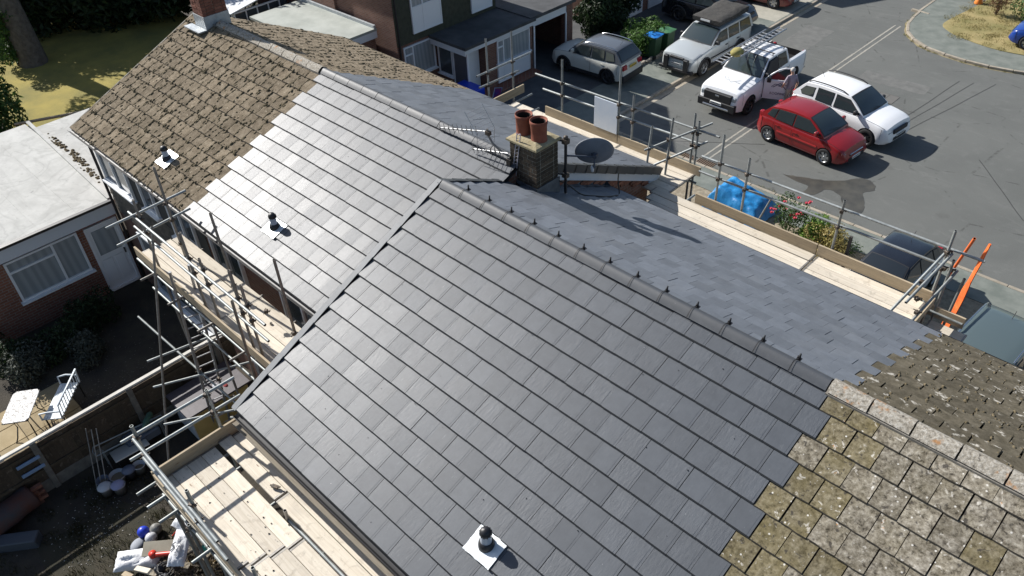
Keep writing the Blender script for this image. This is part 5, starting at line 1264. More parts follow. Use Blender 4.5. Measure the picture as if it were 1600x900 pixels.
# silver SUV with roof tent
fre = dict(L=4.42, W=1.81, H=1.72, wb=2.55, fo=.80, wr=.36, gc=.24, A=(.92,1.12), B=(.20,1.60), C=(-1.98,1.60), D=(-2.12,1.12), arch=.03, rw=.80,
    top=[(-2.21,.80),(-2.16,1.12),(-1.4,1.10),(.3,1.07),(.95,1.08),(1.7,1.0),(2.02,.93),(2.16,.84),(2.21,.60)], crown=.05, paint=SILVER,
    win=winset([(.80,1.14),(.28,1.50),(-.20,1.52),(-.20,1.10)],[(-.32,1.10),(-.32,1.52),(-1.05,1.52),(-1.05,1.10)],[(-1.18,1.10),(-1.18,1.52),(-1.85,1.52),(-1.95,1.12)]),
    doors=[-.26,-1.1], strip=.62, cladding=True, lamp=((2.12,.44,.66),(.24,.28,.16)), tail=((-2.2,.57,.80),(.12,.13,.30)), mirror=TRIM, handle=TRIM, spokes=5,
    boxes=[((2.12,-.36,.80,2.21,.36,.90),'grille',TRIM),((2.14,.40,.36,2.30,.62,.88),'bumper_guard',TRIM),((2.14,-.62,.36,2.30,-.40,.88),'bumper_guard',TRIM),((2.1,-.85,.30,2.27,.85,.42),'bumper',TRIM),((2.2,-.26,.56,2.245,.26,.67),'number_plate',PLW)])
fe, fM = car('silver_off_road_car', 'silver four-wheel-drive car with folded black tent on its roof', (-9.38,23.02,.06), R_(-90.5), fre, (1.04,.97,1.0))
TENT = mat('black_canvas', (.035,.033,.030), .9, (.055,.052,.047), 5, 5, bs=10, bstr=.8, bd=.03)
rt = empty('roof_tent', (0,0,0), 'folded black roof tent strapped on top of the silver car', 'roof tent', M=fM @ T(-.75,0,1.70))
b = MB(); K = 10; vs = []
for j in range(K+1):
    for i in range(K+1):
        u, v = -1+2*i/K, -1+2*j/K; edge = max(abs(u),abs(v))**8; vs.append((u*1.08, v*.70*(1+.02*math.sin(u*9)), .30+.03*mnoise.noise((u*2,v*2,1))-.07*edge+(.05 if u < -.2 else 0)))
b.add(vs, [(j*(K+1)+i, j*(K+1)+i+1, (j+1)*(K+1)+i+1, (j+1)*(K+1)+i) for j in range(K) for i in range(K)], 0, True)
bd = [i for i in range(K+1)]+[j*(K+1)+K for j in range(1,K+1)]+[K*(K+1)+i for i in range(K-1,-1,-1)]+[j*(K+1) for j in range(K-1,0,-1)]
n0 = len(vs); lo = [(vs[i][0]*.99, vs[i][1]*.98, .06) for i in bd]
b.add(vs+lo, [(bd[k], n0+k, n0+(k+1)%len(bd), bd[(k+1)%len(bd)]) for k in range(len(bd))]); b.build('cover', TENT, rt, fM @ T(-.75,0,1.70))
b = MB(); b.box((-1.0,-.62,.0),(1.0,.62,.06)); b.build('base', TRIM, rt, fM @ T(-.75,0,1.70))
b = MB(); b.box((1.03,-.28,.12),(1.09,.20,.20)); b.build('label_strip', PLW, rt, fM @ T(-.75,0,1.70))
# beige hatch SUV reversed to the garage
vit = dict(L=4.17, W=1.78, H=1.61, wb=2.5, fo=.85, wr=.34, gc=.20, A=(.98,1.05), B=(.25,1.52), C=(-1.60,1.50), D=(-1.98,1.08), arch=.04, rw=.78,
    top=[(-2.08,.80),(-2.02,1.08),(-1.3,1.04),(.3,1.0),(1.0,1.02),(1.7,.95),(2.0,.82),(2.08,.60)], crown=.05, paint=BEIGE, roofpaint=paint('dark_grey_roof', (.10,.11,.125), .3),
    win=winset([(.86,1.06),(.30,1.42),(-.25,1.45),(-.25,1.03)],[(-.35,1.03),(-.35,1.45),(-1.0,1.44),(-1.05,1.05)],[(-1.15,1.06),(-1.10,1.43),(-1.5,1.40),(-1.62,1.12)]),
    doors=[-.30,-1.1], cladding=True, lamp=((2.02,.44,.60),(.25,.30,.17)), tail=((-2.09,.42,.76),(.25,.34,.20)), rails=CHROME, handle=BEIGE, spokes=5, rim=ALLOYD,
    boxes=[((-2.13,-.26,.78,-2.09,.26,.89),'number_plate',PLY),((-2.14,-.80,.24,-2.0,.80,.52),'rear_bumper',TRIM),((2.04,-.5,.62,2.1,.5,.80),'grille',TRIM)])
car('beige_suv', 'beige silver car with chrome roof rails on the drive by the open garage', (-12.32,18.98,.09), R_(184), vit, (.90,.92,.95))
# white pickup
pic = dict(L=5.35, W=1.92, H=1.87, wb=3.27, fo=.92, wr=.39, gc=.26, A=(1.05,1.22), B=(.36,1.78), C=(-.92,1.76), D=(-1.05,1.22), arch=.03, rw=.78, pickup=True, bed=(-2.58,-1.12),
    top=[(-2.67,.9),(-2.62,1.20),(-1.05,1.20),(.3,1.18),(1.05,1.20),(1.9,1.15),(2.45,1.08),(2.62,.98),(2.675,.70)], crown=.04, paint=WHITE,
    win=winset([(.92,1.24),(.42,1.68),(-.12,1.70),(-.12,1.21)],[(-.22,1.21),(-.22,1.70),(-.80,1.68),(-.90,1.23)]),
    doors=[-.17,-1.0], cladding=False, lamp=((2.62,.50,.76),(.24,.30,.18)), tail=((-2.67,.62,.76),(.12,.14,.34)), mirror=TRIM, handle=TRIM, spokes=6, rim=ALLOYD,
    boxes=[((2.50,-.62,.66,2.69,.62,.98),'grille',TRIM),((2.55,-.84,.36,2.735,.84,.66),'bumper',TRIM),((2.6,-.60,.40,2.75,.60,.47),'skid_plate',CHROME),((2.69,-.26,.54,2.755,.26,.65),'number_plate',PLW),((2.66,-.10,.84,2.70,.10,.91),'badge',CHROME)])
pe, pM = car('white_pickup_truck', 'white double-cab pickup truck with roofing logo and open door', (-6.22,21.62,0), R_(-90), pic, (1.02,.97,1.0))
# pickup: open door with the firm's roof-shaped sign, load on the roof
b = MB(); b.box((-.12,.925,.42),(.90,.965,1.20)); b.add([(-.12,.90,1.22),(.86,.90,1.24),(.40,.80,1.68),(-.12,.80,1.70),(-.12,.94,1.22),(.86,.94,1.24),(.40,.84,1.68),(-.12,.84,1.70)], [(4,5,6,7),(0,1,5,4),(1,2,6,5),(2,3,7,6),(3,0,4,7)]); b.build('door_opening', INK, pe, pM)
Mdoor = pM @ T(.93,.97,0) @ RZ(R_(-66))
b = MB(); b.bbox((-1.10,-.05,.42),(0,.03,1.20), .02); od = b.build('open_door', WHITE, pe, Mdoor)
b = MB(); b.pipe([(-.03,0,1.20),(-.25,-.02,1.42),(-.50,-.05,1.60),(-.72,-.07,1.68),(-1.04,-.08,1.70),(-1.07,-.04,1.20)], .03, 6); b.build('window_frame', WHITE, od, Mdoor)
b = MB(); b.box((-1.0,-.02,.5),(-.1,.0,.51)); b.add([(-.10,-.02,1.21),(-1.02,-.03,1.21),(-1.0,-.08,1.66),(-.72,-.075,1.64),(-.45,-.05,1.5)], [(0,1,2,3,4)]); b.build('side_window', CARGLASS, od, Mdoor)
b = MB(); b.bbox((-.26,.03,1.16),(-.10,.20,1.36), .03); b.build('mirror', TRIM, od, Mdoor)
SIGN = mat('sign_ink_blue', (.03,.045,.10), .5)
def strip(b, pts, w, y):
    for p, q in zip(pts, pts[1:]):
        d = Vector((q[0]-p[0], q[1]-p[1])).normalized(); n_ = Vector((-d.y, d.x))*w/2
        b.add([(p[0]-n_.x,y,p[1]-n_.y),(q[0]-n_.x,y,q[1]-n_.y),(q[0]+n_.x,y,q[1]+n_.y),(p[0]+n_.x,y,p[1]+n_.y)], [(0,1,2,3)])
b = MB(); strip(b, [(-.30,.93),(-.42,1.05),(-.52,1.05)], .02, .0335); strip(b, [(-.36,.92),(-.62,1.10),(-.86,.88)], .028, .0345); strip(b, [(-.80,1.04),(-.95,1.04)], .02, .0335); strip(b, [(-.56,1.0),(-.66,1.0)], .05, .0335)
b.build('roof_emblem', SIGN, od, Mdoor)
def text_part(txt, size, nm, m, parent, M):
    cu = bpy.data.curves.new(nm, 'FONT'); cu.body = txt; cu.size = size; cu.align_x = 'CENTER'; cu.extrude = .0012
    to = bpy.data.objects.new('tmp_text', cu); COL.objects.link(to); me = evaluated(to); bpy.data.objects.remove(to)
    me.materials.clear(); me.materials.append(m); return link(bpy.data.objects.new(nm, me), parent, M)
Mt = Mdoor @ T(-.58,.035,.62) @ RZ(math.pi) @ Matrix.Rotation(math.pi/2,4,'X')
text_part('ROOFING', .14, 'sign_lettering', SIGN, od, Mt)
FAINT = mat('faint_sign_grey', (.55,.57,.58), .4)
b = MB()
for pts_ in ([(1.62,-.42),(1.84,-.22),(1.84,-.05)],[(1.60,-.30),(1.95,.06),(1.62,.34)],[(1.85,.22),(1.85,.42)]):
    for p, q in zip(pts_, pts_[1:]):
        d = Vector((q[0]-p[0],q[1]-p[1])).normalized(); n_ = Vector((-d.y,d.x))*.014
        def zz(x): return lerp(sorted(pic['top']), x)+.046
        b.add([(p[0]-n_.x,p[1]-n_.y,zz(p[0])),(q[0]-n_.x,q[1]-n_.y,zz(q[0])),(q[0]+n_.x,q[1]+n_.y,zz(q[0])),(p[0]+n_.x,p[1]+n_.y,zz(p[0]))], [(0,1,2,3)])
b.build('bonnet_emblem', FAINT, pe, pM)
for xx in (.12,-.7):
    b = MB(); b.tube((xx,-.80,1.90),(xx,.80,1.90), .02, 6); b.tube((xx,-.72,1.80),(xx,-.72,1.90), .02, 6); b.tube((xx,.72,1.80),(xx,.72,1.90), .02, 6); b.build('roof_bar', TRIM, pe, pM)
def ladder_obj(name, label, a, c, half, upv, group=None):
    a, c = Vector(a), Vector(c); d = (c-a).normalized(); sd_ = d.cross(Vector(upv)).normalized(); e = empty(name, a, label, 'ladder', group)
    for s in (-1,1):
        b = MB(); p, q = a+sd_*s*half, c+sd_*s*half; b.tube(p, q, .035, 6); b.build('stile', ALU, e)
    n = int((c-a).length/.26)
    for i in range(n): p = a+d*(.13+.26*i); b = MB(); b.tube(p-sd_*half, p+sd_*half, .018, 6); b.build('rung', ALU, e)
    return e
ladder_obj('ladder', 'aluminium ladder lying along the pickup roof, left section', (-6.62,19.25,1.98), (-6.62,23.1,2.02), .19, (0,0,1), 'ladders on the pickup')
ladder_obj('ladder', 'aluminium ladder lying along the pickup roof, right section with longer tail', (-6.28,20.1,2.06), (-6.28,23.5,2.10), .15, (0,0,1), 'ladders on the pickup')
b = MB(); b.lathe([(0,.24),(.16,.22),(.24,.12),(.22,0),(0,0)], 12, 0, T(-6.45,20.35,1.98) @ Matrix.Diagonal((1,1.3,1,1))); tag(b.build('tool_bag', mat('khaki_canvas', (.24,.21,.06), .9, (.32,.28,.10), 8, bs=12, bstr=.7)), 'khaki canvas bag tied on the pickup roof beside the ladder', 'bag')
# remaining cars
suv = dict(vit); suv.update(paint=BLK, roofpaint=BLK, rails=None, rim=ALLOYD, handle=BLK, L=4.4)
car('black_suv', 'black car standing before the white garage doors', (-11.75,26.75,.1), R_(3), suv, (1,1,1))
hr = dict(hatch); hr.update(paint=DRED, handle=DRED, stripm=TRIM)
car('dark_red_car', 'dark red car cut off by the top edge of the picture', (-11.35,30.75,.1), R_(2), hr, (1,1,1))
hb = dict(hatch); hb.update(paint=BLUE, stripm=BLUE)
car('blue_car', 'bright blue car cut off by the right edge beside the dry grass', (1.78,33.15,.1), R_(183), hb, (1,1,1))
wc = dict(hatch); wc.update(paint=WHITE, roofpaint=NAVY, L=3.85, mirror=TRIM, handle=TRIM, strip=None, belt=.85, rw=.66, wsm=GLASSD)
car('white_hatchback', 'white hatchback with black roof below the front scaffold', (3.36,12.62,.09), R_(-92), wc, (.98,1.0,.98))
tc = dict(dus); tc.update(paint=TEAL, roofpaint=None, rails=CHROME, mirror=TEAL, handle=TEAL)
car('grey_green_car', 'grey-green car partly hidden behind the old tiles at right', (6.52,10.45,.08), R_(-94), tc, (1,1,1))
# ------------------------------------------------------------------ people
SKIN = mat('skin', (.50,.30,.22), .6, bs=None)
def person(name, label, loc, yaw, joints, radii, edges, cloth, headpos, hair, parts):
    """body grown over a skeleton with a skin surface; joints in metres, facing +X"""
    Mp = T(*loc) @ RZ(yaw)
    e = empty(name, loc, label, 'person', M=Mp)
    names = list(joints); me = bpy.data.meshes.new('skeleton'); me.from_pydata([joints[n] for n in names], [(names.index(a), names.index(b_)) for a, b_ in edges], [])
    o = bpy.data.objects.new('tmp_person', me); COL.objects.link(o)
    md = o.modifiers.new('s', 'SKIN'); sv = me.skin_vertices[0].data
    for i, n in enumerate(names): sv[i].radius = radii[n] if isinstance(radii[n], tuple) else (radii[n], radii[n]); sv[i].use_root = (n == 'pelvis')
    md.use_smooth_shade = True; sd_ = o.modifiers.new('d', 'SUBSURF'); sd_.levels = 2; sd_.render_levels = 2
    me2 = evaluated(o); bpy.data.objects.remove(o)
    me2.materials.clear()
    mats = [m for m, _ in cloth]; [me2.materials.append(m) for m in mats]
    for p in me2.polygons:
        c = p.center; p.material_index = next(i for i, (m, test) in enumerate(cloth) if test(c))
    body = link(bpy.data.objects.new('body', me2), e, Mp)
    # face and hair
    hx, hy, hz = headpos
    b = MB(); b.lathe([(0,.105),(.05,.095),(.083,.055),(.092,.0),(.088,-.03)], 14, 0, T(hx-.012,hy,hz+.015)); b.build('hair', hair, e, Mp)
    b = MB(); b.add([(hx+.10,hy-.012,hz-.03),(hx+.10,hy+.012,hz-.03),(hx+.122,hy,hz-.035),(hx+.10,hy,hz+.015)], [(0,2,3),(2,1,3),(0,1,2)]); b.build('nose', SKIN, e, Mp)
    for s in (-1,1):
        b = MB(); b.lathe([(0,.008),(.01,.004),(.011,-.004),(0,-.008)], 8, 0, T(hx+.088,hy+s*.032,hz) @ Matrix.Rotation(math.pi/2,4,'Y')); b.build('eye', INK, e, Mp)
        b = MB(); b.lathe([(0,.012),(.022,.008),(.028,0),(.022,-.008),(0,-.012)], 8, 0, T(hx-.01,hy+s*.088,hz-.01) @ Matrix.Rotation(math.pi/2,4,'X')); b.build('ear', SKIN, e, Mp)
    b = MB(); b.cbox((hx+.088,hy,hz-.06),(.012,.05,.010)); b.build('mouth', mat('lips', (.35,.14,.11), .6), e, Mp)
    return e, Mp
J = dict(pelvis=(0,0,.95), spine=(.0,0,1.15), chest=(.02,0,1.34), neck=(.03,0,1.50), headb=(.05,0,1.57), head=(.06,0,1.66), headt=(.05,0,1.74),
    shl=(.02,.17,1.42), ell=(.05,.27,1.16), wrl=(.20,.24,.95), hal=(.26,.22,.89), shr=(.02,-.17,1.42), elr=(-.04,-.25,1.15), wrr=(.02,-.25,.91), har=(.04,-.245,.83),
    hil=(0,.09,.90), knl=(.06,.10,.50), anl=(-.04,.11,.09), tol=(.10,.125,.035), hir=(0,-.09,.90), knr=(-.02,-.10,.48), anr=(-.16,-.11,.10), tor=(-.03,-.125,.035))
RD = dict(pelvis=(.155,.115), spine=(.145,.105), chest=(.165,.115), neck=.058, headb=.062, head=(.082,.092), headt=.07, shl=.068, ell=.046, wrl=.034, hal=.036, shr=.068, elr=.046, wrr=.034, har=.036, hil=.09, knl=.062, anl=.042, tol=.036, hir=.09, knr=.062, anr=.042, tor=.036)
ED = [('pelvis','spine'),('spine','chest'),('chest','neck'),('neck','headb'),('headb','head'),('head','headt'),('chest','shl'),('shl','ell'),('ell','wrl'),('wrl','hal'),('chest','shr'),('shr','elr'),('elr','wrr'),('wrr','har'),('pelvis','hil'),('hil','knl'),('knl','anl'),('anl','tol'),('pelvis','hir'),('hir','knr'),('knr','anr'),('anr','tor')]
SHIRT = mat('mauve_shirt', (.30,.25,.30), .9, (.36,.31,.36), 8, bs=20); SHORTS = mat('stone_shorts', (.42,.37,.30), .9); SHOE = mat('grey_trainers', (.3,.3,.3), .7); GREYH = mat('grey_hair', (.5,.48,.45), .9, bs=60); DARKSH = mat('dark_workwear', (.02,.022,.03), .9)
def fingers(e, Mp, hand, d):
    for k in range(5):
        b = MB(); y = (-.03,-.012,.006,.024,.04)[k]; L_ = (.07,.08,.075,.06,.05)[k]
        p0 = Vector(hand)+Vector((.0,y*.8,-.02)); p1 = p0+Vector((.015*d,0,-L_*.5)); p2 = p1+Vector((.03*d,0,-L_*.4)); b.pipe([p0,p1,p2], [.010,.009,.007], 6); b.build('finger', SKIN, e, Mp)
pp, pMp = person('person', 'person in mauve shirt and pale shorts standing at the open pickup door', (-4.35,21.05,0), R_(150), J, RD, ED,
    [(SHOE, lambda c: c.z < .10), (SKIN, lambda c: c.z < .47), (SHORTS, lambda c: c.z < .93 and abs(c.y) < .20), (SKIN, lambda c: c.z > 1.50), (SHIRT, lambda c: c.z > 1.20 or abs(c.y) < .20), (SKIN, lambda c: True)], (.06,0,1.66), GREYH, None)
fingers(pp, pMp, (.26,.22,.88), 1); fingers(pp, pMp, (.04,-.245,.82), .6)
JS = dict(J); JS.update(knl=(.42,.12,.86), anl=(.48,.12,.45), tol=(.60,.12,.40), knr=(.42,-.12,.86), anr=(.48,-.12,.45), tor=(.60,-.12,.40), wrl=(.32,.2,1.12), hal=(.40,.18,1.14), wrr=(.32,-.2,1.12), har=(.40,-.18,1.14), elr=(.10,-.25,1.15))
p2, pM2 = person('person', 'person in dark workwear sitting inside the pickup behind the open door', (-5.85,21.35,-.18), R_(-80), JS, RD, ED,
    [(SHOE, lambda c: c.z < .44), (SKIN, lambda c: c.z > 1.50), (DARKSH, lambda c: True)], (.06,0,1.66), mat('brown_hair', (.06,.04,.025), .9), None)
fingers(p2, pM2, (.40,.18,1.13), 1); fingers(p2, pM2, (.40,-.18,1.13), 1)
# ------------------------------------------------------------------ plants
def leaf_material(name, a, b_, tr=.25):
    m, t, p = nodes_of(name); oi = t.nodes.new('ShaderNodeNewGeometry')
    v = coords(t, False); n = noise(t, v, 3, 4); c = ramp(t, n, [(.3, a), (.7, b_)])
    r = t.nodes.new('ShaderNodeHueSaturation'); mr = t.nodes.new('ShaderNodeMapRange'); mr.inputs[3].default_value = .6; mr.inputs[4].default_value = 1.45
    t.links.new(oi.outputs['Random Per Island'], mr.inputs[0]); t.links.new(mr.outputs[0], r.inputs['Value']); t.links.new(c, r.inputs['Color'])
    t.links.new(r.outputs[0], p.inputs['Base Color']); p.inputs['Roughness'].default_value = .55; p.inputs['Specular IOR Level'].default_value = .3
    tl = t.nodes.new('ShaderNodeBsdfTranslucent'); t.links.new(r.outputs[0], tl.inputs[0]); mx = t.nodes.new('ShaderNodeMixShader'); mx.inputs[0].default_value = tr
    t.links.new(p.outputs[0], mx.inputs[1]); t.links.new(tl.outputs[0], mx.inputs[2]); t.links.new(mx.outputs[0], t.nodes['Material Output'].inputs[0]); return m
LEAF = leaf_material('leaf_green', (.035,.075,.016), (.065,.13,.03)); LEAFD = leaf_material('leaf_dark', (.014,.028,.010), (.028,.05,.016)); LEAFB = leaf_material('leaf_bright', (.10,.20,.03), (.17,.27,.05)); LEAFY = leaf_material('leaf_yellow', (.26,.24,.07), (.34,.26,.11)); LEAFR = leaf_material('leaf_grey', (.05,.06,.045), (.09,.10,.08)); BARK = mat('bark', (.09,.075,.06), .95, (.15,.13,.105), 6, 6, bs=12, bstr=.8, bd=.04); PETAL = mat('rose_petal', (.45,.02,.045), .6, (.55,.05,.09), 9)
def leaves(b, centres, n, s0, s1, seed, squash=1., up=0.):
    """leaf-shaped faces spread through overlapping clumps (x, y, z, r)"""
    rd = random.Random(seed); tot = sum(c[3]**2 for c in centres)
    for cx, cy, cz, r in centres:
        for _ in range(int(n*r*r/tot)):
            while True:
                p = Vector((rd.uniform(-1,1), rd.uniform(-1,1), rd.uniform(-1,1)))
                if .05 < p.length < 1: break
            p = p.normalized()*(p.length**.42); q = Vector((cx,cy,cz))+Vector((p.x*r,p.y*r,p.z*r*squash))
            s = rd.uniform(s0,s1); d = (p+Vector((rd.uniform(-.9,.9),rd.uniform(-.9,.9),rd.uniform(-.5,.9)+up))).normalized()
            x = d.cross(Vector((rd.uniform(-1,1),rd.uniform(-1,1),rd.uniform(-1,1)))).normalized(); y = d.cross(x)
            b.add([q-x*s, q-y*s*.45+d*s*.12, q+x*s, q+y*s*.45+d*s*.12], [(0,1,2,3)])
def clumps(c, r, k, rr, seed, flat=.8):
    rd = random.Random(seed); out = []
    for _ in range(k):
        while True:
            p = Vector((rd.uniform(-1,1), rd.uniform(-1,1), rd.uniform(-1,1)))
            if p.length < 1: break
        out.append((c[0]+p.x*r[0], c[1]+p.y*r[1], c[2]+p.z*r[2], rr*rd.uniform(.6,1.25)))
    return out
def bush(name, label, c, r, n, s0, s1, m, seed, k=14, rr=.35, cat='shrub', group=None, stems=4, z0=0, up=0.):
    e = empty(name, (c[0],c[1],z0), label, cat, group); b = MB(); leaves(b, clumps(c, r, k, rr, seed), n, s0, s1, seed, up=up); b.build('foliage', m, e)
    b = MB(); rd = random.Random(seed)
    for i in range(stems): b.tube((c[0]+rd.uniform(-.05,.05),c[1]+rd.uniform(-.05,.05),z0-.02),(c[0]+rd.uniform(-1,1)*r[0]*.7,c[1]+rd.uniform(-1,1)*r[1]*.7,c[2]+rd.uniform(0,.5)*r[2]), .012+.02*max(r)*.3, 5, 0, .006)
    tag(b.build('stems', BARK, e), kind='stuff'); return e
def tree(name, label, x, y, z, h, tr, crown, n, s0, s1, m, seed, lean=(0,0), group='trees round the lawn', limbs=6):
    e = empty(name, (x,y,z), label, 'tree', group); rd = random.Random(seed); top = Vector((x+lean[0], y+lean[1], z+h))
    b = MB(); b.pipe([(x,y,z-.1),(x+lean[0]*.3,y+lean[1]*.3,z+h*.33),(x+lean[0]*.7,y+lean[1]*.7,z+h*.7),tuple(top)], [tr*1.25,tr,tr*.75,tr*.35], 10)
    for i in range(limbs):
        t = rd.uniform(.45,.95); p = Vector((x+lean[0]*t,y+lean[1]*t,z+h*t)); c = rd.choice(crown); b.pipe([p,(p+Vector(c[:3]))/2+Vector((0,0,.2)),Vector(c[:3])], [tr*.4,tr*.25,tr*.08], 6)
    b.build('trunk', BARK, e); b = MB(); leaves(b, crown, n, s0, s1, seed); b.build('crown', m, e); return e
# big trees round the lawn at top left
tree('ivy_tree', 'tall tree with thick bare trunk standing on the lawn', -29.05, 2.0, GB, 7, .46, clumps((-30.2,.9,8.6),(2.4,2.4,2.0),16,1.2,3)+clumps((-29.3,1.7,6.6),(.9,1.2,.7),5,.6,4), 9000, .07, .15, LEAF, 5, (-.9,.1))
bush('ivy', 'bright ivy climbing the left side of the big trunk', (-29.3,1.45,3.4), (.25,.42,1.7), 2400, .05, .11, LEAF, 9, 12, .4, 'ivy', z0=GB)
for i, (x, y, r, h, sd_) in enumerate(((-33.2,3.6,2.3,5.4,1),(-31.6,6.2,2.2,5.4,2),(-30.4,8.8,2.3,5.6,3),(-30.2,11.8,2.4,5.5,4),(-29.6,15.2,2.5,5.4,5),(-33.6,9.0,2.6,6.0,6))):
    lab = ('dark evergreen tree directly behind the big bare trunk','dark evergreen tree, second to the right of the bare trunk','dark evergreen tree, third to the right of the bare trunk','dark evergreen tree behind the far red chimney','dark evergreen tree right of the far red chimney','dark evergreen tree at the back of the shaded wood')[i]
    tree('evergreen_tree', lab, x, y, GB, h, .3, clumps((x,y,GB+h*.55),(r*.85,r*.85,h*.5),24,1.25,sd_+20)+clumps((x,y,GB+1.0),(r*.95,r*.95,.8),12,.95,sd_+40), 9000, .11, .22, LEAFD, sd_+60)
for i, (x, y) in enumerate(((-34.2,1.0),(-34.6,-1.8),(-35,-4.8))):
    bush('laurel', ('dark laurel bush behind the lawn left of the bare trunk','dark laurel bush at the left edge of the lawn','dark laurel bush outside the left edge')[i], (x,y,GB+1.2), (1.3,1.5,1.0), 5200, .10, .2, LEAFD, 44+i, 20, .8, 'bush', 'laurels behind the lawn', z0=GB)
tree('lime_tree', 'leafy tree overhanging the lawn rail at the left edge', -24.2, -2.45, GB, 4.0, .2, clumps((-23.8,-1.75,GB+2.2),(1.25,1.15,1.8),20,.72,12)+clumps((-23.4,-1.2,GB+1.1),(.8,.7,.8),8,.55,13), 9500, .05, .11, LEAF, 14, (.3,.3))
# lawn rail
LR = empty('garden_rail', (-21.3,.3,GB), 'low weathered timber rail along the lawn edge', 'fence')
for y_ in (-.7,.5,1.7): b = MB(); x_ = -21.6+.43*(y_+1.1); b.box((x_-.05,y_-.05,GB),(x_+.05,y_+.05,GB+.85)); b.build('post', TIMBER, LR)
for zz in (.45,.86): b = MB(); b.tube((-21.75,-1.1,GB+zz),(-20.35,1.95,GB+zz), .05, 6); b.build('rail', TIMBER, LR)
# shrubs of the shaded back garden
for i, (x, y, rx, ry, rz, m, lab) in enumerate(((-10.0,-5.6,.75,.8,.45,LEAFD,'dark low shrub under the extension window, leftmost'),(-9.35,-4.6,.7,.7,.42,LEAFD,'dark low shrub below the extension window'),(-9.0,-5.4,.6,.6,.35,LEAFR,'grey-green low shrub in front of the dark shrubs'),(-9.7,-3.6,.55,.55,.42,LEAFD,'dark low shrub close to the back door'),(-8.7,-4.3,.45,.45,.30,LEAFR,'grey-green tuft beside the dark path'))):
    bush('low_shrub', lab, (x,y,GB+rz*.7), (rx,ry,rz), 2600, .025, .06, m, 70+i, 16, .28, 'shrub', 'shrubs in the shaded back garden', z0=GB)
def spikes(b, cx, cy, z, r, n, h0, h1, seed, w=.006):
    rd = random.Random(seed)
    for _ in range(n):
        a = rd.uniform(0,6.28); q = r*math.sqrt(rd.random()); x, y = cx+q*math.cos(a), cy+q*math.sin(a); h = rd.uniform(h0,h1); lx, ly = rd.gauss(0,.35)*h, rd.gauss(0,.35)*h; t = rd.uniform(0,3.14); dx, dy = w*math.cos(t), w*math.sin(t)
        b.add([(x-dx,y-dy,z),(x+dx,y+dy,z),(x+lx,y+ly,z+h)], [(0,1,2)])
LV = empty('lavender', (-6.55,-5.75,GB), 'purple-grey lavender clump between bench and fence', 'plant')
b = MB(); spikes(b, -6.62, -5.8, GB, .34, 900, .15, .34, 3, .012); b.build('stems', mat('lavender_stem', (.20,.19,.26), .8, (.13,.14,.12), 9), LV)
# grass of the near garden and the parched verge
GRASSD = leaf_material('garden_grass', (.028,.032,.012), (.06,.053,.023)); GRASSY = leaf_material('straw_grass', (.30,.24,.10), (.22,.20,.07))
b = MB()
for i in range(60):
    rd = random.Random(i); x, y = rd.uniform(-5.2,-.8), rd.uniform(-8.2,-4.8); spikes(b, x, y, GB, rd.uniform(.15,.4), 120, .03, .11, i+200, .006)
tag(b.build('garden_grass', GRASSD), 'rough dark grass of the near back garden', 'grass', kind='stuff')
b = MB()
for i in range(150):
    rd = random.Random(i+900); x, y = rd.uniform(-3.2,3.5), rd.uniform(31.7,37.5)
    if y < 31.7+.35*(x+.5)**2*.06+ (1.6 if x < -2.3 else 0): continue
    spikes(b, x, y, .125, rd.uniform(.2,.5), 60, .03, .10, i+400, .010)
tag(b.build('verge_grass', GRASSY), 'parched straw-coloured grass on the street corner', 'grass', kind='stuff')
b = MB(); rd = random.Random(77)
for p in vis[::1]:
    for _ in range(3):
        if rd.random() < .6: spikes(b, p.x-.05+rd.uniform(-.12,.1), p.y-.06+rd.uniform(-.1,.06), .006, .10, 26, .03, .09, rd.randint(0,9999), .006)
for _ in range(40):
    x = rd.uniform(-7,5); spikes(b, x, 15.50+rd.uniform(-.06,.12), .005, .12, 18, .02, .06, rd.randint(0,9999), .006)
tag(b.build('kerb_weeds', leaf_material('kerb_weed', (.15,.17,.05), (.30,.26,.12))), 'tufts of weeds growing along the kerbs', 'weeds', kind='stuff')
bush('round_shrub', 'dark green rounded shrub on the corner grass beside the blue car', (-.2,35.6,1.2), (1.2,1.1,1.0), 7000, .035, .08, LEAF, 91, 20, .5, 'shrub', z0=.1)
bush('bare_shrub', 'thin reddish shrub left of the rounded shrub on the corner', (-1.75,35.7,.8), (.45,.45,.55), 1100, .03, .06, leaf_material('leaf_rust', (.12,.07,.035), (.18,.10,.05)), 92, 12, .3, 'shrub', z0=.1, stems=9)
b = MB(); b.lathe([(.20,0),(.20,.04),(.05,.50),(0,.51)], 12, 0, T(-2.85,36.6,.12)); tag(b.build('traffic_cone', mat('cone_orange', (.75,.22,.03), .5)), 'orange cone at the top of the corner grass', 'cone')
# hedge and planting across the road
HG = empty('hedge', (-12.1,22.2,0), 'clipped bright green hedge behind the wheelie bins', 'hedge')
b = MB(); cl = []
rd = random.Random(5)
for i in range(46): cl.append((-12.15+rd.uniform(-.62,.62), 22.0+rd.uniform(-.95,.95), rd.uniform(.25,1.18), .34))
leaves(b, cl, 12000, .03, .07, 8, up=.3); b.build('foliage', leaf_material('hedge_leaf', (.045,.10,.014), (.08,.17,.025)), HG)
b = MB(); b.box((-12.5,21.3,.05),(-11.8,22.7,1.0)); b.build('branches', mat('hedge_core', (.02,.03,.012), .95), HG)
for i, (x, y, lab) in enumerate(((-14.6,21.9,'dark tall bush beside the garage pier'),(-14.8,23.4,'dark tall bush in front of the white garage doors'))):
    bush('tall_bush', lab, (x,y,1.15), (.95,.95,1.1), 9000, .05, .11, LEAFD, 95+i, 30, .5, 'bush', 'bushes by the garages', z0=.1)
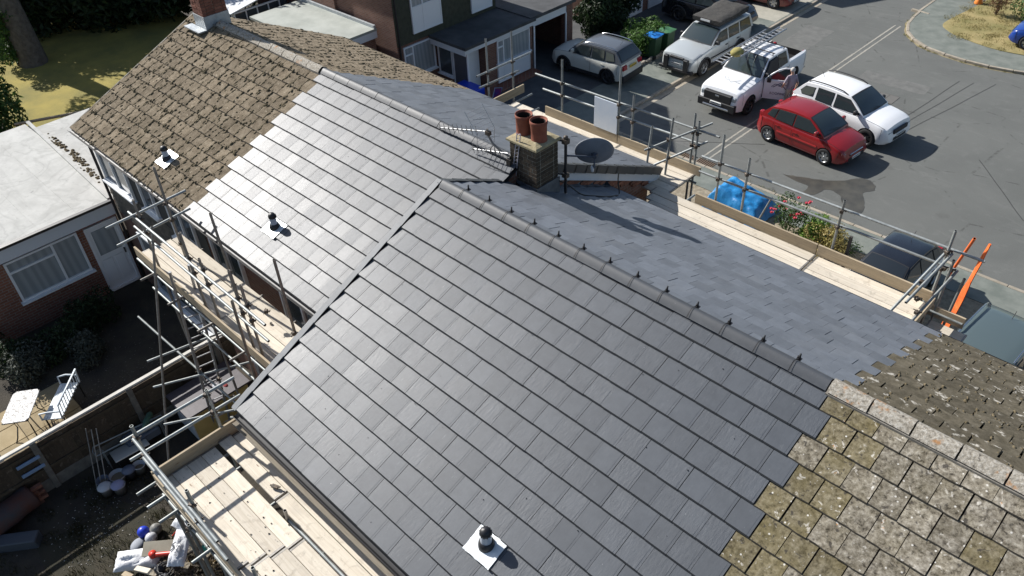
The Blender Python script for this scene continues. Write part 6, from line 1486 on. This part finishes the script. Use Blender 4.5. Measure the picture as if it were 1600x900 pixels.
# ------------------------------------------------------------------ front yard things
TARP = mat('blue_tarpaulin', (.012,.17,.42), .45, (.02,.22,.50), 5, 4, bs=9, bstr=.5, bd=.03)
b = MB(); K = 48; vs = []
for j in range(K+1):
    for i in range(K+1):
        u, v = -1+2*i/K, -1+2*j/K; q = max(abs(u),abs(v)); e_ = max(0,(q-.55)/.45); z = .62*(1-e_**2.2)*(1-.35*u)+.09*mnoise.noise((u*3,v*3,2))+.012*mnoise.noise((u*8,v*8,5))+.016*(1-abs(mnoise.noise((u*4+v*2,v*1.2,7)))*3)*min(1,e_*2)
        vs.append((-1.95+u*1.0+.03*mnoise.noise((u*5,v*5,8)), 13.85+v*.75, .09+max(0,z)))
b.add(vs, [(j*(K+1)+i, j*(K+1)+i+1, (j+1)*(K+1)+i+1, (j+1)*(K+1)+i) for j in range(K) for i in range(K)], 0, True)
tag(b.build('tarpaulin', TARP), 'bright blue tarpaulin draped over a heap by the pavement', 'tarpaulin')
RB = bush('rose_bush', 'rose bush with deep pink flowers behind the front walkway', (-.15,13.55,.75), (.45,.4,.6), 1500, .025, .055, LEAF, 101, 14, .26, 'shrub', z0=.08, stems=9)
rd = random.Random(4)
for i in range(16):
    x, y, z = -.15+rd.uniform(-.6,.55), 13.5+rd.uniform(-.45,.4), rd.uniform(.75,1.5)
    b = MB()
    for k in range(6):
        t = k*1.05; b.add([(x,y,z-.02),(x+.05*math.cos(t-.5),y+.05*math.sin(t-.5),z+.02),(x+.075*math.cos(t),y+.075*math.sin(t),z+.035),(x+.05*math.cos(t+.5),y+.05*math.sin(t+.5),z+.02)], [(0,1,2,3)])
    b.lathe([(0,.045),(.035,.03),(.03,-.01)], 6, 0, T(x,y,z)); b.build('flower', PETAL, RB)
bush('green_shrub', 'fresh green leafy shrub between roses and golden shrub', (.55,13.75,.6), (.55,.4,.5), 2600, .03, .07, LEAFB, 103, 14, .28, 'shrub', z0=.08)
bush('golden_shrub', 'yellowish pink variegated shrub behind the front toe board', (1.15,13.45,.55), (.6,.42,.42), 2600, .03, .06, LEAFY, 104, 14, .28, 'shrub', z0=.08)
bush('yellow_weed', 'low straggly plant in the gravel behind the front scaffold', (1.6,13.95,.25), (.4,.3,.12), 600, .025, .05, LEAF, 105, 10, .2, 'plant', z0=.08)
# timber prop and pale post by the tarpaulin
b = MB(); b.tube((-1.05,13.2,.08),(-.72,13.35,1.3), .028, 8); tag(b.build('prop_tube', STEEL), 'thin pale tube leaning beside the blue tarpaulin', 'tube')
# wheelie bins
def bin_(x, y, rz, lid, label):
    Mb = T(x,y,.1) @ RZ(rz); e = empty('wheelie_bin', (x,y,.1), label, 'wheelie bin', 'wheelie bins by the hedge', M=Mb); GRN = mat('bin_green', (.02,.065,.03), .5)
    b = MB(); a, c = .24, .29; vs = [(-a,-a,.05),(a,-a,.05),(a,a,.05),(-a,a,.05),(-c,-c,.95),(c,-c,.95),(c,c,.95),(-c,c,.95)]
    b.add(vs, [(3,2,1,0),(4,5,6,7),(0,1,5,4),(1,2,6,5),(2,3,7,6),(3,0,4,7)]); b.box((-.31,-.31,.93),(.31,.31,.97)); b.build('body', GRN, e, Mb)
    b = MB(); K = 6; vs = [(-.33+.66*i/K, -.33+.66*j/K, 1.0+.07*(1-(2*i/K-1)**2)*(1-(2*j/K-1)**4)) for j in range(K+1) for i in range(K+1)]
    b.add(vs, [(j*(K+1)+i, j*(K+1)+i+1, (j+1)*(K+1)+i+1, (j+1)*(K+1)+i) for j in range(K) for i in range(K)], 0, True); b.box((-.33,-.33,.972),(.33,.33,1.0)); b.build('lid', lid, e, Mb)
    b = MB(); b.tube((-.24,-.36,.99),(.24,-.36,.99), .018, 6); b.build('handle', GRN, e, Mb)
    for s in (-1,1): b = MB(); b.tube((s*.26,-.28,.10),(s*.30,-.28,.10), .10, 14); b.build('wheel', TRIM, e, Mb)
bin_(-11.35,21.75,.1, mat('bin_lid_blue', (.02,.20,.60), .4), 'green wheelie bin with bright blue lid')
bin_(-11.25,22.55,.05, mat('bin_lid_green', (.07,.20,.09), .5), 'green wheelie bin with pale green lid behind the blue-lidded one')
# broken edging and rubble at the foot of the drive
STONE = mat('edging_stone', (.26,.23,.19), .9, (.36,.33,.28), 6, var=.2, bs=20); rd = random.Random(6)
ed = empty('garden_edging', (-11.5,21.5,0), 'row of rough edging stones below the wheelie bins', 'edging')
for i in range(16):
    b = MB(); b.bbox((-.11,-.07,0),(.11,.07,.14), .025); inst('stone', b.mesh('stone', STONE), ed, T(-11.15+rd.uniform(-.08,.08),19.9+i*.2,.08) @ RZ(rd.uniform(-.5,.5)+1.5))
# blue tub and toys by the porch across the road
PBLUE = mat('blue_plastic', (.012,.05,.48), .35)
bt = empty('blue_tub', (-14.45,13.2,.1), 'bright blue plastic tub table in front of the porch', 'tub')
b = MB(); b.bbox((-14.95,12.7,.55),(-13.75,13.75,.85), .05); b.build('basin', PBLUE, bt)
for dx in (-.5,.5):
    for dy in (-.42,.42): b = MB(); b.tube((-14.35+dx,13.22+dy,.08),(-14.35+dx*.95,13.22+dy*.95,.56), .035, 8); b.build('leg', PBLUE, bt)
ch_ = empty('folded_chair', (-13.3,13.9,.1), 'folded blue and red garden chair leaning by the porch', 'chair')
b = MB(); b.pipe([(-13.45,13.7,.08),(-13.3,13.85,.9),(-13.1,14.05,.9),(-13.2,13.9,.08)], .02, 6); b.build('frame', mat('pale_blue_tube', (.25,.32,.5), .4), ch_)
b = MB(); b.add([(-13.43,13.72,.2),(-13.18,13.93,.2),(-13.12,14.03,.85),(-13.31,13.85,.85)], [(0,1,2,3),(3,2,1,0)]); b.build('seat_cloth', mat('chair_cloth_blue', (.02,.03,.25), .8, (.30,.02,.06), 3), ch_)
# orange safety netting on the scaffold return
b = MB(); rd = random.Random(8); vs = []; K = 10
for j in range(K+1):
    t = j/K
    for i in range(5):
        u = i/4; w_ = .22*(1-.80*t); vs.append((6.18+.28*t+.72*u*w_+.02*mnoise.noise((u*3,t*4,1)), 6.15-.40*t-.68*u*w_, 5.0+2.2*t))
b.add(vs, [(j*5+i, j*5+i+1, (j+1)*5+i+1, (j+1)*5+i) for j in range(K) for i in range(4)], 0, True)
b.add([(x+.01,y+.012,z) for x,y,z in vs], [(j*5+i, (j+1)*5+i, (j+1)*5+i+1, j*5+i+1) for j in range(K) for i in range(4)], 0, True)
tag(b.build('safety_net', mat('orange_net', (.74,.13,.03), .6, (.82,.20,.05), 9, bs=40)), 'orange safety netting gathered on the end of the front scaffold', 'netting')
# ------------------------------------------------------------------ back garden things
random.seed(51)
FC = mat('fence_concrete', (.12,.11,.095), .95, (.19,.175,.15), 6, bs=30); FP = wood_material('fence_plank', (.085,.065,.045), (.055,.042,.03), (.04,.035,.028)); FR = mat('fence_rail_pale', (.50,.48,.43), .8, (.6,.58,.53), 6)
F = empty('garden_fence', (-5.97,-5,GB), 'dark planked garden fence with pale top rail between the gardens', 'fence')
XFn = -5.97
for i in range(4): y_ = -8.3+i*2.0; b = MB(); b.bbox((XFn-.06,y_-.06,GB),(XFn+.06,y_+.06,GB+1.35), .01); b.build('post', FC, F)
for i in range(3): y_ = -8.24+i*2.0; b = MB(); b.bbox((XFn-.025,y_,GB),(XFn+.025,y_+1.88,GB+.30), .005); b.build('gravel_board', FC, F)
b = MB(); b.bbox((-.012,-.062,0),(.012,.062,1.0), .003); pl = b.mesh('plank', FP)
y_ = -8.15
while y_ < -1.88: inst('plank', pl, F, T(XFn+random.uniform(-.006,.006),y_,GB+.28)); y_ += .117
for zz in (GB+.55,GB+1.1): b = MB(); b.box((XFn+.014,-8.24,zz),(XFn+.05,-1.84,zz+.07)); b.build('rail', FP, F)
b = MB(); b.bbox((XFn-.05,-8.3,GB+1.35),(XFn+.05,-1.82,GB+1.39), .008); b.build('top_rail', FR, F)
# brick wall stub continuing the fence
BW = empty('low_brick_wall', (-5.3,-7.2,GB), 'low crumbling brick wall at the left edge below the fence', 'wall')
GBRK = mat('garden_brick', (.19,.08,.05), .9, (.26,.12,.08), 8, var=.3, bs=30); b = MB(); b.bbox((-.105,-.05,-.033),(.105,.05,.033), .005); gb = b.mesh('brick', GBRK)
for r in range(6):
    for i in range(6): inst('brick', gb, BW, T(-5.24+.015*random.uniform(-1,1),-7.85+i*.222+(.11 if r % 2 else 0),GB+.035+r*.075) @ RZ(math.pi/2+random.uniform(-.05,.05)))
# patio furniture
TB = empty('garden_table', (-7.32,-6.05,GB), 'white patterned metal patio table with curved black legs', 'table')
Mtb = T(-7.32,-6.06,GB) @ RZ(R_(-36))
def tabletop_mat():
    m, t, p = nodes_of('mosaic_top'); v = coords(t, False); vo = voro(t, v, 15, 'DISTANCE_TO_EDGE'); c = ramp(t, vo.outputs['Distance'], [(.03, (.16,.15,.14)), (.10, (.62,.62,.61))])
    t.links.new(c, p.inputs['Base Color']); p.inputs['Roughness'].default_value = .6; bump(t, p, vo.outputs['Distance'], .4, .005); return m
b = MB(); b.prism([(-.48,-.22),(-.40,-.28),(.40,-.28),(.48,-.22),(.48,.22),(.40,.28),(-.40,.28),(-.48,.22)], .70, .725); b.build('top', tabletop_mat(), TB, Mtb)
b = MB(); b.pipe([(-.46,-.26,.69),(.46,-.26,.69),(.46,.26,.69),(-.46,.26,.69),(-.46,-.26,.69)], .014, 6); b.build('apron', mat('wrought_iron', (.015,.015,.016), .5), TB, Mtb)
for sx in (-1,1):
    for sy in (-1,1): b = MB(); b.pipe([(sx*.36,sy*.20,.69),(sx*.28,sy*.15,.55),(sx*.26,sy*.14,.35),(sx*.36,sy*.2,.12),(sx*.44,sy*.25,.01)], .014, 6); b.build('leg', MATS['wrought_iron'], TB, Mtb)
BN = empty('garden_bench', (-7.2,-5.35,GB), 'pale blue slatted garden bench facing the patio table', 'bench'); Mbn = T(-7.2,-5.38,GB) @ RZ(R_(-41)); PB_ = mat('pale_blue_bench', (.52,.58,.62), .5, (.6,.66,.70), 6)
for i in range(5): b = MB(); b.bbox((-.55,-.20+i*.082,.40),(.55,-.122+i*.082,.425), .003); b.build('seat_slat', PB_, BN, Mbn)
b = MB(); b.pipe([(-.56,.23,.42),(-.56,.28,.82),(.56,.28,.82),(.56,.23,.42)], .022, 8); b.build('back_frame', PB_, BN, Mbn)
for i in range(9): b = MB(); b.tube((-.46+i*.115,.24,.43),(-.46+i*.115,.28,.81), .010, 6); b.build('back_bar', PB_, BN, Mbn)
for s in (-1,1):
    b = MB(); b.pipe([(s*.56,.26,.64),(s*.58,.0,.66),(s*.57,-.19,.62),(s*.56,-.2,.42)], .02, 6); b.build('armrest', PB_, BN, Mbn)
    for y_ in (-.17,.22): b = MB(); b.tube((s*.5,y_,0),(s*.5,y_,.40), .018, 6); b.build('leg', MATS['wrought_iron'], BN, Mbn)
# discarded kitchen unit with worktop
KC = empty('kitchen_unit', (-4.6,-3.2,GB), 'discarded kitchen base unit with cream doors and dark worktop', 'cabinet'); CREAM = mat('cream_door', (.42,.31,.11), .5, (.48,.36,.14), 3); 
b = MB(); b.box((-5.02,-3.84,GB+.1),(-4.20,-2.46,GB+.86)); b.build('carcass', mat('carcass_white', (.42,.44,.45), .6), KC)
b = MB(); b.box((-4.98,-3.80,GB),(-4.26,-2.5,GB+.10)); b.build('plinth', TRIM, KC)
for i in range(3): y0_ = -3.82+i*.455; b = MB(); b.bbox((-4.20,y0_,GB+.12),(-4.18,y0_+.445,GB+.85), .004); d_ = b.build('door', CREAM, KC); b = MB(); b.bbox((-4.18,y0_+.06,GB+.2),(-4.17,y0_+.385,GB+.77), .004); b.build('panel', CREAM, d_)
b = MB(); b.bbox((-5.12,-3.90,GB+.86),(-4.12,-2.40,GB+.90), .006); b.build('worktop', mat('dark_worktop', (.05,.042,.05), .5, (.075,.065,.075), 12), KC)
for i, (x, y, s, m, lab) in enumerate(((-4.55,-3.0,.07,mat('pale_rag', (.45,.46,.5), .8),'pale crumpled rag on the dark worktop'),(-4.42,-2.85,.05,mat('red_rag', (.35,.05,.05), .8),'small red rag on the dark worktop'))):
    b = MB(); b.lathe([(0,s*.9),(s*.6,s*.8),(s,s*.3),(s*1.1,0)], 9, 0, T(x,y,GB+.90) @ Matrix.Diagonal((1.4,.9,.7,1))); tag(b.build('rag', m), lab, 'rag')
# old sink with tube frame, white sheet, poles
SK = empty('steel_trolley', (-5.0,-4.8,GB), 'bent steel tube frame with grey tray beside the fence', 'trolley')
b = MB(); b.pipe([(-5.15,-5.55,GB+.55),(-5.2,-5.5,GB+.6),(-4.95,-4.1,GB+.62),(-4.75,-4.1,GB+.6),(-5.0,-5.55,GB+.52),(-5.15,-5.55,GB+.55)], .016, 8); b.build('frame', STEEL, SK)
b = MB(); b.bbox((-5.22,-4.95,GB+.25),(-4.85,-4.25,GB+.45), .03); b.build('tray', mat('grey_tray', (.10,.12,.15), .5), SK)
for sx, sy in ((-5.15,-5.4),(-4.98,-5.4),(-4.95,-4.2),(-4.78,-4.2)): b = MB(); b.tube((sx,sy,GB),(sx,sy,GB+.58), .014, 6); b.build('leg', STEEL, SK)
b = MB(); b.bbox((-.30,-.36,0),(.30,.36,.025), .004); o = b.build('white_sheet', mat('melamine_white', (.50,.50,.46), .5), None, T(-4.85,-4.95,GB+.36) @ RZ(-.08) @ Matrix.Rotation(-.35,4,'Y')); tag(o, 'white board leaning behind the row of buckets', 'board')
b = MB(); b.box((-5.15,-5.25,GB),(-4.82,-4.65,GB+.26)); tag(b.build('crate', mat('dark_crate', (.03,.03,.03), .7)), 'dark crate propping the white board', 'crate')
for i, (a_, c_) in enumerate((((-4.55,-5.78,GB+.02),(-5.1,-5.35,GB+1.15)),((-4.62,-5.85,GB+.02),(-5.2,-5.42,GB+1.15)),((-4.48,-5.7,GB+.02),(-5.05,-5.27,GB+1.15)))):
    b = MB(); b.tube(a_, c_, .012, 8); tag(b.build('steel_pole', STEELDARK), ('thin steel pole leaning on the fence, middle of three','thin steel pole leaning on the fence, leftmost of three','thin steel pole leaning on the fence, rightmost of three')[i], 'pole', 'poles leaning on the fence')
# green bottle-shaped watering can / sprayer
b = MB(); b.lathe([(0,-.30),(.05,-.29),(.07,-.24),(.07,.05),(.035,.16),(.03,.28),(0,.29)], 14, 0, T(-5.02,-4.42,GB+.62) @ RZ(.9) @ Matrix.Rotation(1.35,4,'X')); tag(b.build('green_bottle', mat('green_plastic', (.07,.16,.11), .45, (.14,.26,.2), 5)), 'pale green plastic bottle lying by the fence', 'bottle')
# buckets
BWH = mat('bucket_white', (.48,.50,.52), .5, (.40,.42,.44), 5); BGR = mat('bucket_grey', (.12,.14,.19), .5); PASTE = mat('dried_mortar', (.20,.16,.11), .95)
for i, (x, y, m, lid, lab) in enumerate(((-4.40,-5.72,BWH,1,'white bucket with crumpled lid, nearest the poles'),(-4.25,-5.52,BWH,1,'white bucket with lilac lid in front of the basin'),(-4.60,-5.66,BGR,0,'dark grey bucket by the leaning poles'),(-4.55,-5.42,BWH,0,'wide white tub stained inside with mortar'),(-4.45,-5.20,BGR,1,'grey bucket with lid between the tub and the white bucket'),(-4.42,-5.02,BWH,0,'open white bucket below the white board'))):
    e = empty('bucket', (x,y,GB), lab, 'bucket', 'buckets in the back garden'); r = .125 if i != 3 else .165; hh = .25 if i != 3 else .2
    b = MB(); b.lathe([(0,.01),(r*.82,.01),(r*.82,.0),(r,hh),(r*1.06,hh),(r*1.06,hh-.02),(r*.95,hh-.02),(r*.80,.03),(0,.03)], 18, 0, T(x,y,GB+.01) @ Matrix.Rotation(random.uniform(-.1,.1),4,'X')); b.build('pail', m, e)
    if lid: b = MB(); b.lathe([(0,hh+.035),(r*.9,hh+.03),(r*1.08,hh+.01),(r*1.08,hh-.01)], 18, 0, T(x,y,GB+.01)); b.build('lid', mat('lid_lilac', (.27,.28,.42), .5) if i == 1 else m, e)
    else: b = MB(); b.lathe([(0,hh*.6),(r*.85,hh*.6)], 14, 0, T(x,y,GB+.01)); b.build('contents', PASTE, e)
# balls
for i, (x, y, m, sq, lab) in enumerate(((-2.97,-5.66,mat('ball_blue', (.02,.05,.50), .4),1,'blue football among the balls'),(-2.86,-5.46,mat('ball_grey', (.32,.32,.29), .6, (.14,.14,.13), 7),1,'grey scuffed football right of the blue one'),(-2.74,-5.62,mat('ball_white', (.60,.61,.63), .5, (.10,.10,.14), 3, lo=.58, hi=.62),1,'white football with dark bands'),(-2.86,-5.86,mat('ball_flat', (.26,.28,.32), .7),.42,'flat deflated pale ball left of the footballs'))):
    b = MB(); r = .115; b.lathe([(r*math.sin(math.pi*k/12), -r*math.cos(math.pi*k/12)) for k in range(13)], 20, 0, T(x,y,GB+r*sq) @ RZ(.5) @ Matrix.Diagonal((1,1.35 if sq < 1 else 1,sq,1))); o = b.build('football', m); tag(o, lab, 'football', 'footballs on the grass')
# red drum and planter at the left edge
b = MB(); b.lathe([(0,-.5),(.26,-.5),(.27,-.45),(.25,-.2),(.27,0),(.25,.2),(.27,.45),(.26,.5),(0,.5)], 20, 0, T(-5.15,-7.25,GB+.27) @ RZ(.25) @ Matrix.Rotation(math.pi/2,4,'X')); tag(b.build('red_drum', mat('rusty_drum', (.10,.035,.022), .7, (.05,.05,.055), 2)), 'dark red drum lying by the brick wall at left', 'drum')
b = MB(); b.bbox((-.5,-.14,0),(.5,.14,.22), .02); o = b.build('trough', mat('grey_trough', (.06,.07,.085), .6), None, T(-4.6,-7.45,GB) @ RZ(R_(52))); tag(o, 'dark grey trough in front of the red drum', 'trough')
for i, zz in enumerate((GB+.97,GB+.71)):
    b = MB(); b.bbox((XFn+.05,-6.75,zz),(XFn+.09,-6.30,zz+.07), .01); tag(b.build('blue_rail', mat('pale_blue_rail', (.22,.32,.48), .5)), ('upper pale blue bar fixed to the fence at left','lower pale blue bar fixed to the fence at left')[i], 'bar', 'blue bars on the fence')
# rubbish heap at the foot of the scaffold
random.seed(61)
BAG = mat('white_sack', (.66,.67,.68), .6, (.56,.57,.60), 7, 5, bs=9, bstr=.7, bd=.03)
def sack(name, label, c, d, rz, tilt, m, seed, cat='bag', parent=None):
    K = 12; vs = []; rd = random.Random(seed); b = MB()
    for j in range(K+1):
        for i in range(K+1):
            u, v = -1+2*i/K, -1+2*j/K; e_ = (1-abs(u)**5)*(1-abs(v)**5); z = d[2]*e_**.6+.05*mnoise.noise((u*2.5+seed,v*2.5,0))*e_+.025*mnoise.noise((u*7,v*7+seed,3))
            vs.append((u*d[0]*(1+.05*mnoise.noise((v*3,seed,1))), v*d[1]*(1+.06*mnoise.noise((u*3,seed,2))), z))
    q = [(j*(K+1)+i, j*(K+1)+i+1, (j+1)*(K+1)+i+1, (j+1)*(K+1)+i) for j in range(K) for i in range(K)]
    b.add(vs, q, 0, True); b.add([(x,y,-abs(z)*.3) for x,y,z in vs], [f[::-1] for f in q], 0, True)
    M = T(*c) @ RZ(rz) @ Matrix.Rotation(tilt,4,'X'); o = b.build(name, m, None, M); tag(o, label, cat); return o, M
sk, skM = sack('wrapping_sack', 'white tile wrapping sack with printed name hanging on the rubbish heap', (-1.62,-5.42,GB+.78), (.16,.34,.09), R_(42), .25, BAG, 3)
Mt = skM @ T(.07,-.02,.165) @ RZ(math.pi/2); text_part('MARLEY', .10, 'printed_name', mat('print_grey', (.13,.135,.15), .6), sk, Mt)
b = MB(); 
for pts_ in ([(-.10,-.12),(-.04,-.06),(-.09,.0),(-.03,.05)],[(-.07,-.14),(-.02,-.07),(-.06,.0)]):
    for p, q in zip(pts_, pts_[1:]): b.tube((p[0],p[1],.160),(q[0],q[1],.160), .010, 4)
b.build('printed_mark', MATS['print_grey'], sk, skM)
sack('plastic_sheet', 'crumpled white plastic sheet on the heap below the footballs', (-2.35,-6.0,GB+.28), (.42,.20,.12), R_(50), .15, BAG, 7, 'sheet')
sack('plastic_sheet', 'white plastic bundle at the top of the printed sack', (-1.95,-5.12,GB+.85), (.20,.16,.13), R_(20), -.2, BAG, 9, 'sheet')
b = MB(); b.bbox((-.34,-.14,0),(.34,.14,.02), .003); o = b.build('grey_board', mat('grey_ply', (.24,.22,.17), .8, (.30,.28,.22), 5), None, T(-2.15,-5.62,GB+.42) @ RZ(R_(48)) @ Matrix.Rotation(.3,4,'X')); tag(o, 'flat grey-brown board lying on the rubbish heap', 'board')
for i, (x, y, z, rz, L_) in enumerate(((-1.95,-6.05,.42,1.25,.42),(-2.10,-6.28,.36,1.15,.30),(-2.02,-6.40,.36,1.2,.30))):
    b = MB(); b.bbox((-L_/2,-.05,0),(L_/2,.05,.045), .004); o = b.build('timber_offcut', TIMBER if i else BOARD, None, T(x,y,GB+z) @ RZ(rz-.9) @ Matrix.Rotation(-.35,4,'Y')); tag(o, ('pale timber offcut lying across the rubbish heap','grey timber offcut at the front of the heap','grey timber offcut at the bottom edge of the heap')[i], 'timber', 'timber offcuts on the heap')
rt_ = empty('red_hose_reel', (-1.9,-5.6,GB+.4), 'bright red plastic tube and cap in the rubbish heap', 'tube'); REDP = mat('red_plastic', (.50,.03,.015), .4)
b = MB(); b.tube((-2.05,-5.78,GB+.50),(-1.72,-5.48,GB+.58), .045, 10); b.build('tube', REDP, rt_); b = MB(); b.lathe([(0,.06),(.07,.05),(.075,-.03),(0,-.03)], 12, 0, T(-2.08,-5.80,GB+.50)); b.build('cap', REDP, rt_)
b = MB(); b.pipe(smooth_curve([Vector((-2.3,-5.35,GB+.35)),Vector((-2.2,-5.25,GB+.5)),Vector((-2.05,-5.3,GB+.46)),Vector((-1.95,-5.22,GB+.55)),Vector((-1.85,-5.35,GB+.5))],5), .012, 6); tag(b.build('tangled_rope', REDP), 'thin red rope tangled at the top of the rubbish heap', 'rope')
b = MB(); b.pipe(smooth_curve([Vector((-2.45,-4.9,GB+.03)),Vector((-2.2,-5.0,GB+.3)),Vector((-2.35,-5.2,GB+.5)),Vector((-2.6,-5.35,GB+.1))],5), .010, 6); tag(b.build('black_hose', CAB), 'thin black hose arching beside the footballs', 'hose')
for i, (x, y, z, d, m, lab, ct) in enumerate(((-1.55,-5.95,.38,(.34,.22,.10),mat('grey_box', (.30,.31,.33), .6),'grey plastic casing in the rubbish heap','casing'),(-1.75,-5.85,.42,(.16,.14,.12),mat('dark_junk', (.02,.022,.03), .6),'dark tangled lump behind the red tube','scrap'),(-1.42,-5.10,.55,(.18,.14,.12),mat('green_bag', (.04,.28,.20), .5),'green plastic bag behind the printed sack','bag'),(-1.2,-4.75,.30,(.22,.16,.12),REDP,'red cloth on the leaf litter under the platform','cloth'))):
    o, _ = sack('scrap' if ct == 'scrap' else ct, lab, (x,y,GB+z), (d[0]/2,d[1]/2,d[2]), random.uniform(0,3), .1, m, 20+i, ct)
rd = random.Random(33)
BTILE = [tile_mesh('broken_tile', LICHEN, gap=.004, th=.02, lift=.03, edge=EDGEOLD, jit=.02, groove=False, g=.16, w=.2) for _ in range(3)]
for i in range(9):
    x, y = rd.uniform(-2.2,-1.3), rd.uniform(-6.25,-5.2); o = link(bpy.data.objects.new('broken_tile', rd.choice(BTILE)), None, T(x,y,GB+rd.uniform(.22,.36)) @ RZ(rd.uniform(0,6)) @ Matrix.Rotation(rd.uniform(-.5,.5),4,'X'))
    tag(o, 'broken piece of old roof tile lying in the rubbish heap', 'roof tile', 'broken tiles in the heap')
for i, (x, y, r_, lab) in enumerate(((-1.62,-5.78,.13,'coil of black cable in the rubbish heap'),(-2.25,-5.15,.10,'small coil of black cable behind the white sheet'))):
    b = MB(); b.pipe([(x+r_*(1+.12*math.sin(k*.9))*math.cos(k*.55), y+r_*math.sin(k*.55), GB+.44+.004*k) for k in range(34)], .010, 5); tag(b.build('cable_coil', CAB), lab, 'cable')
# heap body: rubble, leaves and sticks
b = MB(); rd = random.Random(12)
for _ in range(1500):
    x, y = rd.gauss(-1.75,.42), rd.gauss(-5.7,.42); hgt = .34*math.exp(-((x+1.75)**2+(y+5.7)**2)/.35)
    s = rd.uniform(.02,.06); a_ = rd.uniform(0,6.28); dx, dy = math.cos(a_)*s, math.sin(a_)*s; z = GB+hgt+rd.uniform(0,.03)
    b.add([(x-dx,y-dy,z),(x+dy*.4,y-dx*.4,z+rd.uniform(0,.03)),(x+dx,y+dy,z+rd.uniform(-.01,.04)),(x-dy*.4,y+dx*.4,z)], [(0,1,2,3)])
tag(b.build('rubble_litter', mat('rubble_mix', (.045,.04,.034), .9, (.16,.13,.09), 6, 5, po=False)), 'loose dark rubble and scraps of the heap', 'rubble', kind='stuff')
b = MB()
for _ in range(2200):
    x, y = rd.uniform(-1.9,.4), rd.uniform(-5.6,-4.2); s = rd.uniform(.015,.05); a_ = rd.uniform(0,6.28); dx, dy = math.cos(a_)*s, math.sin(a_)*s; z = GB+.02+rd.uniform(0,.12)
    b.add([(x-dx,y-dy,z),(x+dy*.35,y-dx*.35,z+rd.uniform(0,.03)),(x+dx,y+dy,z+rd.uniform(-.01,.04)),(x-dy*.35,y+dx*.35,z)], [(0,1,2,3)])
tag(b.build('leaf_litter', leaf_material('dry_leaf', (.16,.11,.05), (.26,.20,.10), .1)), 'brown leaf litter under the near platform', 'leaf litter', kind='stuff')
b = MB()
for _ in range(260):
    x, y = rd.gauss(-3.9,.5), rd.gauss(-6.2,.5); s = rd.uniform(.006,.018)
    b.add([(x-s,y,GB+.012),(x+s*.5,y+s,GB+.012),(x+s*.4,y-s,GB+.014),(x,y,GB+.02)], [(0,2,1),(0,1,3),(1,2,3),(2,0,3)])
tag(b.build('white_crumbs', mat('plaster_crumb', (.5,.48,.44), .9)), 'scattered pale crumbs of plaster on the dark grass', 'crumbs', kind='stuff')
b = MB()
for _ in range(500):
    x, y = rd.gauss(-7.3,.9), rd.gauss(-4.2,.9); s = rd.uniform(.006,.02)
    if x > -5.6: continue
    b.add([(x-s,y,GB+.005),(x+s*.5,y+s,GB+.005),(x+s*.4,y-s,GB+.007),(x,y,GB+.012)], [(0,2,1),(0,1,3),(1,2,3),(2,0,3)])
tag(b.build('path_pebbles', mat('pebble_grey', (.14,.13,.12), .9)), 'pale pebbles on the dark garden path', 'pebbles', kind='stuff')
# the gardens slope a little away from the houses: final position of each loose thing
OFFS = {'bag': (-0.4,0.07), 'black_hose': (-0.45,0.07), 'bucket': (-0.53,0.04), 'bucket.001': (-0.52,0.05), 'bucket.002': (-0.54,0.05), 'bucket.003': (-0.53,0.06), 'bucket.004': (-0.53,0.06), 'bucket.005': (-0.53,0.07), 'casing': (-0.41,0.03), 'cloth': (-0.4,0.08), 'crate': (-0.54,0.07), 'football': (-0.47,0.05), 'football.001': (-0.46,0.05), 'football.002': (-0.46,0.05), 'football.003': (-0.46,0.04), 'garden_bench': (-0.64,0.06), 'garden_grass': (-0.47,0.01), 'garden_table': (-0.65,0.03), 'green_bottle': (-0.55,0.1), 'grey_board': (-0.43,0.05), 'kitchen_unit': (-0.54,0.15), 'lavender': (-0.62,0.04), 'leaf_litter': (-0.38,0.08), 'low_brick_wall': (-0.56,-0.02), 'low_shrub': (-0.76,0.05), 'low_shrub.001': (-0.73,0.09), 'low_shrub.002': (-0.72,0.06), 'low_shrub.003': (-0.75,0.13), 'low_shrub.004': (-0.7,0.1), 'path_pebbles': (-0.66,0.1), 'plastic_sheet': (-0.44,0.03), 'plastic_sheet.001': (-0.43,0.07), 'rag': (-0.53,0.15), 'rag.001': (-0.53,0.16), 'tangled_rope': (-0.43,0.06), 'red_drum': (-0.56,-0.02), 'red_hose_reel': (-0.42,0.05), 'rubble_litter': (-0.41,0.05), 'scrap': (-0.42,0.04), 'steel_pole': (-0.54,0.05), 'steel_pole.001': (-0.55,0.05), 'steel_pole.002': (-0.54,0.05), 'steel_trolley': (-0.55,0.08), 'timber_offcut': (-0.43,0.03), 'timber_offcut.001': (-0.43,0.02), 'timber_offcut.002': (-0.43,0.02), 'trough': (-0.54,-0.03), 'white_crumbs': (-0.51,0.03), 'white_sheet': (-0.53,0.07), 'wrapping_sack': (-0.41,0.06)}
for o in bpy.data.objects:
    if o.name.startswith(('broken_tile','cable_coil')): OFFS[o.name] = (-.42, .05)
for n_, (dx, dy) in OFFS.items(): bpy.data.objects[n_].location += Vector((dx, dy, 0))
